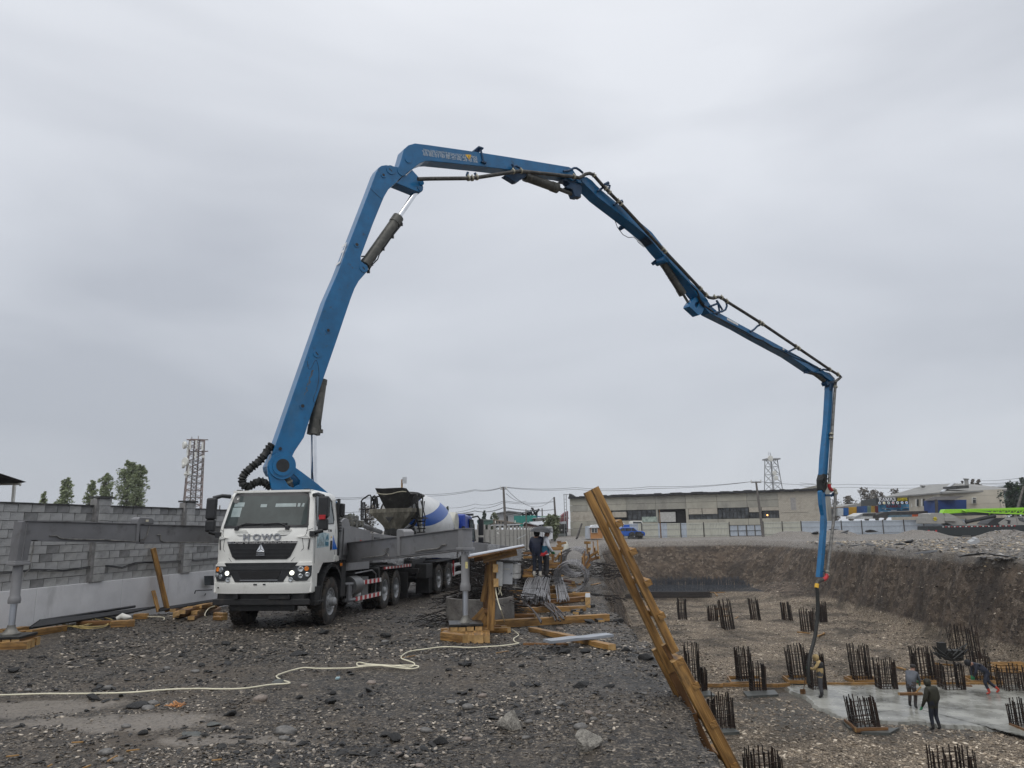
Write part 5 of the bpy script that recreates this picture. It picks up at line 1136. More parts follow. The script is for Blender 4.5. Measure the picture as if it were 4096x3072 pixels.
for s in (-1,1):
    for y in (2.55,3.95):wheel(mixer,s*1.03,y,.56,s,False);wheel(mixer,s*.70,y,.56,s,False)
    wheel(mixer,s*1.0,8.2,.56,s,True)
mb=MB();mb.box((1.12,5.4,.95),(.06,1.4,.1));mb.box((1.12,5.4,.6),(.06,1.4,.1));mb.box((1.05,5.0,.75),(.2,.08,.5));obj('side_guard',mb,M_whr,mixer)
mb=MB();mb.box((1.15,4.75,.85),(.05,.08,.6));obj('red_marker',mb,M_redr,mixer)
mb=MB();mb.lathe([(0,0),(.40,.02),(.45,.08),(.45,.92),(.40,.98),(0,1.0)],Matrix.Translation((-.1,6.35,2.66)) @ Euler((0,math.radians(90),0)).to_matrix().to_4x4(),20);obj('water_tank',mb,M_tank,mixer,smooth=40)
mb=MB();mb.hexa([(-1.2,6.9,1.1),(1.2,6.9,1.1),(1.2,8.75,1.1),(-1.2,8.75,1.1),(-1.1,6.95,3.05),(1.1,6.95,3.05),(1.1,8.35,2.95),(-1.1,8.35,2.95)]);mcab=obj('cab',mb,M_mixblue,mixer,bevel=.10,bseg=4)
mb=MB();mb.box((0,6.93,2.62),(1.6,.10,.5));obj('rear_window',mb,M_black,mcab)
mb=MB();mb.prism([(1.185,7.6,1.95),(1.185,8.5,1.85),(1.13,8.25,2.75),(1.13,7.65,2.78)],(.02,0,0));obj('door_window',mb,M_glass2,mcab)
mb=MB();q=[(1.2,7.6,1.93),(1.2,8.52,1.83),(1.145,8.27,2.77),(1.145,7.63,2.8)];mb.tube(q+[q[0]],.035,6);obj('window_seal',mb,M_black,mcab)
for s in (-1,1):
    mb=MB();mb.box((s*1.42,8.75,2.45),(.24,.14,.75));mb.box((s*1.42,8.75,1.85),(.24,.14,.3));m_=obj('mirror',mb,M_black,mcab,bevel=.04)
    mb=MB();mb.tube([(s*1.12,8.3,2.9),(s*1.3,8.6,2.95),(s*1.42,8.75,2.75)],.04,6);obj('mirror_arm',mb,M_black,m_)
mb=MB();mb.box((.9,8.35,3.02),(.5,.14,.10));mb.cyl((1.05,6.85,1.2),(1.05,6.85,2.5),.08,n=10);obj('exhaust',mb,M_black,mcab)

# ------------------------------------------------------------------ vegetation
M_leaf=mat('poplar leaves',(.19,.235,.12),.6,var=.35,scale=1.2,col2=(.30,.35,.19));M_leaf2=mat('pale foliage',(.10,.125,.06),.6,var=.4,scale=1,col2=(.17,.19,.10));M_leafd=mat('conifer needles',(.025,.045,.025),.6,var=.4,scale=1);M_bark=mat('bark',(.10,.085,.07),.8,var=.3);M_leafb=mat('bare brown twigs',(.12,.105,.085),.7,var=.4,scale=1)
def tree(base,h,shape,nleaf,ls,m,label,group,seed,trunk=.12,lean=0.0):
    """shape(t) -> crown radius at relative height t (0..1)"""
    rnd=random.Random(seed);b=Vector(base);t=thing('tree',label,'tree',b,(0,0,0),group)
    mb=MB();tr=[b+Vector((lean*h*k*k,0,h*k)) for k in (0,.25,.5,.75,.96)];mb.tube(tr,[trunk,trunk*.8,trunk*.55,trunk*.3,.02],7)
    nb=40;cl=[]
    for i in range(nb):
        k=.08+.88*(i+.5)/nb;r=shape(k);a=rnd.uniform(0,6.283);c=b+Vector((lean*h*k*k,0,h*k));tip=c+Vector((math.cos(a)*r*.8,math.sin(a)*r*.8,r*.9+.1*h*(1-k)*.4));mb.tube([c-Vector((0,0,.06*h)),(c+tip)/2,tip],[trunk*.25,trunk*.15,.01],4)
        for q in range(8):cl.append((c+(tip-c)*rnd.uniform(.1,.95)+Vector((rnd.gauss(0,.3*r),rnd.gauss(0,.3*r),rnd.gauss(0,.2*r))),r*rnd.uniform(.2,.42)))
    obj('trunk',mb,M_bark,t,world=True,split=False)
    mb=MB()
    for i in range(nleaf):
        c,cr=cl[rnd.randrange(len(cl))];d=Vector((rnd.gauss(0,1),rnd.gauss(0,1),rnd.gauss(0,1)));d=d.normalized()*cr*rnd.random()**.4;p=c+d;s=ls*rnd.uniform(.5,1.25)
        a=Vector((rnd.gauss(0,1),rnd.gauss(0,1),rnd.gauss(0,1))).normalized();e_=a.orthogonal().normalized();f=a.cross(e_)
        mb.add([p-e_*s,p+f*s*.55,p+e_*s,p-f*s*.55],[(0,1,2,3)])
    obj('crown',mb,m,t,world=True,split=False);return t
pop=lambda k:(.3+.7*math.sin(math.pi*min(1,k*.72+.05)))*min(1,(1.04-k)*4)
def tree_px(x,ytop,Y,zb,wpx,seed,m,label,group,nleaf=2600,shp=pop,wf=1.0,ls=.22):
    top=atY(x,ytop,Y);h=top.z-zb;b=Vector((top.x,Y,zb));R=wpx/2/2900*Y;mx_=max(shp(k/20) for k in range(21));return tree(b,h,lambda k:shp(k)/mx_*R,nleaf,ls,m,label,group,seed,.02*h)
G_P='poplars behind the block wall'
for i,(x,y,w,nl,lab) in enumerate(((180,1962,34,1500,'smallest slim poplar peeking over the block wall'),(268,1908,56,4200,'slim poplar leaning right behind the block wall'),(372,1915,44,3200,'short poplar beside the forked pair behind the wall'),(425,1888,56,5000,'poplar with loose crown next to the wall pillar'),(520,1838,72,7000,'tallest dense dark poplar behind the block wall'),(560,1852,66,6500,'broad poplar joined to the tallest one behind the wall'))):
    tree_px(x,y,95+4*i,0,w,100+i,M_leaf,lab,G_P,nl,ls=.17)
rnd_sh=lambda k:math.sin(math.pi*max(0,min(1,(k-.15)/.85)))**.6+.05
con_sh=lambda k:max(.04,1.0-k)
for i,(x,y,w,Y,m,shp,nl,lab) in enumerate(((1480,2030,80,120,M_leafb,rnd_sh,900,'bare round tree behind the mixer hopper'),(1400,2062,60,110,M_leaf2,rnd_sh,700,'low pale leafed tree beside the pump truck deck'),(1937,2040,48,175,M_leafd,con_sh,1500,'dark spruce beyond the blue mixer cab'),(1965,2062,26,178,M_leafd,con_sh,500,'small spruce at the foot of the dark spruce'),(1978,2052,30,160,M_leaf2,rnd_sh,500,'pale leafed tree beside the grey gabled shed'),(1790,2022,26,150,M_leafd,con_sh,700,'thin dark conifer above the striped mixer drum'),
        (2206,2072,62,96,M_leaf2,rnd_sh,1500,'bright green bush beside the concrete panel fence'),(2218,2105,46,95,M_leaf2,rnd_sh,900,'low green shrub under the bright green bush'),
        (3393,1985,46,190,M_leafb,rnd_sh,900,'brown autumn tree beside the yellow container'),(3455,1958,66,200,M_leafb,rnd_sh,1300,'tall hazy tree behind the dark sign board'),(3495,1962,50,205,M_leafb,rnd_sh,900,'hazy tree touching the tall one behind the sign'),(3527,1970,36,205,M_leafb,rnd_sh,600,'small hazy tree left of the hip roof'),(3580,1955,50,210,M_leafb,rnd_sh,700,'sparse bare tree behind the hip roof edge'),(3340,2005,50,215,M_leafb,rnd_sh,600,'faint distant tree beyond the yellow container'),
        (3845,1920,26,160,M_leafb,rnd_sh,500,'small leafy tree left of the roof flue'),(3888,1912,26,160,M_leafb,rnd_sh,600,'leafy tree right of the roof flue'),(3912,1912,28,162,M_leafb,rnd_sh,600,'twin leafy tree behind the hip roof ridge'),(4040,1932,70,100,M_leafd,rnd_sh,1500,'dark leafed tree in front of the green shop board'),(4090,1912,60,98,M_leafd,rnd_sh,1500,'dark tree beside the leaning pole at the shop'))):
    tree_px(x,y,Y,0.0,w,200+i,m,lab,'trees around the site',nl,shp,ls=.30 if Y > 140 else .2)

# ------------------------------------------------------------------ lattice towers
M_lat=mat('galvanised lattice',(.24,.235,.23),.6,.3,var=.3,scale=1,col2=(.27,.19,.17));M_dish=mat('antenna white',(.62,.62,.58),.5,var=.06)
def lattice(name,label,base,h,w0,w1,n,m,thick):
    t=thing(name,label,'tower',base,(0,0,.5));mb=MB()
    cs=((-1,-1),(1,-1),(1,1),(-1,1));W_=lambda k:(w0+(w1-w0)*k)/2
    for a,b in cs:mb.bar((a*W_(0),b*W_(0),0),(a*W_(1),b*W_(1),h),thick*1.5,thick*1.5)
    obj('leg',mb,m,t)
    mb=MB()
    for i in range(n):
        k0,k1=i/n,(i+1)/n
        for j in range(4):
            a,b=cs[j];c,d=cs[(j+1) % 4]
            mb.bar((a*W_(k0),b*W_(k0),h*k0),(c*W_(k1),d*W_(k1),h*k1),thick*.7,thick*.7);mb.bar((c*W_(k0),d*W_(k0),h*k0),(a*W_(k1),b*W_(k1),h*k1),thick*.7,thick*.7)
            mb.bar((a*W_(k1),b*W_(k1),h*k1),(c*W_(k1),d*W_(k1),h*k1),thick*.8,thick*.8)
    fine(obj('bracing',mb,m,t,split=False));return t
Yt=140;tb_=atY(760,2100,Yt);tt=atY(778,1760,Yt);ht=tt.z
tw=lattice('telecom_tower','red and white lattice telecom tower with round dishes behind the wall',(tb_.x+.2,Yt,0),ht,3.3,2.5,14,M_lat,.13)
tl=W[tw].inverted()
def dish(zx,zy,r,dep,az,par=tw,Yd=Yt-2.2):
    c=atY(*ZT(zx,zy),Yd);mb=MB();d=Vector((math.sin(az),-math.cos(az),0));M_=frame(c,c+d) @ Euler((0,math.radians(90),0)).to_matrix().to_4x4()
    mb.lathe([(0,-dep),(r*.7,-dep),(r,-dep*.6),(r,.0),(r*.97,.03),(0,.05)],M_,20);mb.cyl(c-d*dep,c-d*(dep+1.0),.1,n=6);obj('dish',mb,M_dish,par,world=True,smooth=40)
dish(210,295,.70,.6,-.9);dish(235,620,.85,.5,-.5);dish(190,690,.55,.5,-1.0);dish(600,520,.28,.3,.5);dish(228,860,.25,.3,-1.2)
for x0,y0,y1 in ((470,200,370),(590,240,400),(318,690,880),(300,330,500),(455,430,560),(270,800,930),(352,220,380)):
    a,b=atY(*ZT(x0,y0),Yt-2.0),atY(*ZT(x0-8,y1),Yt-2.0);mb=MB();mb.bar(a,b,.28,.16);obj('panel_antenna',mb,M_dish,tw,world=True)
mb=MB();tq=W[tw]
for i in range(26):
    z0,z1=ht*i/26,ht*(i+1)/26
    for a,b in ((-.45,-.45),(.45,-.45),(.45,.45),(-.45,.45)):mb.bar(tq @ Vector((a,b,z0)),tq @ Vector((b,-a,z1)),.09,.09);mb.bar(tq @ Vector((a,b,z0)),tq @ Vector((a,b,z1)),.11,.11)
fine(obj('cable_core',mb,mat('dark core',(.10,.085,.075),.7),tw,world=True,split=False))
mb=MB()
for y0 in (190,420):
    q=[atY(*ZT(x,y0),Yt-1.8+1.8*(i % 2)) for i,x in enumerate((275,590))];mb.bar(q[0],q[1],.12,.2);mb.bar(q[0]+Vector((0,3.5,.3)),q[1]+Vector((0,2.5,.3)),.12,.2)
mb.bar(atY(*ZT(378,130),Yt),atY(*ZT(376,180),Yt),.1,.1);mb.bar(atY(*ZT(506,115),Yt),atY(*ZT(504,180),Yt),.1,.1)
obj('platform_bar',mb,M_lat,tw,world=True)
Y2=170;a=atY(*ZM(1800,350),Y2);b=atY(*ZM(1780,70),Y2)
tw2=lattice('radio_tower','slim grey lattice tower rising behind the long derelict hall',(a.x,Y2,0),b.z,4.0,1.9,9,mat('grey lattice',(.30,.31,.32),.6),.10)
for zx,zy,r in ((1775,68,.7),(1808,185,.55),(1820,225,.55)):
    c=atY(*ZM(zx,zy),Y2-2);mb=MB();mb.lathe([(0,-.3),(r,-.2),(r,0),(0,.05)],frame(c,c+Vector((.3,-1,0))) @ Euler((0,math.radians(90),0)).to_matrix().to_4x4(),16);obj('dish',mb,M_dish,tw2,world=True,smooth=40)
mb=MB();q=atY(*ZM(1780,75),Y2);mb.box(tuple(q),(3.2,3.2,.3));mb.cyl(q,atY(*ZM(1770,20),Y2),.08,n=6);mb.bar(atY(*ZM(1760,50),Y2),atY(*ZM(1756,15),Y2),.06,.06);obj('platform',mb,MAT['grey lattice'],tw2,world=True)

# ------------------------------------------------------------------ long derelict hall
M_panel=dirt(mat('old concrete panel',(.36,.345,.29),.8,var=.14,scale=.5),(.20,.19,.17),.55,.5,.52,stretch=(1,1,.5));M_panel2=dirt(mat('older concrete panel',(.31,.30,.26),.8,var=.14,scale=.5),(.17,.165,.15),.55,.5,.5,stretch=(1,1,.5));M_tar=mat('black roofing felt',(.02,.02,.022),.7,var=.4);M_dkglass=mat('dark broken panes',(.03,.034,.038),.2,var=.6,scale=.8,col2=(.10,.11,.12));M_void=mat('unlit interior',(.012,.012,.012),.9)
def brick_mat(name,c1,c2,cm,sc):
    m=mat(name,c1,.85);nt=m.node_tree;nd=nt.nodes;ln=nt.links.new;p=nd['Principled BSDF'];b=nd.new('ShaderNodeTexBrick');tc=nd.new('ShaderNodeTexCoord');mp=nd.new('ShaderNodeMapping');ln(tc.outputs['Object'],mp.inputs[0]);mp.inputs['Rotation'].default_value=(math.radians(90),0,0);ln(mp.outputs[0],b.inputs['Vector'])
    b.inputs['Scale'].default_value=sc;b.inputs['Color1'].default_value=(*c1,1);b.inputs['Color2'].default_value=(*c2,1);b.inputs['Mortar'].default_value=(*cm,1);b.inputs['Mortar Size'].default_value=.02;ln(b.outputs['Color'],p.inputs['Base Color']);return dirt(m,(.25,.22,.18),.6,.8,.5)
M_brick=brick_mat('pale silicate brick',(.40,.37,.31),(.48,.44,.37),(.22,.20,.18),1.6)
FA,FB=Vector((9.9,130,0)),Vector((46.6,110,0));fx=(FB-FA).normalized();FN=Vector((fx.y,-fx.x,0));FL=(FB-FA).length
MH=frame(FA,FB);hall=thing('derelict_hall','long low derelict concrete hall with a black felt roof edge and broken windows','building');hall.matrix_local=MH;W[hall]=MH
def s_at(x,y=500):return (MH.inverted() @ atP(*ZM(x,y),FA,FN)).x
# local frame of the hall: x along, y = into the building, z up
def hbox(nm,s0,s1,z0,z1,y0,y1,m,**k):mb=MB();mb.box(((s0+s1)/2,(y0+y1)/2,(z0+z1)/2),(s1-s0,y1-y0,z1-z0));return obj(nm,mb,m,k.pop('parent',hall),**k)
hbox('dark_interior',.3,FL-.3,0,6.3,.6,12,M_void)
joints=[0]+[s_at(x) for x in (300,615,852,1097,1347,1590,1843)]
rnd=random.Random(2)
for i in range(7):
    a,b=joints[i]+.02,joints[i+1]-.02
    hbox('wall_panel',a,b,5.52,6.68,rnd.uniform(0,.03),.4,rnd.choice((M_panel,M_panel2)));hbox('wall_panel',a,b,4.47,5.48,rnd.uniform(0,.03),.4,rnd.choice((M_panel,M_panel2)))
    hbox('wall_panel',a,b,-.3,1.5,rnd.uniform(0,.03),.4,rnd.choice((M_panel,M_panel2)))
    hbox('wall_panel',a,b,1.53,2.72,rnd.uniform(0,.03),.4,M_panel) if i != 3 else None
sB=joints[-1];hbox('brick_gable',sB,FL,-.3,6.75,-.03,.5,M_brick);hbox('blocked_door',s_at(1942),s_at(1985),3.9,5.75,-.06,.1,mat('grey board',(.30,.29,.28),.8));hbox('brick_patch',s_at(1860),s_at(2080),3.55,3.75,-.08,.1,M_brick)
def window_band(x0,x1,z0,z1,n):
    a,b=s_at(x0),s_at(x1);w=hbox('window',a,b,z0,z1,.18,.24,M_dkglass)
    for i in range(n+1):s=a+(b-a)*i/n;hbox('mullion',s-.05,s+.05,z0,z1,.10,.19,M_blackm,parent=w)
    hbox('transom',a,b,(z0+z1)/2+.2,(z0+z1)/2+.28,.11,.18,M_blackm,parent=w)
hbox('block_infill',.05,s_at(440),2.74,4.45,.05,.4,M_brick);hbox('block_infill',s_at(500),s_at(612),3.3,4.2,.05,.4,M_brick)
window_band(500,612,4.1,4.45,3);window_band(622,850,2.75,4.42,6);hbox('pillar',s_at(852),s_at(866),1.5,4.45,.0,.4,M_panel2)
hbox('pillar',s_at(1092),s_at(1112),1.5,4.45,-.02,.4,M_panel);hbox('pale_sheet',s_at(870),s_at(1003),2.4,4.0,.3,.45,mat('pale sheet',(.42,.42,.40),.7));hbox('green_mural',s_at(738),s_at(860),2.45,3.3,-.05,.1,mat('faded mural',(.30,.36,.32),.7,var=.4,scale=2))
hbox('brick_infill',s_at(1114),s_at(1220),3.55,4.45,.04,.4,M_brick);hbox('brick_infill',s_at(1226),s_at(1345),3.55,4.45,.04,.4,M_brick);window_band(1114,1345,2.55,3.5,5);window_band(1352,1595,2.8,4.42,8);hbox('brick_infill',s_at(1602),s_at(1700),3.7,4.45,.04,.4,M_brick);hbox('brick_infill',s_at(1705),s_at(1842),3.9,4.45,.04,.4,M_brick);window_band(1605,1700,1.6,3.65,4);window_band(1712,1842,2.6,3.85,5)
mb=MB();rnd=random.Random(4);n=60
for i in range(n):
    a=FL*i/n;mb.box((a+FL/n/2,5.6,6.86+rnd.uniform(-.04,.05)),(FL/n+.03,12.2,.34))
    if rnd.random() < .25 and 8 < i < 45:mb.box((a,.3,7.08),(1.2,.5,.14))
obj('roof',mb,M_tar,hall,split=False)
mb=MB();mb.prism([(FL-3.5,.3,7.0),(FL+.1,.3,7.0),(FL+.1,.3,7.75)],(0,5,0));mb.box((FL+.06,3,3.6),(.3,6,7.2));obj('gable_slope',mb,M_panel2,hall)
mb=MB();mb.prism([(-.2,.1,6.7),(.9,.1,7.0),(.3,.1,7.4),(-.1,.1,7.6)],(0,1,0));obj('felt_curl',mb,M_tar,hall)
mb=MB();q=s_at(1750,550);mb.lathe([(.12,0),(.1,.05),(0,.08)],Matrix.Translation((q,.05,3.2)) @ Euler((math.radians(90),0,0)).to_matrix().to_4x4(),10);obj('lit_lamp',mb,mat('warm lamp',(1,.6,.3),.4,emit=((1,.45,.12),3)),hall)
# rooftop ladder frame at the hall's left end
mb=MB();fr=lambda x,y:atY(*ZM(x,y),128)
for x in (112,130):mb.bar(fr(x,358),fr(x+6,560),.12,.12)
mb.bar(fr(108,358),fr(150,358),.12,.12)
for i in range(6):mb.bar(fr(112+i,395+i*28),fr(131+i,395+i*28),.08,.08)
tag(obj('roof_ladder',mb,MAT['grey lattice']),'tall thin steel ladder frame at the corner of the derelict hall','ladder')

# ------------------------------------------------------------------ profiled steel hoarding
M_fbe=dirt(mat('beige profiled sheet',(.50,.50,.43),.5,.1,var=.06,scale=.8),(.40,.39,.34),.4,.7,.5);M_fgr=mat('grey blue profiled sheet',(.46,.51,.57),.45,.2,var=.08,scale=.8);M_post=mat('rusty dark post',(.05,.045,.042),.6,var=.3)
HA,HB=Vector((15.6,101.5,0)),Vector((84,112,0));MF=frame(HA,HB);hn=Vector(((HB-HA).y,-(HB-HA).x,0)).normalized()
hoard=thing('site_hoarding','long beige and grey profiled sheet fence beyond the pit','fence');hoard.matrix_local=MF;W[hoard]=MF
def hs(x,zf=ZM):return (MF.inverted() @ atP(*zf(x,620 if zf is ZM else 600),HA,hn)).x
edges=[(hs(x),c) for x,c in ((440,0),(585,0),(628,1),(710,0),(737,0),(870,1),(942,0),(1050,1),(1100,0),(1235,0),(1442,9),(1715,0),(1868,0),(2020,1))]+[(hs(x,ZR),1) for x in (215,405,605,815,1022,1218,1420,1640,1900,2150,2400)]
def sheet(a,b,z0,z1,m):
    mb=MB();n=max(2,int((b-a)/.22));vs=[];fs=[]
    for i in range(n*2+1):
        x=a+(b-a)*i/(n*2);y=.0 if (i//1) % 2 else .05;vs += [(x,y,z0),(x,y,z1),(x,y+.01,z1),(x,y+.01,z0)]
    for i in range(n*2):
        k=i*4
        for j in range(4):fs.append((k+j,k+4+j,k+4+(j+1) % 4,k+(j+1) % 4))
    mb.add(vs,fs);return obj('sheet_panel',mb,m,hoard,split=False)
for (a,c),(b,_) in zip(edges,edges[1:]):
    if c == 9:
        L_=(b-a)/2
        for k in range(2):
            for j in range(2):sheet(a+k*L_+j*L_/2+.05,a+k*L_+(j+1)*L_/2-.05,.25,1.75,M_fgr)
            mb=MB();x0,x1=a+k*L_+.03,a+(k+1)*L_-.03
            for z in (.28,1.0,1.76):mb.box(((x0+x1)/2,-.04,z),(x1-x0,.05,.06))
            for x in (x0,(x0+x1)/2,x1):mb.box((x,-.04,1.0),(.07,.05,1.55))
            obj('gate_frame',mb,M_post,hoard,split=False)
    else:sheet(a+.01,b-.01,.1,2.16,(M_fbe,M_fgr)[c])
for x,zf in [(x,ZM) for x in (585,737,1050,1235,1442,1715,1868,2020)]+[(x,ZR) for x in (215,405,605,815,1022,1218,1420,1640,1900,2150)]:
    mb=MB();mb.box((hs(x,zf),-.06,1.1),(.09,.08,2.3));obj('post',mb,M_post,hoard)
for z in (.45,1.35,2.0):
    for (a,c),(b,_) in zip(edges,edges[1:]):
        if c != 9 and b-a > .5:mb=MB();mb.box(((a+b)/2,-.025,z),(b-a-.06,.03,.035));obj('rail',mb,MAT['grey lattice'],hoard)

# ------------------------------------------------------------------ utility poles and wires
M_zincl=mat('lamp grey',(.5,.52,.54),.4);M_pole=mat('weathered pole',(.13,.12,.11),.8,var=.3);M_wire=mat('wire',(.03,.03,.033),.6)
def pole(label,top,bot,r,arms,m=M_pole):
    t=thing('utility_pole',label,'utility pole',bot,(0,0,0),'utility poles');mb=MB();mb.tube([bot,top],[r*1.3,r*.8],8);obj('shaft',mb,m,t,world=True,smooth=60)
    d=(bot-top).normalized()
    for off,w_ in arms:
        c=top+d*off;mb=MB();mb.bar(c-Vector((w_/2,0,0)),c+Vector((w_/2,0,0)),.1,.12);ao=obj('crossarm',mb,m,t,world=True)
        for k in (-1,1):mb=MB();mb.cyl(c+Vector((k*w_*.46,0,0)),c+Vector((k*w_*.46,0,.35)),.07,n=6);obj('insulator',mb,M_dish,ao,world=True)
    return t
def pp2(zf,x0,y0,x1,y1,Y):
    a=atY(*zf(x0,y0),Y);b=atY(*zf(x1,y1),Y);d=(b-a);k=(0.0-a.z)/d.z;return a,a+d*k
a,b=pp2(ZK,628,95,675,970,100);pole('tall concrete power pole with one crossarm behind the panel fence',a,b,.17,((.3,.9),(4.9,2.9)))
a,b=pp2(ZK,1750,322,1790,950,140);pole('power pole with two stacked crossarms beside the green bush',a,b,.2,((4.0,5.2),(8.2,5.2)))
a,b=pp2(ZK,1127,590,1140,1200,60);pole('thin rusty pole in front of the teal shed',a,b,.05,())
a,b=pp2(ZK,1483,570,1488,740,170);pole('distant bare pole above the pale shed roof',a,b,.16,())
a,b=pp2(ZM,1657,255,1705,620,99);pole('leaning lamp pole in front of the derelict hall',a,b,.16,((.1,1.4),))
a,b=pp2(ZM,880,480,893,700,100.5);pole('short rusty post in front of the beige hoarding',a,b,.07,(),M_woodd)
a,b=pp2(Z2,852,48,850,180,40);lpo=pole('wooden lamp pole standing behind the mixer hopper',a,b,.06,(),M_wood);mb=MB();c=atY(*Z2(880,58),40);mb.box(tuple(c),(.22,.12,.34));mb.bar(c,a+Vector((0,0,-.2)),.05,.05);obj('floodlight',mb,M_zincl,lpo,world=True)
a,b=pp2(ZX,2205,230,2090,655,96);pole('leaning timber pole at the green shop',a,b,.15,())
a,b=pp2(Z1,200,355,195,420,120);pole('small power pole seen over the block wall',a,b,.12,((1.0,1.6),))
def wire(zf_pts,Ys,sag,seed):
    pts=[atY(*zf(x,y),Y) for (zf,x,y),Y in zip(zf_pts,Ys)];q=[]
    for p,r in zip(pts,pts[1:]):
        for i in range(12):
            t=i/12;q.append(p.lerp(r,t)-Vector((0,0,sag*4*t*(1-t))))
    mb=MB();mb.tube(q+[pts[-1]],.018+.012*(min(Ys) > 90),4);tag(obj('power_line',mb,M_wire),'thin overhead power line strung across the grey sky','power line','overhead power lines')
for y0,y1,y2,y3 in ((185,158,95,112),(205,180,105,150)):wire([(Z2,1040,y0+28),(ZK,0,y1),(ZK,625,y2),(ZK,2212,y3),(ZM,800,295 if y0 == 185 else 310),(ZM,1655,250),(ZM,2212,272)],[110,105,100,100,99,99,115],.25,1)
for y1,y2,y3 in ((475,405,410),(560,438,425),(625,545,590),(632,558,600)):wire([(Z2,1275,355 if y1 < 500 else 410),(ZK,0,y1),(ZK,640,y2),(ZK,1750,y3)],[130,115,100,140],.35,2)
wire([(ZK,680,125),(ZK,1750,322)],[100,140],2.2,3);wire([(ZK,690,245),(ZK,1130,410)],[100,128],.5,3)
for a_,b_ in ((200,215),(228,245)):wire([(ZR,0,a_),(ZR,480,b_),(ZR,1500,b_-5)],[125,128,130],.2,4)
for a_,b_ in ((180,140),(208,170),(212,190),(240,185)):wire([(ZR,1790,a_),(ZR,2300,b_-8)],[125,100],.2,5)
for a_ in (250,265):wire([(Z2,95,a_),(Z2,430,a_-6),(Z2,520,a_-8)],[60,62,64],.05,6)
wire([(Z2,160,408),(Z2,350,408),(Z2,700,400)],[60,62,66],.05,6)
# ------------------------------------------------------------------ sheds and fences in the middle distance
def flat(zf,pts,Y):return [atY(*zf(x,y),Y if not isinstance(Y,(list,tuple)) else Y[i]) for i,(x,y) in enumerate(pts)]
def slab_thing(name,label,cat,parts,group=None):
    """parts: (part name, zoom, points, Y, depth, material); the front faces are set at distance Y and given real depth"""
    first=flat(parts[0][1],parts[0][2],parts[0][3])[0];t=thing(name,label,cat,(first.x,first.y,0),(0,0,0),group)
    for nm,zf,pts,Y,dep,m in parts:
        mb=MB();mb.prism(flat(zf,pts,Y),dep if isinstance(dep,tuple) else (0,dep,0));obj(nm,mb,m,t,world=True)
    return t
M_gwall=mat('grey shed wall',(.36,.37,.38),.7,var=.12,scale=.6);M_groof=mat('grey metal roof',(.22,.235,.25),.5,var=.15,scale=.5);M_teal=mat('teal cladding',(.02,.20,.17),.5,var=.12,scale=.8);M_zinc=mat('pale zinc roof',(.46,.48,.50),.4,.2,var=.15,scale=.5);M_rust=mat('rusty frame',(.16,.09,.06),.8,var=.4,scale=1.5);M_maroon=mat('maroon wall',(.20,.06,.07),.7);M_dark=mat('dark scrap',(.04,.04,.04),.7,var=.5,scale=1)
slab_thing('grey_shed','grey gabled shed behind the tall power pole','shed',[('wall',ZK,[(468,1000),(468,680),(750,640),(1020,665),(1020,1000)],165,14,M_gwall),('roof',ZK,[(462,684),(462,676),(750,616),(1040,660),(1040,672),(750,640)],164,15,M_groof)])
slab_thing('teal_shed','teal clad shed beyond the concrete panel fence','shed',[('wall',ZK,[(862,1000),(862,735),(1290,726),(1360,735),(1360,1000)],128,8,M_teal)])
sh=slab_thing('lean_to_roof','sloping dark lean-to roof on posts above the teal shed','canopy',[('roof',ZK,[(678,740),(1388,606),(1388,594),(678,724)],130,6,M_tar),('roof_edge',ZK,[(678,748),(1388,612),(1388,606),(678,740)],129.9,.3,M_zinc)])
for x,y in ((700,745),(720,742),(1355,612),(1375,610),(1215,640)):mb=MB();mb.bar(atY(*ZK(x,y),131),atY(*ZK(x,960),131),.16,.16);obj('post',mb,M_post,sh,world=True)
rnd=random.Random(12);mb=MB()
for i in range(26):
    x=rnd.uniform(1040,1370);p=atY(*ZK(x,720),131+rnd.random()*2);mb.bar(p,p+Vector((rnd.uniform(-.9,.9),rnd.uniform(-.6,.6),rnd.uniform(.2,.7)*(.5+(x-1040)/330*1.6))),.12,.25)
o=obj('scrap_heap',mb,M_dark);tag(o,'dark scrap piled on top of the teal shed','scrap',kind='stuff')
slab_thing('zinc_shed','low shed with wide pale zinc roof and white banner','shed',[('wall',ZK,[(1300,1000),(1300,790),(1860,775),(1860,1000)],122,6,M_dark),('roof',ZK,[(1290,795),(1290,785),(1860,762),(1900,770),(1880,780)],119,9,M_zinc),('banner',ZK,[(1338,850),(1338,806),(1558,802),(1558,846)],121.8,.1,mat('white banner',(.7,.7,.68),.6,var=.15,scale=3)),('green_fascia',ZK,[(1440,770),(1440,742),(1900,735),(1900,762)],126,2,mat('faded green fascia',(.22,.33,.25),.7)),('blue_fascia',ZK,[(1380,762),(1385,738),(1445,742),(1445,768)],125,2,mat('blue fascia',(.05,.13,.24),.7))])
slab_thing('long_roof_shed','low shed with pale grey roof and red scrap under it','shed',[('roof',ZK,[(1190,870),(1620,845),(1760,870),(1500,925),(1300,950)],[112,116,116,108,108],.4,M_zinc),('lower_roof',ZK,[(1060,920),(1100,870),(1420,945),(1400,960),(1105,885),(1075,925)],108,5,M_zinc),('wall',ZK,[(1075,1010),(1075,925),(1105,890),(1395,955),(1395,1010)],108.5,4,mat('red brown wall',(.12,.055,.045),.8,var=.5,scale=1))])
o5=slab_thing('open_shed','open timber shed with a long brown roof beam beside the power pole','shed',[('roof',ZK,[(390,826),(390,814),(460,820),(1060,905),(1060,918),(850,895)],110,8,mat('brown roof edge',(.24,.19,.14),.8,var=.2)),('pale_roof',ZK,[(300,960),(360,935),(960,915),(1010,912),(1000,940),(320,962)],107,5,M_zinc),('dark_bay',ZK,[(395,1000),(395,845),(480,850),(980,920),(980,1000)],112,4,M_dark)])
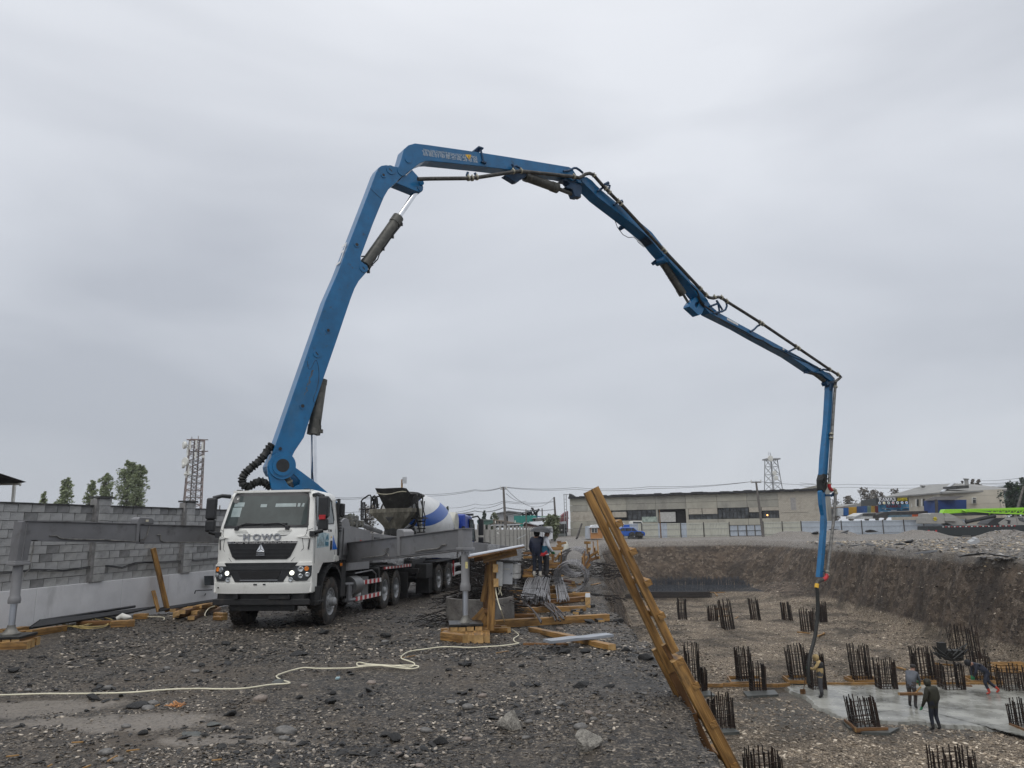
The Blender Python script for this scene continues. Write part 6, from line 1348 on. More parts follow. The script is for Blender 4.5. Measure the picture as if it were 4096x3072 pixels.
for x,y in ((398,826),(435,826),(505,835),(575,845),(720,865),(775,875)):mb=MB();mb.bar(atY(*ZK(x,y),110.2),atY(*ZK(x+4,960),110.2),.22,.22);obj('post',mb,mat('shed post',(.22,.19,.15),.8),o5,world=True)
slab_thing('green_tarp','faded green tarpaulin roof beside the blue mixer cab','tarpaulin',[('roof',ZK,[(40,850),(60,832),(388,830),(395,890),(300,925),(210,945),(60,920)],108,5,mat('green tarpaulin',(.06,.13,.105),.7,var=.2)),('edge',ZK,[(40,836),(60,822),(388,816),(388,832),(60,840)],107.8,.3,mat('tarp edge',(.22,.26,.25),.7))])
slab_thing('maroon_building','maroon gabled wall beside the derelict hall','building',[('wall',ZK,[(1905,1100),(1905,745),(2048,630),(2060,630),(2060,1100)],136,8,M_maroon)])
sc=slab_thing('stall_front','dark market stall with awning and white notice beside the hall','stall',[('front',ZK,[(1835,1210),(1835,880),(2035,850),(2040,1210)],131,5,M_dark),('awning',ZK,[(1815,920),(1830,875),(2010,855),(2015,915)],127,2.5,M_zinc),('notice',ZK,[(1902,1062),(1902,1035),(1932,1035),(1932,1060)],130.9,.08,M_dish),('beam',ZK,[(1795,812),(2055,762),(2055,752),(1795,802)],129,.3,mat('tan beam',(.30,.22,.14),.8)),('pale_base',ZK,[(1845,1210),(1845,1130),(2010,1128),(2010,1210)],130.8,.1,mat('pale base',(.25,.27,.26),.8))])
mb=MB()
for x in (1975,2030):mb.bar(atY(*ZK(x,740),128.5),atY(*ZK(x+8,1190),128.5),.1,.1)
for y in (940,985,1055):mb.bar(atY(*ZK(1975,y),128.5),atY(*ZK(2050,y),128.5),.08,.08)
obj('pipe_frame',mb,MAT['grey lattice'],sc,world=True,split=False)
slab_thing('white_box','plain white metal cabin under the green bush','cabin',[('body',ZK,[(1450,1262),(1450,1005),(1718,1008),(1722,1252)],88,3,mat('white cabin',(.56,.58,.61),.5,var=.06)),('roof',ZK,[(1440,1008),(1440,985),(1700,970),(1720,1008)],87.8,3.4,mat('cabin roof',(.42,.44,.44),.6))])
# concrete panel fence with posts
M_cp=dirt(mat('precast panel',(.40,.385,.35),.8,var=.12,scale=.8),(.28,.27,.24),.5,.9,.5);M_cpp=mat('precast post',(.27,.265,.25),.8,var=.15,scale=1)
pf_=thing('panel_fence','precast concrete panel fence with square posts behind the rebar','fence',(0,62,0))
PX=[-520,-400,-280,-160,-40,80,195,315,435,553,655,748,840,922,995,1066,1135,1190,1245,1300,1350,1398]
tA,tB=atY(*ZK(195,930),52),atY(*ZK(1300,985),84)
fd=Vector((tB.x-tA.x,tB.y-tA.y,0));fnn=Vector((fd.y,-fd.x,0)).normalized();prev=None
for i,x in enumerate(PX):
    yt=930+(x-195)/1105*50;p=atP(*ZK(x,yt),tA,fnn);zt=p.z
    if i < 22:
        mb=MB();mb.box((p.x,p.y,zt/2-.3),(.22,.22,zt+.6));obj('post',mb,M_cpp,pf_,world=True,bevel=.015)
    if prev is not None:
        a,b=Vector((prev.x,prev.y,0)),Vector((p.x,p.y,0));zz_=min(prev.z,p.z)-.3
        for k in range(4):
            z0,z1=-.3+k*(zz_+.3)/4,-.3+(k+1)*(zz_+.3)/4-.03;mb=MB();mb.bar(a+Vector((0,.05,(z0+z1)/2)),b+Vector((0,.05,(z0+z1)/2)),.07,z1-z0);obj('panel',mb,M_cp,pf_,world=True)
    prev=p
# canopy roof over the wall at the far left
cn=slab_thing('canopy','dark sheet canopy on a white pole beyond the block wall','canopy',[('roof',Z4,[(-400,60),(0,95),(235,172),(200,180),(0,188),(-400,190)],[26,26,27,27,27,27],(-4,3,.3),M_tar)])
mb=MB();mb.bar(atY(*Z4(128,195),28),atY(*Z4(108,420),28),.09,.09);mb.bar(atY(*Z4(-400,195),27.5),atY(*Z4(185,190),27.5),.06,.08);mb.tube(flat(Z4,[(165,185),(185,188),(185,205),(172,205)],27.5),.02,6);obj('pole',mb,M_dish,cn,world=True)
# kiosk, blue car, van, tent
ks=slab_thing('wooden_kiosk','small plywood site kiosk with white roof and window','kiosk',[('wall',ZM,[(328,714),(328,622),(420,622),(424,710)],96,2.2,mat('plywood orange',(.42,.20,.07),.6,var=.15,scale=2)),('grey_side',ZM,[(295,712),(295,612),(328,612),(328,714)],96.5,2.2,M_fgr),('roof',ZM,[(318,626),(345,604),(388,600),(430,624)],95.7,2.8,mat('white roof',(.68,.70,.72),.5)),('window_frame',ZM,[(333,667),(333,627),(382,627),(382,666)],95.9,.08,M_dish),('pane',ZM,[(337,663),(337,631),(355,631),(355,663)],95.85,.06,M_dkglass),('pane',ZM,[(360,663),(360,631),(378,631),(378,663)],95.85,.06,M_dkglass)])
bc=atY(*ZM(640,700),98);car=thing('blue_car','bright blue estate car with a blue crate on its roof in front of the hoarding','car',(bc.x,98,gz(bc.x,98)),(0,0,.05))
M_carb=mat('car blue',(.01,.09,.42),.3,coat=.5,var=.1)
mb=MB();mb.prism([(-1.9,-.8,.35),(1.9,-.8,.35),(1.95,-.8,.75),(1.7,-.8,.95),(.95,-.8,1.0),(.45,-.8,1.45),(-1.2,-.8,1.48),(-1.75,-.8,1.0),(-1.95,-.8,.8)],(0,1.6,0));obj('body',mb,M_carb,car,bevel=.08,bseg=3)
for x0,x1,x2,x3 in ((-1.55,-.75,-.75,-1.15),(-.68,.1,.1,-.68),(.17,.80,.42,.17)):mb=MB();mb.prism([(x0,-.815,1.0),(x1,-.815,1.0),(x2,-.815,1.38),(x3,-.815,1.38)],(0,.03,0));obj('window',mb,M_dkglass,car)
for x in (-1.2,1.2):
    for y in (-.75,.75):mb=MB();mb.cyl((x,y-.1,.32),(x,y+.1,.32),.32,n=16);obj('wheel',mb,M_rub,car,smooth=40)
mb=MB();mb.box((-.35,0,1.66),(.75,.5,.34));tag(obj('roof_crate',mb,M_carb,M=W[car].copy()),'blue crate carried on the roof of the blue car','crate')
sp=atY(*ZM(695,700),97);mb=MB()
for i in range(26):mb.box((sp.x+random.uniform(-.9,.9),97+random.uniform(-.4,.4),gz(sp.x,97)+random.random()*.8),(.5,.3,.3),0,None)
tag(obj('scrap_pile',mb,M_dark),'dark scrap heap beside the blue car','scrap',kind='stuff')
vn=slab_thing('white_van','white van roof showing above the beige hoarding','van',[('body',ZM,[(650,640),(652,576),(665,570),(738,572),(745,590),(745,640)],106,2,M_white),('windscreen',ZM,[(668,590),(668,576),(735,578),(740,590)],105.95,.08,M_dkglass)])
slab_thing('white_tent','white tent roof showing above the hoarding behind the timber ladder','tent',[('roof',ZM,[(505,640),(535,562),(560,568),(612,600),(612,640)],108,3,mat('tent white',(.66,.67,.68),.6))])
# ------------------------------------------------------------------ right background: hip-roofed house, signs, containers
M_plas=mat('cream plaster',(.52,.48,.40),.8,var=.08,scale=.5);M_slate=dirt(mat('grey slate sheets',(.26,.26,.25),.8,var=.12,scale=.6),(.16,.155,.15),.5,.5,.5)
eL,eC,eR=atY(*ZR(880,348),132),atY(*ZR(1378,300),112),atY(*ZR(1995,280),105);ze=6.3
house=thing('hip_roof_house','cream house with a grey hipped slate roof behind the crane','house',(eC.x,eC.y,0))
mb=MB();cb=[Vector((p.x,p.y,0)) for p in (eL,eC,eR)];bk=cb[2]+Vector((6,22,0))
for a,b in ((cb[0],cb[1]),(cb[1],cb[2])):
    n_=Vector(((b-a).y,-(b-a).x,0)).normalized()
    for k,(z0,z1) in enumerate(((0,1.9),(1.92,3.1),(3.12,4.3),(4.32,5.5),(5.52,ze))):mb=MB();mb.prism([a+Vector((0,0,z0)),b+Vector((0,0,z0)),b+Vector((0,0,z1)),a+Vector((0,0,z1))],-n_*.4);obj('wall_course',mb,M_plas,house,world=True)
mb=MB();mb.prism([cb[2],bk,bk+Vector((0,0,ze)),cb[2]+Vector((0,0,ze))],(-.4,0,0));obj('end_wall',mb,M_plas,house,world=True)
dn=-fw;up_eave=lambda p,o:Vector((p.x,p.y,ze))+o
AL,AC,AR=Vector((eL.x-1,eL.y,ze)),Vector((eC.x-.3,eC.y-1.2,ze-.1)),Vector((eR.x+1.2,eR.y-.6,ze));R1_=atY(*ZR(1515,205),122);R2_=atY(*ZR(1230,225),140);R3_=atY(*ZR(1720,215),124)
for poly in ([AL,AC,R1_,R2_],[AC,AR,R3_,R1_]):mb=MB();mb.prism(poly,(0,0,-.22));obj('roof_slope',mb,M_slate,house,world=True)
mb=MB();mb.bar(AC+Vector((0,0,.06)),R1_+Vector((0,0,.06)),.5,.12);obj('ridge_cap',mb,M_zinc,house,world=True)
mb=MB();q=flat(ZR,[(1565,255),(1565,228),(1668,225),(1668,252)],110);mb.prism(q,(0,4,0));dm=obj('dormer',mb,M_dark,house,world=True)
for x,y0,y1,Y in ((1640,160,235,114),(1212,228,245,125)):mb=MB();mb.cyl(atY(*ZR(x,y0+6),Y),atY(*ZR(x+8,y1),Y),.28,n=10);mb.cyl(atY(*ZR(x,y0),Y),atY(*ZR(x,y0+8),Y),.42,n=10);obj('flue',mb,M_slate,house,world=True,smooth=40)
for x0,x1,y0,y1,Y in ((1107,1133,368,442,122.5),(1150,1175,362,435,119.8),(1208,1232,357,432,117.4),(1706,1742,345,405,107.8)):
    mb=MB();mb.prism(flat(ZR,[(x0,y1),(x0,y0),(x1,y0),(x1,y1)],Y),(0,.3,0));wd=obj('window',mb,M_dish,house,world=True);mb=MB();mb.prism(flat(ZR,[(x0+4,y1-4),(x0+4,y0+4),(x1-4,y0+4),(x1-4,y1-4)],Y-.05),(0,.1,0));obj('pane',mb,M_dkglass,wd,world=True)
    if x0 > 1700:mb=MB();mb.prism(flat(ZR,[(x0+2,365),(x0+2,360),(x1-2,360),(x1-2,365)],Y-.1),(0,.08,0));obj('transom',mb,M_dish,wd,world=True)
M_signd=mat('dark sign board',(.016,.020,.024),.5,var=.15);M_signw=mat('sign white',(.75,.76,.78),.5,var=.03);M_signy=mat('sign yellow',(.75,.62,.02),.5,var=.05);M_signb=mat('sky blue print',(.02,.18,.50),.4,var=.5,scale=.6,col2=(.12,.42,.68))
sg=slab_thing('parts_shop_sign','dark КАМАЗ shop sign with white letters above a blue banner','sign',[('board',ZR,[(765,415),(765,352),(1073,346),(1078,412)],110,.5,M_signd),('side_board',ZR,[(612,435),(610,373),(765,353),(768,416)],[118,118,110.3,110.3],.3,mat('sign side',(.045,.055,.06),.6))])
def sign_text(body,zf,x,y,Y,hpx,m,par,xs=1.0,bold=.0,roll=0.0):
    c=atY(*zf(x,y),Y);s_=hpx*(zf(0,1)[1]-zf(0,0)[1])/2900*Y*1.30;bold=bold*.3;M_=Matrix.Translation(c) @ Euler((math.radians(90),math.radians(roll),0)).to_matrix().to_4x4();text_obj(body,s_,m,par,M_,.03,bold*s_,xs)
sign_text('КАМАЗ',ZR,862,368,109.9,33,M_signw,sg,1.08,.035,-1);sign_text('ТЕТНИТЕР',ZR,1010,357,109.9,14,M_signy,sg,1.0,.03,-1);sign_text('ЗАПЧАСТИ',ZR,1010,372,109.9,14,M_signy,sg,1.0,.03,-1)
for i in range(7):
    c=atY(*ZR(785+i*44.5,400-i*.6),109.9);mb=MB();mb.lathe([(.21,0),(.21,.04),(0,.04)],Matrix.Translation(c) @ Euler((math.radians(90),0,0)).to_matrix().to_4x4(),14);dk=obj('round_badge',mb,M_signw,sg,world=True)
    mb=MB();mb.lathe([(.11,0),(.11,.06),(0,.06)],Matrix.Translation(c) @ Euler((math.radians(90),0,0)).to_matrix().to_4x4(),10);obj('badge_centre',mb,(M_signb,M_signy,M_teal,M_red,M_teal,M_signb,M_bluep)[i],dk,world=True)
bn_=slab_thing('shop_banner','blue printed КАМАЗ banner under the dark sign','banner',[('sheet',ZR,[(780,488),(776,418),(1076,408),(1080,476)],111,.2,M_signb)])
sign_text('КАМАЗ',ZR,925,434,110.9,27,M_red,bn_,1.15,.03,-1)
for i,(x,y,w_,h_) in enumerate(((840,462,50,7),(840,455,12,14),(1020,440,60,6),(1010,462,70,8),(900,470,60,6),(810,448,24,8),(960,465,34,8))):mb=MB();mb.prism(flat(ZR,[(x,y+h_),(x,y),(x+w_,y),(x+w_*.8,y+h_)],110.92),(0,.05,0));obj('truck_print',mb,(M_dark,M_signw,M_zinc)[i % 3],bn_,world=True)
def container(label,zf,x0,x1,y0,y1,Y,m,dep=2.4,slope=0,ends=0):
    t=slab_thing('shipping_container',label,'container',[('body',zf,[(x0,y1),(x0,y0),(x1,y0+slope),(x1,y1+slope)],Y,dep,m)],'containers behind the hoarding');n=max(3,int((x1-x0)/14))
    mb=MB()
    for i in range(n):x=x0+(x1-x0)*(i+.5)/n;mb.prism(flat(zf,[(x-2.5,y1+slope*i/n-2),(x-2.5,y0+slope*i/n+3),(x+2.5,y0+slope*i/n+3),(x+2.5,y1+slope*i/n-2)],Y-.05),(0,.1,0))
    fine(obj('corrugation',mb,m,t,world=True,split=False));return t
M_ctb=mat('container blue',(.018,.055,.20),.5,var=.12,scale=.6);M_cty=mat('container yellow',(.48,.28,.03),.5,var=.15,scale=.6)
container('pale cabin container beside the blue door',ZR,370,428,452,525,114,mat('pale container',(.50,.53,.55),.5));container('blue container door next to the yellow container',ZR,428,480,446,525,114.5,mat('container blue 2',(.01,.10,.30),.5));container('ochre yellow shipping container left of the shop sign',ZR,480,632,440,530,115,M_cty)
for x0,x1,c in ((632,664,(.03,.09,.26)),(664,702,(.14,.20,.16)),(702,740,(.42,.27,.06)),(740,778,(.20,.035,.03))):container({632:'navy',664:'sage green',702:'ochre striped',740:'dark red'}[x0]+' container door under the dark sign side',ZR,x0,x1,430,500,112.5,mat(f'door {x0}',c,.6))
bcn=container('large blue shipping container in front of the cream house',ZX,455,1045,508,780,103,M_ctb,2.4,-6);slab_thing('blue_container_end','end doors of a second blue container beside the large one','container',[('doors',ZX,[(205,725),(200,525),(440,505),(450,760)],[107,107,103.6,103.6],.3,M_ctb)]);
cz=slab_thing('shade_roof','dark corrugated shade roof over the blue containers','canopy',[('roof',ZX,[(190,522),(400,440),(1010,428),(800,500),(455,510)],[105,111,108,102,103],.25,mat('brown black roof',(.035,.03,.028),.7))])
mb=MB();mb.bar(atY(*ZX(430,500),102.8),atY(*ZX(440,770),102.8),.28,.28);obj('post',mb,M_post,cz,world=True)
slab_thing('low_white_shed','low white shed with dark opening behind the hoarding','shed',[('wall',ZR,[(545,555),(545,530),(620,497),(752,495),(752,555)],109,3,mat('white shed',(.56,.57,.56),.7)),('opening',ZR,[(622,527),(622,502),(750,499),(750,525)],108.9,.2,M_dark),('pale_roof',ZR,[(525,556),(535,538),(620,500),(625,506),(560,540)],108.8,.3,M_zinc)])
slab_thing('black_truss_shed','black steel truss lying along the top of the hoarding','truss',[('truss',ZR,[(752,545),(758,515),(850,487),(1265,478),(1270,515),(1000,520),(860,545)],108,2,M_dark)])
slab_thing('orange_rack','orange red rack above the hoarding beside the crane','rack',[('rack',ZR,[(1110,535),(1110,515),(1265,510),(1268,530)],107.5,1,mat('orange red',(.45,.09,.03),.6,var=.3,scale=3)),('blue_rack',ZR,[(880,542),(880,522),(1108,515),(1108,535)],107.6,1,mat('steel blue',(.10,.17,.22),.6,var=.3,scale=3))])
slab_thing('low_brick_row','low row of tan roofed stalls beside the derelict hall','stalls',[('roof',ZR,[(130,462),(130,435),(330,440),(420,435),(430,448),(330,465)],118,6,mat('tan roof',(.32,.26,.20),.8)),('dark_front',ZR,[(135,520),(135,465),(345,470),(345,520)],118.5,3,M_dark),('bright_banner',ZR,[(140,545),(140,508),(330,500),(345,540)],117.5,.3,mat('stall banner',(.45,.35,.28),.6,var=.8,scale=1.2,col2=(.62,.60,.55)))])
slab_thing('arched_roof','grey arched roof behind the yellow container','roof',[('roof',ZR,[(360,450),(430,432),(600,402),(615,408),(618,436),(430,446)],122,8,M_slate)])
gb=slab_thing('green_shop_building','dark grey shop building with lime green lettering behind trees','building',[('wall',ZX,[(1690,780),(1690,300),(1560,248),(2120,205),(2400,195),(2400,780)],122,8,mat('charcoal cladding',(.05,.058,.065),.6)),('picture',ZX,[(1725,620),(1725,405),(1845,400),(1845,600)],121.8,.2,mat('mural print',(.12,.36,.58),.5,var=.7,scale=.5,col2=(.5,.6,.5)))])
M_lime=mat('lime paint',(.28,.62,.02),.4,var=.08,coat=.3)
sign_text('SL&',ZX,2050,278,121.7,62,M_lime,gb,1.1,.05,2);mb=MB();mb.prism(flat(ZX,[(1708,380),(1708,335),(1782,330),(1780,378)],121.7),(0,.1,0));obj('lime_mark',mb,M_lime,gb,world=True)
# ------------------------------------------------------------------ mobile crane
YC=90;cb0=atY(*ZX(280,1200),YC);crane=thing('mobile_crane','parked mobile crane with lime green telescopic boom and grey counterweight','crane',(cb0.x,YC,0));M_cr=mat('crane grey',(.30,.295,.275),.45,var=.08)
def cpart(nm,pts,Y,dep,m,par=crane,bevel=.02):mb=MB();mb.prism(flat(ZX,pts,Y),(0,dep,0));return obj(nm,mb,m,par,world=True,bevel=bevel)
cpart('carrier',[(270,1210),(275,1040),(560,1035),(1500,1030),(2400,1010),(2400,1230),(600,1230)],YC-.2,2.5,mat('carrier dark',(.018,.024,.026),.5))
cpart('counterweight',[(230,985),(232,860),(270,860),(270,785),(400,768),(560,770),(610,850),(612,978),(515,990)],YC,2.3,M_cr)
cpart('superstructure',[(612,980),(605,770),(690,780),(850,850),(960,930),(1050,1010),(1045,1025),(765,1020),(620,960)],YC+.2,1.9,M_cr);cpart('engine_cover',[(605,935),(600,862),(840,858),(850,940)],YC-.1,.4,M_cr);cpart('track_box',[(1040,1020),(1240,1000),(1500,1015),(1500,1025),(1040,1028)],YC,2.0,M_cr)
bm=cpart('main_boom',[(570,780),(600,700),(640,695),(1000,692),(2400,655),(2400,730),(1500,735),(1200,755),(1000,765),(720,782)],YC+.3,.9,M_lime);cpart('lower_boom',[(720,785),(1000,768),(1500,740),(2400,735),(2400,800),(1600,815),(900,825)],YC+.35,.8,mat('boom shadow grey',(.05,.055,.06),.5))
mb=MB();q=lambda x,y:atY(*ZX(x,y),YC+.1)
mb.bar(q(1060,728),q(1540,765),.14,.14);mb.bar(q(1060,710),q(2400,690),.14,.14);mb.bar(q(1540,765),q(2400,795),.16,.16)
for i in range(7):x=1550+i*120;mb.bar(q(x,760+i*5),q(x+60,705),.09,.09);mb.bar(q(x+60,705),q(x+120,765+i*5),.09,.09)
obj('lattice_jib',mb,M_lime,crane,world=True,split=False);mb=MB();mb.cyl(q(1010,728),q(1000,745),.3,n=12);obj('jib_pivot',mb,M_lime,crane,world=True)
mb=MB();mb.cyl(q(1030,955),q(1590,835),.22,n=14);mb.cyl(q(1590,835),q(1620,825),.26,n=14);obj('luffing_cylinder',mb,M_black,crane,world=True,smooth=40);cpart('cylinder_bracket',[(1500,765),(1545,765),(1520,820),(1500,810)],YC+.3,.6,M_lime)
cpart('front_guard',[(1480,990),(1560,920),(1660,870),(1820,868),(1830,900),(1760,960),(1700,1030),(1500,1030)],YC,2.2,M_black);cpart('driver_cab',[(1690,975),(1860,865),(2050,862),(2080,1020),(1730,1020)],YC-.1,2.3,M_cr);cpart('cab_front',[(2055,850),(2400,840),(2400,1030),(2090,1030)],YC-.1,2.3,M_cr);cpart('cab_window',[(2085,862),(2200,862),(2230,960),(2130,930)],YC-.15,.1,M_dkglass);cpart('cab_vent',[(1815,905),(1945,920),(1935,990),(1880,990),(1890,935)],YC-.15,.1,M_black)
mb=MB();c=atY(*ZX(408,890),YC-.05);mb.cyl(c,c-Vector((0,.03,0)),.22,n=18);hz_=obj('hazard_disc',mb,M_signy,crane,world=True)
for k in (-1,0,1):mb=MB();mb.bar(c+Vector((-.1+k*.13,-.04,.12)),c+Vector((.1+k*.13,-.04,-.12)),.03,.05,(0,1,0));obj('hazard_stripe',mb,M_black,hz_,world=True)
mb=MB()
for i in range(26):x0=560+i*58;mb.prism(flat(ZX,[(x0,1062-i*.9),(x0,1045-i*.9),(x0+29,1045-i*.9),(x0+29,1062-i*.9)],YC-.25),(0,.04,0),i % 2)
obj('reflective_tape',mb,[M_whr,M_redr],crane,world=True,split=False)
for x,y in ((430,1135),(345,1205),(280,1135)):cpart('tail_light',[(x-18,y+18),(x-18,y-18),(x+18,y-18),(x+18,y+18)],YC-.25,.06,M_redr,bevel=0)
for x in (860,1250,1900):
    c=atY(*ZX(x,1180),YC-.1);mb=MB();mb.cyl(c,c+Vector((0,.4,0)),.60,n=20);obj('wheel',mb,M_rub,crane,world=True,smooth=40)
mb=MB()
for x in (280,295,310):mb.cyl(atY(*ZX(x,800),YC),atY(*ZX(x,775),YC),.05,n=6)
fine(obj('grab_pegs',mb,M_dish,crane,world=True,split=False))
# slab lying on the rubble, loose tarmac edge pieces on the far rim
p=atY(*ZX(1230,1350),52);mb=MB();q=flat(ZX,[(1120,1400),(1130,1360),(1210,1330),(1220,1292),(1280,1292),(1330,1355),(1290,1375),(1190,1410)],52);mb.prism(q,(.1,.5,.1));tag(obj('concrete_shard',mb,M_gwall),'pale flat concrete shard lying on the rubble below the crane','concrete')
rnd=random.Random(31)
for i,(x,y,w_,h_,Y) in enumerate(((980,800,120,50,60),(1075,770,70,40,62),(690,672,110,26,84),(330,655,120,24,88),(440,680,80,22,86),(150,690,70,30,92),(560,812,160,18,63),(690,808,90,16,61),(400,800,90,16,66),(900,855,110,16,54),(1250,880,200,18,50),(1700,905,240,26,46),(2000,915,260,26,44),(450,690,40,18,88))):
    c=atY(*ZR(x,y),Y);sc_=.405/2900*Y;mb=MB();m_=stone_mesh('asphalt_piece',300+i,.8,1,2)
    o=obj('asphalt_piece',m_,None,M=Matrix.Translation(c+Vector((0,0,-h_*sc_*.2))) @ Euler((rnd.uniform(-.2,.2),rnd.uniform(-.2,.2),rnd.uniform(-.3,.3))).to_matrix().to_4x4() @ Matrix.Diagonal((w_*sc_*.5,.6+.3*rnd.random(),h_*sc_*.6,1)));m_.materials.append(M_black);tag(o,'broken black asphalt slab on the far rim of the pit','asphalt','asphalt slabs along the far rim')
# ------------------------------------------------------------------ site objects: timber, rebar, shelter
def onground(zf,x,y,dz=0.0,water=None):
    z=0.0
    for _ in range(5):
        p=atz(*zf(x,y),z+dz);z=gz(p.x,p.y)
    return Vector((p.x,p.y,z+dz))
def beam_mesh(L,w,h,seed,m,endm=None):
    """sawn timber along +X, slightly waney"""
    r=random.Random(seed);mb=MB();n=5;vs=[];fs=[]
    for i in range(n+1):
        x=L*i/n;a=.04*w;dw,dh=r.uniform(-a,a),r.uniform(-a,a)
        vs += [(x,-w/2+dw,-h/2),(x,w/2+dw,-h/2+r.uniform(0,a)),(x,w/2+dw-r.uniform(0,a),h/2+dh),(x,-w/2+dw,h/2+dh)]
    for i in range(n):
        for j in range(4):k=i*4;fs.append((k+j,k+4+j,k+4+(j+1) % 4,k+(j+1) % 4))
    mb.add(vs,fs);mb.add([vs[j] for j in range(4)],[(0,1,2,3)],1);mb.add([vs[n*4+j] for j in range(4)],[(3,2,1,0)],1)
    return mesh_of('timber',mb,[m,endm or M_woodp])
TSEED=[0];M_asph0=mat('tar soaked wood',(.014,.013,.012),.55,var=.4)
def timber(p0,p1,w,h,m=None,name='timber',parent=None,label=None,cat='timber',group=None,upv=(0,0,1),endm=None):
    TSEED[0] += 1;p0,p1=Vector(p0),Vector(p1)
    o=obj(name,beam_mesh((p1-p0).length,w,h,TSEED[0],m or M_wood,endm),None,parent,M=frame(p0,p1,upv))
    b=o.modifiers.new('bevel','BEVEL');b.width=min(w,h)*.06;b.segments=1;b.limit_method='ANGLE'
    if label:tag(o,label,cat,group)
    return o
# ---- long timber ladder standing in the pit
lad=thing('timber_ladder','long heavy wet pine ladder leaning out of the pit','ladder',(4.75,9.4,FLOOR))
YR,YL=9.2,9.55
def lp(x,y,Y):return atY(*ZL(x,y),Y)
def down(a,b,z):d=b-a;return a+d*((z-a.z)/d.z)
rA,rB=lp(112,72,YR),lp(835,1500,YR);lA,lB=lp(68,95,YL),lp(575,1190,YL)
rE,lE=down(rA,rB,FLOOR+.02),down(lA,lB,FLOOR+.02)
W[lad]=Matrix.Translation((rE.x,rE.y,FLOOR));lad.matrix_local=W[lad]
timber(lp(565,1000,YR),rA,.095,.135,M_wood,'rail',lad,upv=(0,1,0));timber(down(rA,rB,FLOOR+.02),lp(575,1040,YR-.02),.15,.15,M_wood,'rail',lad,upv=(0,1,0))
timber(lp(545,1110,YL),lA,.10,.14,M_wood,'rail',lad,upv=(0,1,0));timber(lE,lp(500,1010,YL+.03),.10,.13,M_woodd,'rail',lad,upv=(0,1,0));timber(lp(590,1270,YL+.08),lp(448,985,YL+.08),.07,.10,M_wood,'splice_board',lad,upv=(0,1,0));timber(lp(690,1290,YR+.1),lp(500,960,YR+.1),.05,.09,M_woodd,'splice_board',lad,upv=(0,1,0))
ladd=(rA-rE).normalized();ladn=Vector((ladd.z,0,-ladd.x)).normalized()
for x,y in ((232,278),(308,436),(392,608),(466,792),(570,1045),(655,1180),(752,1392),(868,1625),(985,1880),(1100,2130)):
    c=lp(x,y,YR+.1)+ladn*.02;timber(c+Vector((0,-.20,0)),c+Vector((-.06,.55,0)),.075,.085,M_wood,'rung',lad,upv=ladn,endm=M_wood)
# ---- pads under the outrigger feet
def pad(L,zt,label,seed):
    t=thing('outrigger_pad',label,'support pad',(L.x,L.y,gz(L.x,L.y)),(0,0,.12),'timber pads under the outriggers');g=gz(L.x,L.y);h=zt-g
    r=random.Random(seed);MZ=W[t]
    for i in range(4):
        y=-.24+i*.16;timber(MZ @ Vector((-.38+r.uniform(-.1,.1),y,.07)),MZ @ Vector((.38+r.uniform(-.1,.1),y+r.uniform(-.03,.03),.07)),.13,.14,M_wood,'timber',t)
    for i in range(4):x=-.24+i*.16;timber(MZ @ Vector((x,-.30,.14+(h-.20)/2)),MZ @ Vector((x,.30,.14+(h-.20)/2)),.14,max(.08,h-.20),M_woodd,'timber',t)
    mb=MB();mb.box((0,0,h-.03),(.66,.62,.05));obj('steel_plate',mb,mat('wet black plate',(.03,.03,.03),.3,.4,var=.5),t,bevel=.008)
pad(L1,.21,'stacked timber pad under the outrigger leg beside the shelter',1);pad(L2,.21,'timber pad under the outrigger leg by the block wall',2);pad(L3,-.23,'low pad under the film wrapped rear outrigger leg',3)
G_T='loose timbers on the yard'
def gt(zf,a,b,w,h,label,m=None,dz=0.0,name='timber'):
    return timber(onground(zf,*a,dz+h/2),onground(zf,*b,dz+h/2),w,h,m,name,label=label,group=G_T)
# timbers by the shelter
gt(Z3,(205,1335),(455,1368),.16,.15,'short heavy timber in front of the outrigger pad');gt(Z3,(490,1330),(500,1370),.16,.14,'timber stub with sawn end beside the outrigger pad');gt(Z3,(590,1325),(592,1372),.18,.15,'rounded timber stub at the pad corner');gt(Z3,(678,1320),(682,1372),.13,.14,'square timber stub at the shelter post')
gt(Z3,(630,1275),(930,1275),.12,.10,'low timber under the shelter post');gt(Z3,(775,1235),(875,1245),.14,.08,'short board offcut behind the shelter post',M_woodd)
gt(Z3,(760,1205),(2022,1130),.16,.17,'longest dunnage beam in front of the rebar bundles');gt(Z3,(955,1062),(1772,1030),.16,.15,'second dunnage beam under the rebar bundles');gt(Z3,(965,1118),(1225,1138),.14,.12,'short dark dunnage beam behind the longest one',M_woodd)
gt(Z3,(945,1000),(1785,925),.15,.15,'dark dunnage beam under the big rebar bundle',M_woodd);gt(Z3,(945,915),(1822,880),.15,.15,'dunnage beam under the middle of the rebar');gt(Z3,(1330,846),(1686,818),.15,.13,'short dunnage beam beside the small bundle');gt(Z3,(1330,806),(1660,790),.15,.12,'thin dunnage beam at the back of the bundles')
gt(Z3,(1175,1262),(2072,1465),.14,.09,'long pine board lying under the grey plank');a,b=onground(Z3,1345,1400,.15),onground(Z3,2040,1325,.12);timber(a,b,.26,.04,M_woodg,'plank',label='wide wet grey plank resting across a pine board',cat='plank',endm=M_woodg)
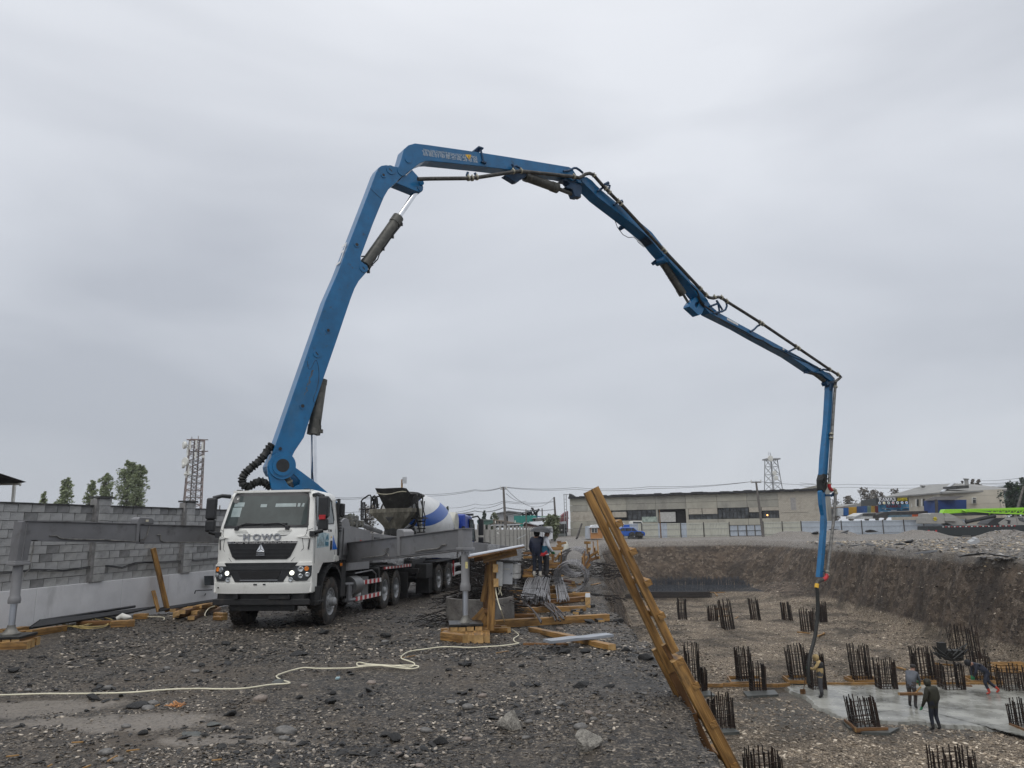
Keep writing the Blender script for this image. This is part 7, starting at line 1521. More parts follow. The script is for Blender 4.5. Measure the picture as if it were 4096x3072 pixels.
gt(Z3,(1090,1425),(1580,1428),.05,.04,'thin dark strip of wood beside the grey plank',M_woodd);gt(Z3,(1455,700),(1640,750),.14,.10,'rusty brown channel on top of the small bundle',M_rust,.18);gt(Z3,(1800,945),(1800,905),.16,.24,'pale concrete block at the end of a beam',M_gwall);gt(Z3,(1350,670),(1395,640),.12,.10,'short pine block behind the two men');gt(Z3,(1440,655),(1515,668),.12,.08,'small pine offcut near the rebar roll')
rb=random.Random(44)
for i in range(16):
    x,y=rb.uniform(1000,1850),rb.uniform(640,1010);dx_,dy_=rb.uniform(60,200),rb.uniform(-26,26);gt(Z3,(x,y),(x+dx_,y+dy_),.11,.03,'thin muddy board scattered among the rebar bundles and beams',(M_woodd,M_wood)[i % 2],.01+.02*(i % 3),'scattered_board')
for i in range(10):
    x,y=rb.uniform(1550,1980),rb.uniform(720,1250);gt(Z3,(x,y),(x+rb.uniform(30,70),y+rb.uniform(-14,14)),.16,.07,'dark tar soaked lump of timber near the pit rim',M_asph0,0,'timber_lump')
# ---- shelter with electric cabinet
shl=thing('cabinet_shelter','rough pine post shelter with slanted roof over an electric cabinet','shelter',(-.5,15.2,gz(-.5,15.2)))
YS=15.2;sp_=lambda x,y,Y=YS:atY(*Z3(x,y),Y)
timber(sp_(728,1275),sp_(750,490),.15,.11,M_wood,'post',shl,upv=(0,1,0));timber(sp_(672,1230,15.7),sp_(705,530,15.7),.15,.11,M_woodd,'post',shl,upv=(0,1,0));timber(sp_(635,960,15.5),sp_(712,555,15.5),.10,.03,M_wood,'brace',shl,upv=(0,1,0));timber(sp_(575,1205,15.3),sp_(690,1075,15.3),.30,.03,M_wood,'brace',shl,upv=(0,1,0));timber(sp_(630,1060,15.4),sp_(715,1065,15.2),.06,.10,M_woodd,'cleat',shl)
timber(sp_(640,485,15.0),sp_(1015,400,15.0),.08,.17,M_wood,'roof_beam',shl);timber(sp_(545,490,15.9),sp_(1010,385,15.9),.06,.13,M_woodd,'roof_beam',shl);timber(sp_(780,435),sp_(850,415),.5,.05,M_wood,'batten',shl)
for x,y in ((780,590),(785,750)):timber(sp_(x,y,14.9),sp_(x,y-3,15.4),.10,.16,M_wood,'cleat',shl)
mb=MB();q=[sp_(480,466,14.7),sp_(1100,346,14.7),sp_(1085,338,16.3),sp_(470,448,16.3)];mb.prism(q,(0,0,-.03));rf=obj('roof_board',mb,M_woodd,shl,world=True);mb=MB();mb.prism([p+Vector((0,0,.025)) for p in q],(0,0,-.02));obj('roof_sheet',mb,mat('pale roof sheet',(.55,.57,.62),.3,var=.15,scale=2),shl,world=True)
cabn=thing('electric_cabinet','grey metal electric cabinet with its door open, fixed to the shelter post','cabinet',sp_(870,780,15.25));M_cabn=mat('cabinet grey',(.50,.52,.54),.4,var=.05)
def cpan(nm,pts,Y,dep,m,par=cabn):mb=MB();mb.prism([sp_(x,y,Y) for x,y in pts],(0,dep,0));return obj(nm,mb,m,par,world=True,bevel=.006)
cpan('body',[(858,765),(862,530),(972,535),(966,768)],15.25,.28,M_cabn);cpan('open_door',[(788,780),(792,515),(862,520),(856,788)],15.1,.02,mat('cabinet door',(.60,.62,.62),.4));cpan('lip',[(862,530),(880,505),(975,512),(972,535)],15.2,.3,mat('cabinet dark',(.05,.05,.05),.5));cpan('label_strip',[(862,605),(862,590),(937,590),(937,605)],15.24,.005,M_dish);cpan('lock',[(950,655),(951,640),(958,640),(958,655)],15.22,.03,M_black)
mb=MB();mb.tube([sp_(x,y,15.15) for x,y in ((822,790),(815,815),(825,850),(812,880))],.012,6);mb.tube([sp_(x,y,15.1) for x,y in ((840,790),(835,840),(850,890))],.010,6);obj('tail_wire',mb,M_cable,cabn,world=True)
# ---- concrete well ring and rebar offcuts
rc=Vector((-.82,17.6,gz(-.82,17.6)));mb=MB();mb.lathe([(.80,-.1),(.80,.62),(.79,.64),(.68,.64),(.67,.62),(.67,-.1)],Matrix.Translation(rc),40);tag(obj('well_ring',mb,M_concd,smooth=40),'stained concrete well ring behind the outrigger leg','concrete ring')
def rod_heap(name,label,c,rx,ry,h,n,r,L,m,seed,bend=.25,up0=0.0):
    rd=random.Random(seed);mb=MB()
    for i in range(n):
        a=rd.uniform(0,6.283);k=rd.random()**.6;x,y=c.x+math.cos(a)*rx*k,c.y+math.sin(a)*ry*k;zz_=c.z+up0+h*(1-k**1.5)*rd.uniform(.3,1.0);az=rd.gauss(.2,.9);l=L*rd.uniform(.4,1.1);tilt=rd.gauss(0,.16)
        d=Vector((math.cos(az),math.sin(az)*.6,tilt));s=d.cross(Vector((0,0,1))).normalized();b=rd.gauss(0,bend)*l
        pts=[]
        for t in (-.5,-.25,0,.25,.5):
            p=Vector((x,y,zz_))+d*l*t+s*b*(t*t*4)+Vector((0,0,-abs(rd.gauss(0,.05))*l*abs(t)*2-.12*l*t*t));p.z=max(p.z,gz(p.x,p.y)+.01 if c.y < 40 else p.z);pts.append(p)
        mb.tube(pts,r*rd.uniform(.8,1.2),4)
    o=obj(name,mb,m);return tag(o,label,'rebar',kind='stuff')
rod_heap('rebar_offcuts','tangled heap of black rebar offcuts on the well ring',Vector((-.75,17.8,rc.z)),.72,.6,.75,150,.009,1.3,M_rebark,5,.35,.55)
rod_heap('rebar_tails','rebar tails drooping to the ground left of the well ring',Vector((-1.62,17.5,gz(-1.62,17.5))),.45,.3,.45,30,.009,1.2,M_rebark,6,.3,.08);rod_heap('wire_heap','tangled wire heap behind the shelter posts',Vector((-.55,19.2,gz(-.55,19.2))),.6,.5,.8,120,.010,1.1,M_rebark,7,.4,.1)
# ---- rebar bundles
def bundle(label,back,front,zb,zf_,n,rows,r,m,seed,mid=None):
    A,B=[onground(Z3,*p,zb) for p in back],[onground(Z3,*p,zf_) for p in front];c=(A[0]+A[1]+B[0]+B[1])/4
    t=thing('rebar_bundle',label,'rebar bundle',(c.x,c.y,gz(c.x,c.y)),(0,0,0),'rebar bundles on the dunnage');rd=random.Random(seed)
    for i in range(n):
        u,v=rd.random(),rd.random();k=int(rd.random()*rows)
        p,q=A[0].lerp(A[1],u)+Vector((0,rd.uniform(-.25,.25),k*r*2.0)),B[0].lerp(B[1],v if rd.random() < .3 else min(1,max(0,u+rd.gauss(0,.07))))+Vector((0,rd.uniform(-.35,.35),k*r*2.0))
        md=p.lerp(q,.5)+Vector((rd.gauss(0,.03),0,.05+rd.gauss(0,.015)));mb=MB();mb.tube([p,p.lerp(md,.5)+Vector((0,0,.03)),md,md.lerp(q,.5)+Vector((0,0,.015)),q],r,6);obj('bar',mb,m,t,world=True,smooth=60)
    mb=MB();a,b=A[0].lerp(B[0],.8),A[1].lerp(B[1],.8)
    mb.tube([a+Vector((-.02,0,-.02)),a+Vector((0,0,rows*r*2)),a.lerp(b,.5)+Vector((0,0,rows*r*2+.03)),b+Vector((0,0,rows*r*2)),b],.007,5);obj('tie_wire',mb,M_bcable,t,world=True);return t
bundle('big fan of bent grey rebar the two men stand on',[(1185,700),(1395,720)],[(1055,985),(1330,985)],.26,.17,85,8,.0155,M_rebarg,1);bundle('side fan of grey rebar leaning off the big bundle',[(1200,705),(1360,720)],[(1270,955),(1385,960)],.36,.2,26,4,.0155,M_rebarg,2);bundle('narrow straight bundle of grey rebar under a rusty channel',[(1445,700),(1520,712)],[(1462,965),(1588,945)],.2,.18,26,3,.016,M_rebarg,3)
bundle('short bundle of dark bars slanting across the longest beam',[(1260,985),(1415,985)],[(1425,1168),(1600,1150)],.19,.19,10,2,.017,M_rebar,4);bundle('two dark bars leaning on the longest beam',[(1080,985),(1100,985)],[(1272,1175),(1292,1178)],.19,.19,3,1,.017,M_rebar,5)
# ---- rolled cages, boards and heaps beyond
def cage(label,c,az,R,L,nr,nl,seed):
    rd=random.Random(seed);M_=Matrix.Translation(c) @ Euler((0,0,az)).to_matrix().to_4x4();t=thing('rolled_cage',label,'rebar cage',(c.x,c.y,c.z-R),(0,0,0),'rolled rebar cages')
    mb=MB()
    for layer in (1,.86):
        for i in range(nr):
            y=-L/2+L*i/(nr-1)+rd.uniform(-.03,.03);mb.tube([M_ @ Vector((R*layer*math.cos(q)*(1+rd.uniform(-.03,.03)),y+rd.uniform(-.03,.03),R*layer*math.sin(q)*.95)) for q in [k*6.2832/18 for k in range(19)]],.014,4)
    fine(obj('hoops',mb,M_rebarg,t,world=True,split=False));mb=MB()
    for layer in (1,.86):
        for i in range(nl):
            q=6.2832*i/nl;mb.tube([M_ @ Vector((R*layer*math.cos(q+.25*k),-L/2-.15+(L+.3)*k,R*layer*math.sin(q+.25*k)*.95)) for k in (0,.33,.66,1)],.014,4)
    fine(obj('long_bars',mb,M_rebarg,t,world=True,split=False))
c=atY(*ZP(1075,930),28.6);cage('front roll of woven rebar mesh beside the pine frames',Vector((c.x,28.6,gz(c.x,28.6)+.62)),-.15,.62,1.9,11,22,3)
c=atY(*ZP(1150,600),31.2);cage('rear roll of woven rebar mesh stacked higher behind the front roll',Vector((c.x,31.2,gz(c.x,31.2)+1.02)),-.2,.62,1.9,11,22,4)
def boards(lst,zf,Y,label,group,w=.05,h=.13):
    for i,((x0,y0),(x1,y1),dy) in enumerate(lst):timber(atY(*zf(x0,y0),Y+dy),atY(*zf(x1,y1),Y+dy+random.uniform(-.3,.3)),w,h,(M_wood,M_wood,M_woodd)[i % 3],'formwork_board',label=label,cat='board',group=group)
boards([((1340,470),(1455,470),.4),((1390,480),(1395,700),.5),((1520,455),(1525,700),.9),((1605,425),(1625,720),1.4),((1455,750),(1625,650),1.2),((1480,830),(1600,770),1.0),((1560,800),(1650,775),1.3),((1310,700),(1320,1040),.1),((1345,640),(1330,1060),0),((1290,760),(1300,1010),.2),((1390,600),(1460,600),.5),((1360,960),(1480,780),.4),((1380,1000),(1450,910),.2),((1545,560),(1570,770),1.1),((1430,640),(1440,820),.6),((1330,880),(1390,760),.3)],ZP,28.4,'pine board of the formwork frames right of the rebar rolls','pine formwork frames',.05,.10)
boards([((640,585),(900,580),2),((620,605),(880,602),1.8),((70,690),(260,685),.8),((75,775),(265,770),.5),((600,915),(830,905),.4),((590,945),(820,950),.3),((560,985),(840,970),.1),((80,1045),(250,1040),-.2),((75,1090),(240,1120),-.4),((90,1140),(230,1130),-.5),((660,640),(665,880),1),((700,660),(690,890),1.2),((760,800),(830,700),1.4),((720,830),(800,760),1.3),((440,760),(445,1100),.3),((290,830),(300,1100),.2),((860,640),(850,900),1.6),((770,460),(850,460),6),((780,500),(960,470),6),((760,540),(860,530),5),((100,1100),(270,960),-.3),((60,1160),(300,1165),-.6),((400,870),(640,860),.6),((620,740),(690,735),1.5)],ZP,28.6,'pine board in the loose formwork stacks behind the two men','loose formwork stacks',.05,.10)
rod_heap('rebar_heap','long low heap of grey rebar behind the film wrapped outrigger',Vector((-1.2,33,gz(-1.2,33))),2.4,1.2,1.35,190,.016,3.6,M_rebark,11,.06,.1);rod_heap('rebar_heap','round heap of rebar loops in front of the panel fence',Vector((.9,38,gz(.9,38))),2.0,1.2,1.3,150,.016,2.6,M_rebark,12,.35,.1);rod_heap('rebar_heap','rebar leaning among boards behind the umbrella man',Vector((.1,29.3,gz(.1,29.3))),.9,.8,1.0,70,.013,2.6,M_rebark,13,.08,.2);rod_heap('rebar_heap','tangled dark wire heap behind the rebar rolls',Vector((4.2,36,gz(4.2,36))),1.4,1.0,1.0,80,.014,1.3,M_rebark,14,.35,.1);rod_heap('rebar_heap','dark rods scattered on the rim below the pine frames',Vector((3.3,27.5,gz(3.3,27.5))),.4,.7,.2,24,.011,1.3,M_rebark,15,.2,.03)
mb=MB();dc=Vector((-1.65,36.5,gz(-1.65,36.5)))
for i in range(10):a=i*math.pi/10;mb.tube([dc+Vector((1.5*math.cos(a)*math.cos(t),.9*math.sin(a)*math.cos(t),1.75*math.sin(t))) for t in [k*math.pi/12 for k in range(13)]],.018,4)
for zz_ in (.5,.9,1.3,1.6):k=math.sqrt(max(.02,1-(zz_/1.75)**2));mb.tube([dc+Vector((1.5*k*math.cos(t),.9*k*math.sin(t),zz_)) for t in [q*6.2832/20 for q in range(21)]],.016,4)
tag(obj('domed_cage',mb,M_rebark),'domed rebar cage standing beside the mixer cab mirror','rebar cage')
a=atY(*ZK(930,1248),34);b=atY(*ZK(1122,1155),34);timber(a,b,.3,.02,M_zinc,'sheet_strip',label='bent strip of white sheet metal on the rebar heap',cat='sheet metal',endm=M_zinc);mb=MB();mb.prism([atY(*ZK(x,y),38) for x,y in ((475,1098),(512,1090),(532,1135),(498,1145))],(0,.02,0));tag(obj('white_board',mb,M_dish),'small tilted white board above the rebar heap','board')
p=atY(*ZP(950,330),60);mb=MB();mb.lathe([(.2,0),(.22,.3),(.18,.55),(.1,.75),(.03,.8)],Matrix.Translation((p.x,60,0)),12);tag(obj('covered_stack',mb,M_tank,smooth=60),'grey sheet covered stack in front of the derelict hall','stack')
for x0,y0,x1,y1 in ((1170,390,1282,75),(1185,370,1235,230)):mb=MB();mb.cyl(atY(*ZP(x0,y0),40),atY(*ZP(x1,y1),40.5),.05,n=6);tag(obj('steel_bar',mb,M_post),'dark steel bar standing slanted behind the rebar rolls','bar','slanted bars')
mb=MB();q=onground(ZP,1790,1095,.02);mb.tube([q+Vector((-.1,0,0)),q+Vector((0,.05,.08)),q+Vector((.12,0,.02))],[.05,.07,.04],7);tag(obj('yellow_rag',mb,M_signy),'small yellow rag on the ground near the pit rim','rag')
# ---- by the block wall
for i in range(7):
    a=atP(*Z4(268+i*14,1462-i*10),wp+wn_*(.72-.07*i),wn_);b=atP(*Z4(1180+(i*37) % 210,1322-i*8),wp+wn_*(.62-.06*i),wn_);mb=MB();mb.cyl(a,b,.035,n=10);tag(obj('steel_pipe',mb,M_black,smooth=40),'long black steel pipe stacked against the white wall base','pipe','black pipes along the wall')
for i in range(3):
    a=atP(*Z4(1410,1312-i*9),wp+wn_*(.5-.08*i),wn_);b=atP(*Z4(1920,1222-i*5),wp+wn_*(.5-.08*i),wn_);mb=MB();mb.cyl(a,b,.03,n=8);tag(obj('steel_pipe',mb,M_black,smooth=40),'black steel pipe lying beyond the leaning post','pipe','black pipes along the wall')
gt(Z4,(255,1512),(570,1465),.14,.14,'pine beam under the ends of the black pipes');gt(Z4,(690,1428),(990,1418),.14,.12,'dark beam under the yellow cable coil',M_woodd);gt(Z4,(985,1430),(1192,1420),.16,.15,'stout pine beam beside the white rag by the wall');gt(Z4,(1190,1360),(1305,1358),.14,.13,'short pine block supporting the black pipes');gt(Z4,(0,1508),(245,1478),.16,.15,'pine beam behind the left outrigger foot');gt(Z4,(120,1525),(250,1505),.14,.12,'pine offcut beside the left outrigger foot')
a=atP(*Z4(1484,1318),wp+wn_*.42,wn_);b=atP(*Z4(1354,760),wp+wn_*.10,wn_);timber(a,b,.13,.13,M_wood,'leaning_post',label='tall pine post leaning against the block wall',cat='post');a=atP(*Z4(1402,1322),wp+wn_*.40,wn_);b=atP(*Z4(1355,1135),wp+wn_*.14,wn_);timber(a,b,.11,.05,M_wood,'leaning_board',label='short board leaning at the foot of the tall post',cat='board')
for i,(p,q,dz) in enumerate((((1555,1360),(1800,1310),.02),((1560,1340),(1660,1295),.1),((1690,1375),(1930,1290),.02),((1660,1300),(1900,1275),.14),((1680,1290),(1920,1262),.2),((1530,1300),(1610,1285),.05),((1720,1330),(1880,1280),.1),((1760,1275),(1930,1248),.22),((1610,1320),(1740,1290),.16),((1910,1345),(1990,1350),.03),((1910,1375),(1990,1378),.0))):gt(Z4,p,q,.16,.09,'pine offcut in the pile in front of the truck bumper',(M_wood,M_woodp if False else M_wood,M_woodd)[i % 3],dz)
yc=[(1830,1370),(1812,1350),(1830,1310),(1860,1285),(1900,1275)];mb=MB();mb.tube(dense([onground(Z4,x,y,.05+.1*(i > 1)) for i,(x,y) in enumerate([(1190,1355),(1300,1362),(1440,1368),(1450,1390)])],4),.012,6);mb.tube(dense([onground(Z4,x,y,.03+.06*i) for i,(x,y) in enumerate(yc)],4),.012,6);tag(obj('cable_end',mb,M_cable,split=False),'loose cream cable end over the pine offcuts by the bumper','cable')
pts=[]
for i in range(64):t=i/63*6.2832*4.2;k=1+.28*math.sin(t*1.37+1);pts.append(onground(Z4,720+k*200*math.cos(t)-70*math.sin(t*.31),1412+k*46*math.sin(t),.04+.02*(i % 5)))
mb=MB();mb.tube(dense(pts,3),.011,6);tag(obj('cable_coil',mb,M_ycable,smooth=60),'loose coil of yellow cable on the beams by the wall','cable')
p=onground(Z4,1725,1235,.18);mb=MB();mb.box((0,0,0),(.36,.30,.38),0,Matrix.Translation(p) @ Euler((0,-.12,.3)).to_matrix().to_4x4());bx_=obj('battery_box',mb,M_black,bevel=.02);tag(bx_,'black box standing by the wall in front of the truck','box');mb=MB();mb.tube([atP(*Z4(x,y),wp+wn_*.25,wn_) for x,y in ((1722,1160),(1730,1135),(1760,1132),(1875,1126))],.018,6);tag(obj('bent_pipe',mb,M_black),'bent black pipe reaching from the box to the bumper','pipe');mb=MB();mb.cyl(onground(Z4,1775,1232,.05),atP(*Z4(1820,1162),wp+wn_*.3,wn_),.018,n=6);tag(obj('iron_bar',mb,M_black),'short black bar leaning beside the black box','bar');mb=MB();mb.prism([atP(*Z4(x,y),wp+wn_*.16,wn_) for x,y in ((1805,1004),(1885,1002),(1890,1085),(1810,1088))],wn_*.02);tag(obj('glossy_black_board',mb,M_dkglass),'black panel propped on the wall behind the headlight','panel')
p=onground(Z4,1090,1385,.1);mb=MB();mb.tube([p+Vector((-.16,0,0)),p+Vector((-.05,.05,.06)),p+Vector((.1,0,.03)),p+Vector((.2,0,.04))],[.05,.08,.07,.03],8);tag(obj('white_rag',mb,M_dish,smooth=60),'white rag on the beam beside the cable coil','rag')
# ---- cream supply cable over the gravel
Q6=zoomf(1400,2450,1400/2212);Q5=zoomf(0,2500,1400/2212)
cab_a=[sp_(780,800,15.05),sp_(790,880,14.9),sp_(815,980,14.6),sp_(850,1080,14.2)]
cab_g=[(Q6,985,72),(Q6,1050,125),(Q6,1066,142),(Q6,1035,165),(Q6,1042,185),(Q6,1065,195),(Q6,960,210),(Q6,860,216),(Q6,760,222),(Q6,600,217),(Q6,480,230),(Q6,380,245),(Q6,332,270),(Q6,325,290),(Q6,360,303),(Q6,402,318),(Q6,405,332),(Q6,370,347),(Q6,300,338),(Q6,200,332),(Q6,110,325),(Q6,60,315),(Q6,42,325),(Q6,60,338),(Q6,130,330),(Q6,250,342),(Q6,370,356),(Q6,425,350),(Q6,430,338),(Q6,380,333),(Q6,250,336),(Q6,120,338),(Q6,0,350),(Q5,2100,274),(Q5,2000,272),(Q5,1920,270),(Q5,1830,290),(Q5,1760,315),(Q5,1748,328),(Q5,1775,345),(Q5,1832,365),(Q5,1790,372),(Q5,1700,378),(Q5,1550,400),(Q5,1400,405),(Q5,1250,402),(Q5,1050,410),(Q5,850,425),(Q5,640,432),(Q5,440,434),(Q5,300,434),(Q5,150,438),(Q5,0,443),(Q5,-400,455)]
mb=MB();mb.tube(dense(cab_a+[onground(zf,x,y,.045) for zf,x,y in cab_g],4),.0105,8);tag(obj('supply_cable',mb,M_cable,smooth=60),'cream electric cable snaking over the gravel from the shelter','cable')
# ---- stones, asphalt lumps, chips picked out one by one
def stone_obj(name,zf,x,y,wpx,label,cat,group,m,ang,seed,flat_=.62,sc=1.0):
    p=onground(zf,x,y,0);k=(zf(1,0)[0]-zf(0,0)[0])*wpx/2900*p.y*.5*.92;me_=stone_mesh(name,seed,flat_,ang,3 if wpx > 90 else 2);me_.materials.append(m)
    rd=random.Random(seed);o=obj(name,me_,None,M=Matrix.Translation(p+Vector((0,k*.3,k*flat_*.35))) @ Euler((rd.uniform(-.15,.15),rd.uniform(-.15,.15),rd.uniform(-.4,.4))).to_matrix().to_4x4() @ Matrix.Diagonal((k*.85,k*.85,k*.95,1)));tag(o,label,cat,group)
M_rockc=mat('broken concrete rock',(.22,.205,.18),.8,var=.35,scale=3,bump=1.0,bscale=7,col2=(.34,.32,.28));M_asph=mat('asphalt lump',(.012,.012,.012),.55,var=.5,scale=6,bump=1.0,bscale=12);M_cob=mat('river cobble',(.12,.115,.108),.4,var=.3,scale=2.5);M_cobp=mat('pinkish cobble',(.20,.165,.14),.45,var=.3,scale=3);M_slab=mat('grey slab',(.07,.075,.07),.45,var=.3,scale=3)
stone_obj('concrete_lump',Q6,1020,735,185,'big rough grey concrete lump on the gravel, further from the ladder','rock',None,M_rockc,1,401,.85);stone_obj('concrete_lump',Q6,1500,875,210,'big dark-based concrete lump on the gravel near the ladder','rock',None,M_rockc,1,407,.9)
for i,(zf,x,y,w) in enumerate(((Q6,280,810,125),(Q6,570,835,105),(Q6,715,590,90),(Q6,1190,640,50),(Q6,1880,300,110),(Q6,1350,265,110),(Q6,1490,258,90),(Q6,740,342,90),(Q6,220,160,90),(Q6,505,95,60),(Q6,690,650,60),(Q6,1740,245,60),(Q6,1700,228,50),(Q6,620,370,60),(Q6,1085,345,60),(Q6,1220,300,50),(Q5,580,475,105),(Q5,70,300,105),(Q5,900,695,85),(Q5,1450,575,95),(Q5,2080,500,105),(Q5,1145,200,60),(Q5,625,225,60),(Q5,630,250,45),(Q5,1270,265,70),(Q5,1300,300,50),(Q5,540,105,35),(Q5,1470,165,60),(Q5,2040,60,90),(Q5,1420,130,90),(Q5,185,385,40),(Q5,640,395,50),(Q5,1260,360,50),(Q5,2100,440,60),(Q5,1890,465,60),(Q6,1700,60,70),(Q6,1520,70,80),(Q6,1580,35,60),(Q6,700,335,60))):stone_obj('asphalt_lump',zf,x,y,w,'jagged black asphalt lump lying on the gravel','asphalt lump','asphalt lumps on the yard',M_asph,1,420+i,.6)
for i,(zf,x,y,w,lab) in enumerate(((Q5,1340,640,130,'flat grey slab tilted beside the silt puddle'),(Q5,1205,700,110,'square dark slab standing in the silt puddle'),(Q5,1780,375,110,'flat slab under the kink of the cream cable'),(Q5,1880,195,150,'wedge of broken asphalt paving below the truck'),(Q6,1460,478,150,'long thin broken asphalt plate between two stones'),(Q6,1640,475,80,'small asphalt plate beside the long thin plate'),(Q5,870,525,170,'low black asphalt patch behind the puddle'))):stone_obj('asphalt_plate',zf,x,y,w,lab,'asphalt plate',None,M_slab if i < 3 else M_asph,1,470+i,.35)
for i,(zf,x,y,w,m_) in enumerate(((Q5,1800,690,120,M_cob),(Q5,1790,725,70,M_cob),(Q5,660,820,100,M_cob),(Q5,650,860,60,M_cob),(Q5,740,865,70,M_cob),(Q5,1050,280,55,M_cob),(Q5,1230,300,55,M_cob),(Q5,1920,390,45,M_cobp),(Q5,960,505,75,M_cob),(Q5,930,535,80,M_cob),(Q5,680,405,60,M_cob),(Q5,170,422,60,M_cob),(Q5,120,420,45,M_cobp),(Q5,1655,190,25,M_cobp),(Q5,790,650,70,M_cob),(Q5,1420,660,60,M_cob),(Q6,135,450,55,M_cobp),(Q6,745,608,70,M_cob),(Q6,640,575,55,M_cob),(Q6,835,535,60,M_cobp),(Q6,1330,585,55,M_cob),(Q6,1320,612,45,M_cob),(Q6,1540,685,60,M_cob),(Q6,1510,640,50,M_cobp),(Q6,305,898,50,M_cobp),(Q6,480,755,70,M_cob),(Q6,445,745,45,M_cobp),(Q6,1460,735,80,M_cob),(Q6,1325,108,45,M_cobp),(Q6,220,192,50,M_cob),(Q6,1110,800,50,M_cob),(Q6,740,810,55,M_cobp),(Q6,1865,520,50,M_cob),(Q6,440,980,70,M_cobp),(Q6,1640,660,45,M_cob),(Q6,1130,700,60,M_cob))):stone_obj('cobble',zf,x,y,w,'rounded river cobble lying loose on the gravel','cobble','cobbles on the yard',m_,0,500+i,.55)
stone_obj('pink_cobble',Q5,1640,480,85,'pinkish oval cobble alone below the cream cable','cobble',None,M_cobp,0,560,.6)
for i,(zf,a,b) in enumerate(((Q5,(40,830),(120,822)),(Q5,(800,795),(880,785)),(Q5,(680,860),(740,825)),(Q5,(520,905),(575,885)),(Q5,(455,742),(525,738)),(Q5,(1340,855),(1400,848)),(Q6,(330,285),(410,272)),(Q6,(925,255),(1003,242)),(Q5,(980,512),(1010,500)),(Q5,(300,895),(330,880)))):timber(onground(zf,*a,.02),onground(zf,*b,.03),.018,.01,M_wood,'wood_chip',label='thin splinter of pine lying on the gravel',cat='wood chip',group='wood splinters')
mb=MB();rd=random.Random(3)
for i in range(40):c=onground(Q5,1110+rd.uniform(-40,40),508+rd.uniform(-12,8),.02);mb.bar(c,c+Vector((rd.uniform(-.06,.06),rd.uniform(-.05,.05),rd.uniform(-.01,.03))),.012,.004)
tag(obj('wood_shavings',mb,mat('orange shavings',(.45,.20,.07),.7)),'small heap of orange wood shavings by the puddle','shavings',kind='stuff')
p=onground(Q5,2135,335,.03);mb=MB();mb.box((0,0,0),(.05,.08,.02),0,Matrix.Translation(p));tag(obj('cigarette_pack',mb,M_wsprint),'small blue and white cardboard pack on the gravel','pack')
a=onground(ZL,385,915,.05);b=onground(ZL,455,975,.05);mb=MB();mb.cyl(a,b,.045,n=8);tag(obj('black_pipe_end',mb,M_bcable),'black pipe end on the rim behind the ladder','pipe')
# ------------------------------------------------------------------ pit: column starters, formwork, mesh
mb=MB();mb.tube([(0,0,0),(0,0,.5),(0,0,1)],1.0,6);BAR=[mesh_of('bar',mb,M_rebark,60),mesh_of('bar',mb,M_rebar,60)]
G_C='column starter rebar cages'
def column(zf,x,yb,yt,wpx,label,n=16,lean=0.0,seed=0,zb=FLOOR+.02,short=.25):
    b=atz(*zf(x,yb),zb);h=atY(*zf(x,yt),b.y).z-zb;R=(zf(1,0)[0]-zf(0,0)[0])*wpx/2900*b.length/2*.64;rd=random.Random(seed)
    M0=Matrix.Translation(b) @ Euler((0,lean,rd.uniform(-.15,.2))).to_matrix().to_4x4();t=thing('column_starter',label,'rebar column',b,(0,0,0),G_C)
    for i in range(n):
        s_=i/n*4;k=int(s_) % 4;f=(s_ % 1)*2-1;px,py=((f,-1),(1,f),(-f,1),(-1,-f))[k]
        hh=h*(1-short*rd.random()*(rd.random() < .6));r=.020*rd.uniform(.8,1.2)*(1.0 if b.y < 45 else 1.3)
        for q in range(2 if (abs(px) > .6 and abs(py) > .6) else 1):
            o=bpy.data.objects.new('bar',BAR[rd.random() < .4]);COL.objects.link(o);o.parent=t
            Mw=M0 @ Matrix.Translation((px*R*.98+q*.05,py*R*.8+q*.03,0)) @ Euler((rd.gauss(0,.018),rd.gauss(0,.018),0)).to_matrix().to_4x4() @ Matrix.Diagonal((r,r,hh*(1-.15*q*rd.random()),1));o.matrix_local=W[t].inverted() @ Mw
    for z in (.10,.18,.26,.45,.75)[:5 if yb-yt < 400 else 4]:
        mb=MB();q=[M0 @ Vector((a*R*1.03,c*R*.85,z*h+rd.uniform(-.02,.02))) for a,c in ((-1,-1),(1,-1),(1,1),(-1,1),(-1,-1))];mb.tube(q,.012,5);obj('tie',mb,M_rebar,t,world=True)
    return b
L_='starter bars '
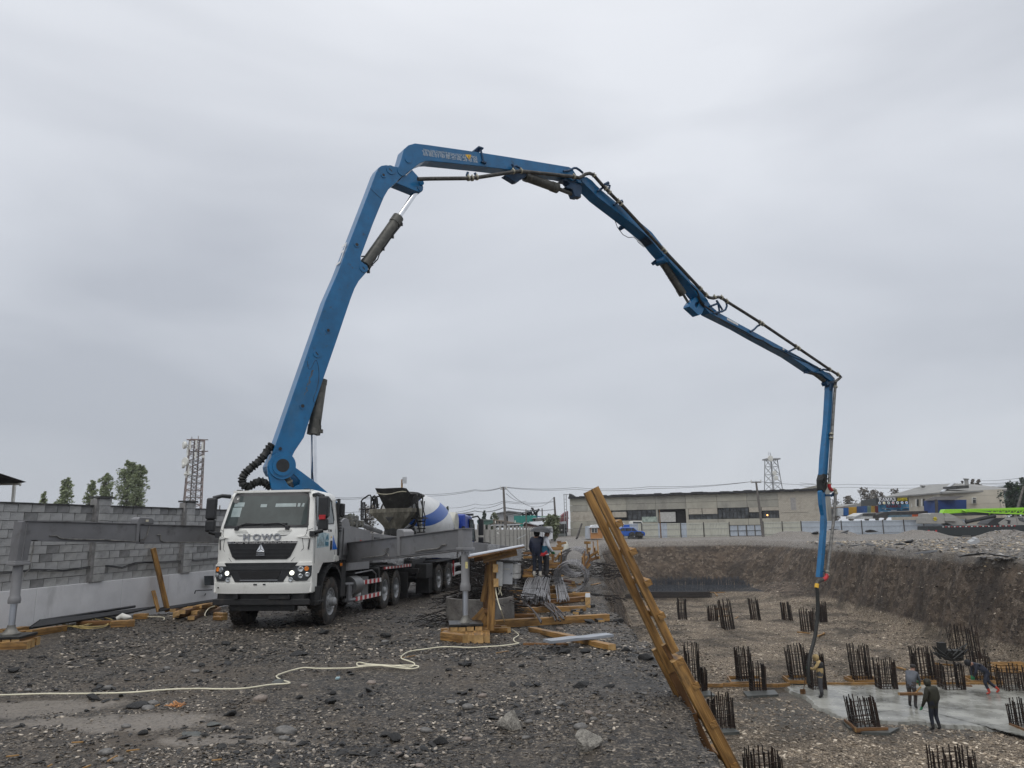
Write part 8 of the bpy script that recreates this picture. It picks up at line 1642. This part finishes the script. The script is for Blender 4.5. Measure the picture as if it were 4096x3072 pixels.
cols=[(Z7,278,380,195,92,'upright column cage standing alone in front of the long rebar stack',0),(Z7,540,392,262,95,'short column cage beside a leaning one near a board box',0),(Z7,672,468,205,122,'column cage leaning left beside the short one',-.10),(Z7,908,392,195,100,'thin open column cage leaning slightly left',-.08),(Z7,1180,392,230,95,'column cage below the gravel ramp',-.05),(Z7,1365,490,275,135,'wide column cage just left of the hanging hose',-.04),(Z7,1490,405,225,65,'narrow column cage right behind the hose',0),
  (Z7,372,1005,575,142,'tall column cage right behind the timber ladder',0),(Z7,465,1005,790,45,'narrow dense column cage at the foot of the tall one by the ladder',0),(Z7,815,915,615,160,'column cage inside a wooden frame behind a lower cage',-.03),(Z7,925,1000,745,155,'dense column cage on a square concrete pad',0),(Z7,615,1322,1015,240,'broad column cage on a muddy pad below the ladder',0),(Z7,1280,905,590,180,'column cage in a frame left of the beige worker',-.06),(Z7,1440,1000,665,160,'column cage the beige worker leans on',0),(Z7,975,1830,1490,335,'column cage cut by the picture base right of the ladder',0),
  (Z8,315,910,590,170,'column cage in a wooden frame behind the slab edge',-.03),(Z8,530,995,715,180,'dense column cage standing in the fresh slab',0),(Z8,340,1308,1035,250,'open column cage leaning left in its own puddled form',-.10),(Z8,855,910,612,185,'column cage behind the man dragging the float',-.03),(Z8,1090,1000,750,205,'column cage between two men on the slab',-.02),(Z8,1215,712,420,215,'tall bushy column cage against the brown bank',-.05),(Z8,1345,905,640,150,'column cage just behind the bending man',-.03),(Z8,1615,1008,770,205,'column cage beside the stack of boards on the slab',-.02),(Z8,1690,1320,1060,150,'column cage in the slab corner beside a dark board',-.05),(Z8,1105,1790,1475,345,'column cage cut by the picture base in front of the slab',0),(Z8,1730,700,490,80,'column cage on the bank beyond the stack of boards',0)]
for i,(zf,x,yb,yt,w_,lab,ln_) in enumerate(cols):
    column(zf,x,yb,yt,w_,lab,20 if w_ > 150 else 16,ln_,700+i)
# pads and wooden frames
def pitq(zf,pts,z):return [atz(*zf(x,y),z) for x,y in pts]
for zf,pts,lab in ((Z7,[(800,1000),(1070,985),(1105,1025),(835,1040)],'square wet concrete pad under a dense column cage'),(Z7,[(480,1325),(700,1305),(770,1345),(545,1362)],'muddy concrete pad below the timber ladder'),(Z7,[(390,1010),(510,990),(560,1030),(410,1040)],'concrete pad behind the ladder'),(Z7,[(660,905),(940,880),(985,925),(690,935)],'wet cement inside a wooden frame'),(Z7,[(1150,880),(1340,878),(1345,925),(1195,925)],'wet cement in the frame left of the beige worker'),(Z8,[(150,1250),(380,1290),(520,1320),(640,1310),(560,1355),(330,1350),(200,1310)],'cement puddle around the leaning column cage')):
    mb=MB();mb.prism(pitq(zf,pts,FLOOR+.10),(0,0,-.14));tag(obj('concrete_pad',mb,M_slab),lab,'concrete pad')
def ptimber(zf,a,b,w,h,lab,m=None,z=FLOOR+.06,grp='formwork timbers in the pit'):timber(atz(*zf(*a),z+h/2),atz(*zf(*b),z+h/2),w,h,m,'form_board',label=lab,cat='board',group=grp)
for zf,a,b in ((Z7,(400,950),(625,948)),(Z7,(625,942),(1090,950)),(Z7,(1090,950),(1200,940)),(Z8,(20,938),(440,940)),(Z8,(600,940),(1000,938)),(Z8,(1000,938),(1240,938)),(Z8,(1240,938),(1530,932))):ptimber(zf,a,b,.10,.16,'long pine edge board along the back of the slab')
for zf,fr_ in ((Z7,[(668,882),(935,880),(980,928),(700,932)]),(Z7,[(1140,875),(1345,876),(1352,918),(1198,918)]),(Z8,[(165,880),(420,885),(440,915),(250,920)]),(Z8,[(700,880),(950,882),(1000,918),(760,922)]),(Z8,[(1180,878),(1440,880),(1530,920),(1260,922)])):
    for k in range(4):ptimber(zf,fr_[k],fr_[(k+1) % 4],.07,.15,'pine board of a square column frame')
for zf,a,b in ((Z8,(1590,1290),(1790,1370)),(Z8,(170,1250),(265,1330)),(Z8,(265,1335),(540,1325)),(Z8,(1195,960),(1265,962))):ptimber(zf,a,b,.08,.14,'dark cement smeared form board',M_woodd)
for i in range(9):ptimber(Z8,(1410+(i*23) % 60,755+i*9),(1690+(i*31) % 50,750+i*11),.14,.06,'board in the loose pine stack on the slab edge',None,FLOOR+.06+.05*(i % 3))
for zf,a,b in ((Z8,(940,760),(1100,775)),(Z8,(620,795),(690,812)),(Z7,(1265,490),(1375,500)),(Z7,(1440,525),(1500,500)),(Z7,(550,290),(670,292)),(Z7,(560,355),(690,350)),(Z7,(735,372),(758,358)),(Z7,(500,150),(860,152)),(Z7,(555,150),(578,178))):ptimber(zf,a,b,.12,.08,'stray pine board on the gravel pit floor')
mb=MB();c=atz(*Z8(1085,735),FLOOR+.3);
for i in range(14):a=i*.9;mb.tube([c+Vector((.5*math.cos(a),.4*math.sin(a),.05*i*.5)),c+Vector((.9*math.cos(a+.8),.4*math.sin(a+.8),.3+.04*i)),c+Vector((.6*math.cos(a+1.7),.3*math.sin(a+1.7),.1))],.035,6)
mb.box(tuple(c+Vector((.2,.1,.25))),(.7,.5,.5));mb.box(tuple(c+Vector((-.35,.1,.6))),(.35,.3,.55));tag(obj('concrete_vibrator',mb,M_hose,smooth=50),'black motor with coiled hoses behind a column cage','vibrator')
# far rebar mat and stack
QF=zoomf(2480,2200,920/2212);rd=random.Random(77);mb=MB()
for i in range(1500):
    x=rd.uniform(100,1400);y=rd.uniform(330,398);b=atz(*QF(x,y),FLOOR+.05);
    if b.y > 88:continue
    h=rd.uniform(.9,1.4)*(1 if x < 1150 else max(.3,(1420-x)/270));mb.bar(b,b+Vector((rd.uniform(-.08,.08),0,h)),.032,.032)
for j in range(9):
    for k in range(3):
        a,b=atz(*QF(120,395-j*7),FLOOR+.2+.5*k),atz(*QF(1380-j*20,395-j*7),FLOOR+.2+.5*k);mb.bar(a,b,.05,.05)
M_mesh=mat('blue black rebar mat',(.06,.068,.082),.45,.3,var=.4);tag(obj('rebar_mat',mb,M_mesh),'dark field of upright starter bars at the foot of the far bank','rebar',kind='stuff')
mb=MB();mb.prism([atz(*QF(x,y),FLOOR+.06) for x,y in ((60,400),(1330,398),(1420,360),(1300,335),(100,340))],(0,0,-.1));struct('blinding_concrete',mb,mat('dark blinding',(.07,.075,.085),.4,var=.3,scale=.6))
t=thing('long_rebar_stack','stack of long rusty rebar lying on the floor before the far bank','rebar stack',atz(*QF(500,455),FLOOR))
for i in range(34):
    y=402+(i*13) % 56;a,b=atz(*QF(-200+(i*17) % 40,y+4),FLOOR+.1+.07*(i % 5)),atz(*QF(830+(i*29) % 60,y),FLOOR+.1+.07*(i % 5));mb=MB();mb.cyl(a,b,.035,n=6);obj('bar',mb,M_rebark,t,world=True)
# ------------------------------------------------------------------ people
def person(label,base,az,J,R,cols_,seed=0,extra=None):
    """J: joints in a local frame (x right, y ahead, z up, metres); R: radii; cols_: material per group"""
    t=thing('person',label,'person',base,(0,0,az))
    names=['pelvis','waist','chest','neck','head','crown','sl','el','hl','sr','er','hr','hipl','kl','al','tl','hipr','kr','ar','tr']
    E_=[('pelvis','waist'),('waist','chest'),('chest','neck'),('neck','head'),('head','crown'),('chest','sl'),('sl','el'),('el','hl'),('chest','sr'),('sr','er'),('er','hr'),('pelvis','hipl'),('hipl','kl'),('kl','al'),('al','tl'),('pelvis','hipr'),('hipr','kr'),('kr','ar'),('ar','tr')]
    grp={'pelvis':0,'waist':0,'chest':0,'sl':0,'sr':0,'el':0,'er':0,'hl':3,'hr':3,'neck':2,'head':2,'crown':2,'hipl':1,'hipr':1,'kl':1,'kr':1,'al':4,'ar':4,'tl':4,'tr':4}
    me=bpy.data.meshes.new('skeleton');me.from_pydata([J[n] for n in names],[(names.index(a),names.index(b)) for a,b in E_],[])
    o=bpy.data.objects.new('skeleton',me);COL.objects.link(o);o.modifiers.new('skin','SKIN');sb=o.modifiers.new('sub','SUBSURF');sb.levels=sb.render_levels=2
    rad=dict(pelvis=(.155,.125),waist=(.15,.12),chest=(.185,.135),neck=(.06,.062),head=(.085,.10),crown=(.078,.09),sl=(.085,.085),sr=(.085,.085),el=(.055,.055),er=(.055,.055),hl=(.036,.036),hr=(.036,.036),hipl=(.105,.105),hipr=(.105,.105),kl=(.075,.075),kr=(.075,.075),al=(.055,.055),ar=(.055,.055),tl=(.04,.032),tr=(.04,.032));rad.update(R)
    for n,sv in zip(names,me.skin_vertices[0].data):sv.radius=rad[n];sv.use_root=(n == 'pelvis')
    bpy.context.view_layer.update();dg=bpy.context.evaluated_depsgraph_get();bm_=bpy.data.meshes.new_from_object(o.evaluated_get(dg));bpy.data.objects.remove(o)
    for m in cols_:bm_.materials.append(m)
    segs=[(np.array(J[a]),np.array(J[b]),a,b) for a,b in E_]
    co=np.array([p.center[:] for p in bm_.polygons]);best=np.full(len(co),1e9);mi=np.zeros(len(co),int)
    for a,b,na,nb in segs:
        d=b-a;tt=np.clip(((co-a) @ d)/(d @ d),0,1);dist=np.linalg.norm(co-a-tt[:,None]*d,axis=1)
        ga,gb=grp[na],grp[nb]
        if (na,nb) == ('chest','neck'):g=np.where(tt < .75,0,2)
        elif na in ('el','er'):g=np.where(tt < .93,0,3)
        elif na in ('kl','kr'):g=np.where(tt < .6,1,4)
        elif na == 'pelvis' and nb.startswith('hip'):g=np.where(tt < .4,0,1)
        elif na.startswith('hip'):g=np.where(tt < R.get('hem',.12),0,1)
        else:g=np.full(len(co),gb if ga != 2 else 2)
        k=dist < best;best[k]=dist[k];mi[k]=g[k]
    bm_.polygons.foreach_set('material_index',mi.astype(np.int32));bm_.shade_smooth();bm_.name='body';body=obj('body',bm_,None,t)
    for s_,hn_,en in ((-1,'hl','el'),(1,'hr','er')):
        h_,e_=Vector(J[hn_]),Vector(J[en]);d=(h_-e_).normalized();sd_=d.orthogonal().normalized();nn=d.cross(sd_);mb=MB()
        mb.tube([h_-d*.02,h_+d*.04,h_+d*.085],[.036,.042,.034],8)
        for k in range(4):b0_=h_+d*.075+sd_*(-.028+.019*k);L_f=(.060,.072,.068,.052)[k];mb.tube([b0_,b0_+d*L_f*.5,b0_+d*L_f*.8+nn*.022,b0_+d*L_f*.8+nn*.045],[.0105,.010,.009,.007],5)
        b0_=h_+d*.02+sd_*.034;mb.tube([b0_,b0_+d*.03+sd_*.022+nn*.01,b0_+d*.06+sd_*.018+nn*.025],[.013,.012,.009],5);obj('hand',mb,cols_[3],t,smooth=60,split=False)
    hd_,cr_=Vector(J['head']),Vector(J['crown']);ax=(cr_-hd_).normalized();Mh=frame(hd_,cr_,(0,1,0)) @ Euler((0,math.radians(90),0)).to_matrix().to_4x4()
    if extra:extra(t,hd_,cr_,Mh)
    return t
def head_cover(m,hood=True,brim=0.0,fwd=Vector((0,1,0)),nm='hood',low=-.12):
    def f(t,hd_,cr_,Mh):
        mb=MB();c=(hd_+cr_)/2
        k=1.0;prof=[(.075,low),(.115,-.06),(.128,.0),(.122,.06),(.098,.105),(.055,.135),(0,.145)] if hood else [(.113,.015),(.118,.04),(.110,.085),(.075,.12),(0,.13)]
        mb.lathe(prof,Matrix.Translation(c-fwd*.012) @ Matrix.Diagonal((.92,1.05,1,1)),16)
        if brim:b=c+fwd*.10+Vector((0,0,.035));sd_=fwd.cross(Vector((0,0,1)));mb.prism([b-sd_*.085-fwd*.03,b-sd_*.06+fwd*brim*.8-Vector((0,0,.02)),b+fwd*brim-Vector((0,0,.025)),b+sd_*.06+fwd*brim*.8-Vector((0,0,.02)),b+sd_*.085-fwd*.03],(0,0,.012))
        obj(nm,mb,m,t,smooth=50,split=False)
        if not hood or True:
            mb=MB();fc=c+fwd*.085
            for s_ in (-1,1):sd_=fwd.cross(Vector((0,0,1)));p=fc+sd_*s_*.033+Vector((0,0,.012));mb.tube([p-fwd*.012,p+fwd*.006],.011,6)
            mb.tube([fc+Vector((0,0,.01)),fc+fwd*.028-Vector((0,0,.03)),fc+fwd*.008-Vector((0,0,.038))],[.010,.015,.010],6);mb.tube([fc+fwd.cross(Vector((0,0,1)))*.022-Vector((0,0,.06)),fc+fwd*.008-Vector((0,0,.06)),fc-fwd.cross(Vector((0,0,1)))*.022-Vector((0,0,.06))],.006,5);obj('face',mb,mat('face features',(.16,.08,.055),.5),t,smooth=60,split=False)
    return f
V=lambda*a:a
M_navy=mat('navy quilted jacket',(.010,.016,.040),.5,var=.4,scale=1,stretch=(.6,.6,16),bump=.6,bscale=2.2);M_trk=mat('black trousers',(.012,.013,.017),.6,var=.3);M_trn=mat('navy trousers',(.010,.014,.026),.6,var=.3);M_shw=mat('pale trainers',(.45,.42,.36),.6,var=.2);M_shb=mat('dark boots',(.020,.018,.016),.5,var=.4);M_glv=mat('green gloves',(.015,.16,.06),.6,var=.2);M_hoodk=mat('dark knit hood',(.010,.011,.014),.8,var=.3)
M_tee=mat('white and teal shirt',(.62,.65,.70),.7,var=.05);M_teal2=mat('teal lower shirt',(.015,.10,.16),.7,var=.2);M_beige=mat('beige work jacket',(.40,.29,.13),.75,var=.25,scale=4);M_grt=mat('grey trousers',(.06,.06,.068),.7,var=.25);M_olive=mat('olive dark coat',(.022,.022,.012),.7,var=.4,scale=3);M_slate2=mat('slate grey jacket',(.085,.095,.115),.65,var=.3,scale=4);M_brnt=mat('dark brown trousers',(.045,.035,.033),.7,var=.3);M_nvy2=mat('dark navy tracksuit',(.014,.018,.034),.6,var=.3);M_boot=mat('rubber boots',(.022,.022,.024),.35,var=.3);M_redb=mat('red boot',(.40,.05,.03),.5,var=.2);M_hair=mat('dark hair',(.012,.010,.009),.7)
YP=27.6
def feet(zf,x,y):p=atY(*zf(x,y),YP);return p
stand=dict(pelvis=V(0,0,.95),waist=V(0,.0,1.12),chest=V(0,.01,1.34),neck=V(0,.02,1.50),head=V(0,.04,1.585),crown=V(0,.05,1.66),sl=V(-.18,0,1.40),el=V(-.26,.02,1.12),hl=V(-.24,.12,.90),sr=V(.18,0,1.40),er=V(.27,.08,1.16),hr=V(.16,.26,1.22),hipl=V(-.10,0,.88),kl=V(-.11,.03,.48),al=V(-.12,-.01,.09),tl=V(-.13,.13,.04),hipr=V(.10,0,.88),kr=V(.11,.03,.48),ar=V(.12,-.01,.09),tr=V(.14,.13,.04))
f1=feet(ZP,362,1205);person('man in navy quilted jacket under a black umbrella, seen from behind',f1,math.radians(-20),dict(stand),dict(chest=(.24,.175),waist=(.215,.17),pelvis=(.19,.15),el=(.075,.075),er=(.075,.075),sl=(.11,.11),sr=(.11,.11),hem=.12),(M_navy,M_trn,M_skin,M_skin,M_shw),1,head_cover(M_hoodk))
for s_ in (0,):pass
j2=dict(stand);j2.update(hl=V(-.08,.24,.95),el=V(-.24,.08,1.14),hr=V(.10,.26,.93),er=V(.25,.06,1.13),head=V(0,.08,1.575),crown=V(0,.11,1.65),neck=V(0,.03,1.49))
f2=feet(ZP,540,1200);p2=person('man in white and teal shirt with dark cap looking down to the right',f2,math.radians(-75),j2,dict(waist=(.165,.13),chest=(.195,.14),hem=.12),(M_tee,M_trk,M_skin,M_glv,M_shb),2,head_cover(mat('dark cap',(.02,.02,.024),.7),False,.10,nm='cap'))
mb=MB();mb.lathe([(.17,.84),(.195,.95),(.185,1.08),(.18,1.16)],Matrix.Diagonal((1.0,.82,1,1)),18);obj('shirt_hem',mb,M_teal2,p2,smooth=60)
uc=atY(*ZP(445,130),YP-.05);ub=atY(*ZP(445,255),YP-.05);Rr=.46;H_=.2;um=thing('umbrella','open black umbrella held over the man in navy','umbrella',f1+Vector((.22,.1,.9)));mb=MB();vs=[tuple(uc)];fs=[]
for r_,dz in ((.35,-.02),(.7,-.085),(1.0,-.20)):
    for i in range(24):a=i*6.2832/24;k=1-.05*(math.cos(a*4)**2)*r_;vs.append((uc.x+Rr*r_*k*math.cos(a),uc.y+Rr*r_*k*math.sin(a),uc.z+dz-.02*r_*(1-math.cos(a*8))/2-.03*math.cos(a)*r_))
for i in range(24):
    fs.append((0,1+i,1+(i+1) % 24))
    for q in range(2):fs.append((1+q*24+i,1+(q+1)*24+i,1+(q+1)*24+(i+1) % 24,1+q*24+(i+1) % 24))
mb.add(vs,fs);M_umb=mat('umbrella cloth',(.020,.022,.026),.5,var=.3);cn_=obj('canopy',mb,M_umb,um,world=True,split=False);cn_.modifiers.new('th','SOLIDIFY').thickness=.004
mb=MB();hnd=W[um].inverted() @ (f1+Matrix.Rotation(math.radians(-20),3,'Z') @ Vector((.16,.30,1.16)));mb.tube([hnd,W[um].inverted() @ (uc+Vector((0,0,.03)))],.009,6);obj('shaft',mb,M_chrome,um)
for i in range(8):a=i*6.2832/8;mb=MB();mb.tube([uc+Vector((0,0,-.03)),uc+Vector((Rr*.68*math.cos(a),Rr*.68*math.sin(a),-.10)),uc+Vector((Rr*.94*math.cos(a),Rr*.94*math.sin(a),-.2))],.004,4);obj('rib',mb,M_blackm,um,world=True)
tg=W[um] @ Vector((0,0,0));mb=MB();c=atY(*ZP(490,700),YP-.3);mb.tube([c+Vector((-.12,0,-.06)),c+Vector((0,0,.0)),c+Vector((.12,0,.1)),c+Vector((.14,0,.02)),c+Vector((.0,0,-.07)),c+Vector((-.12,0,-.06))],.022,6);mb.box(tuple(c),(.2,.08,.07),0,None);tag(obj('remote_control',mb,M_red),'red boom remote control carried between the two men','remote control')
# workers on the pour
def fl(zf,x,y):return atz(*zf(x,y),SZ+.01)
jb=dict(stand);jb.update(hl=V(-.14,.42,1.20),el=V(-.30,.20,1.16),hr=V(.02,.44,1.12),er=V(.28,.20,1.10),head=V(0,.10,1.56),crown=V(0,.15,1.63),neck=V(0,.05,1.48),chest=V(0,.04,1.33))
bw=fl(Z7,1480,1055);person('worker in beige hooded jacket guiding the hose',bw,math.radians(62),jb,dict(chest=(.22,.165),waist=(.21,.165),pelvis=(.18,.15),al=(.07,.07),ar=(.07,.07),hem=.12),(M_beige,M_grt,M_beige,M_glv,M_boot),3,head_cover(M_beige))
mb=MB();mb.lathe([(.10,1.45),(.235,1.40),(.25,1.28),(.23,1.22)],Matrix.Translation((0,.02,0)) @ Matrix.Diagonal((1.0,.78,1,1)),20);obj('dark_yoke',mb,M_blackm,[o for o in COL.objects if o.get('label','').startswith('worker in beige')][0],smooth=60)
jd=dict(stand);jd.update(hl=V(-.33,.18,.78),el=V(-.30,.03,1.08),hr=V(.26,.12,.82),er=V(.29,.02,1.08),head=V(-.02,.10,1.57),crown=V(-.03,.16,1.63),neck=V(0,.05,1.48),kr=V(.12,.05,.48),ar=V(.16,-.04,.09),tr=V(.18,.10,.04))
person('worker in dark olive hooded coat standing at the slab edge, seen from behind',atz(*Z8(955,1340),FLOOR+.04),math.radians(18),jd,dict(chest=(.235,.175),waist=(.23,.18),pelvis=(.215,.17),el=(.08,.08),er=(.08,.08),sl=(.11,.11),sr=(.11,.11),hem=.30),(M_olive,M_trn,M_olive,M_glv,M_boot),4,head_cover(M_olive))
jg=dict(stand);jg.update(pelvis=V(0,-.10,.90),waist=V(0,-.02,1.05),chest=V(0,.12,1.24),neck=V(0,.22,1.36),head=V(0,.28,1.43),crown=V(0,.33,1.50),sl=V(-.18,.12,1.28),sr=V(.18,.12,1.28),el=V(-.20,.22,1.02),er=V(.22,.26,1.02),hl=V(.02,.40,.92),hr=V(.12,.44,.86),hipl=V(-.10,-.10,.84),hipr=V(.10,-.10,.84),kl=V(-.12,.02,.46),kr=V(.12,-.06,.46),al=V(-.13,-.08,.09),ar=V(.13,-.20,.09),tl=V(-.14,.06,.04),tr=V(.14,-.06,.04))
gw=fl(Z8,768,1140);person('worker in slate grey jacket dragging a wooden float',gw,math.radians(-50),jg,dict(chest=(.21,.155),waist=(.20,.155),pelvis=(.18,.145),hem=.12),(M_slate2,M_brnt,M_skin,M_glv,M_boot),5,head_cover(M_hair,False,nm='hair'))
fa,fb=atY(*Z8(635,1022),gw.y-.35),atY(*Z8(832,1012),gw.y-.35);ft=thing('wooden_float','long wooden concrete float pulled by the slate grey worker','float',fa);fa.z=fb.z=max(fa.z,SZ+.1);timber(fa,fb,.16,.10,M_woodd,'blade',ft);timber(fa.lerp(fb,.7),atY(*Z8(825,960),gw.y-.25),.04,.04,M_wood,'handle',ft)
jn=dict(stand);jn.update(pelvis=V(0,-.10,.92),waist=V(0,.06,1.06),chest=V(0,.28,1.18),neck=V(0,.44,1.22),head=V(0,.54,1.23),crown=V(0,.61,1.27),sl=V(-.17,.28,1.20),sr=V(.17,.28,1.20),el=V(-.20,.36,.92),er=V(.20,.38,.94),hl=V(-.12,.44,.70),hr=V(.10,.44,.70),hipl=V(-.10,-.12,.86),hipr=V(.10,-.12,.86),kl=V(-.12,.04,.50),kr=V(.12,-.20,.48),al=V(-.13,-.10,.10),ar=V(.13,-.58,.16),tl=V(-.14,.04,.04),tr=V(.14,-.46,.05))
person('worker in dark navy tracksuit bending forward on the slab',fl(Z8,1385,1025),math.radians(80),jn,dict(chest=(.20,.155),waist=(.19,.155),pelvis=(.18,.15),hem=.10),(M_nvy2,M_nvy2,M_skin,M_glv,M_redb),6,head_cover(M_hoodk,True,fwd=Vector((0,.9,-.4)).normalized()))
mb=MB();a,b=atz(*Z7(1315,1025),SZ),atY(*Z7(1335,880),bw.y+.2);mb.tube([a,b],.018,6);mb.box(tuple(a+Vector((0,0,.08))),(.22,.05,.26));tag(obj('shovel',mb,M_woodd),'shovel standing in the pour left of the beige worker','shovel')
# ------------------------------------------------------------------ damp air
mb=MB();mb.box((0,170,11),(760,640,36));hz_o=obj('haze',mb,None);hz_o.data.materials.clear();hm=bpy.data.materials.new('damp air');hm.use_nodes=True;hn_=hm.node_tree;hn_.nodes.clear();ho=hn_.nodes.new('ShaderNodeOutputMaterial');hv=hn_.nodes.new('ShaderNodeVolumePrincipled');hv.inputs['Color'].default_value=(.93,.95,.98,1);hv.inputs['Density'].default_value=.0003;hn_.links.new(hv.outputs[0],ho.inputs['Volume']);hz_o.data.materials.append(hm);tag(hz_o,'thin grey rain haze filling the air over the site','haze',kind='stuff')
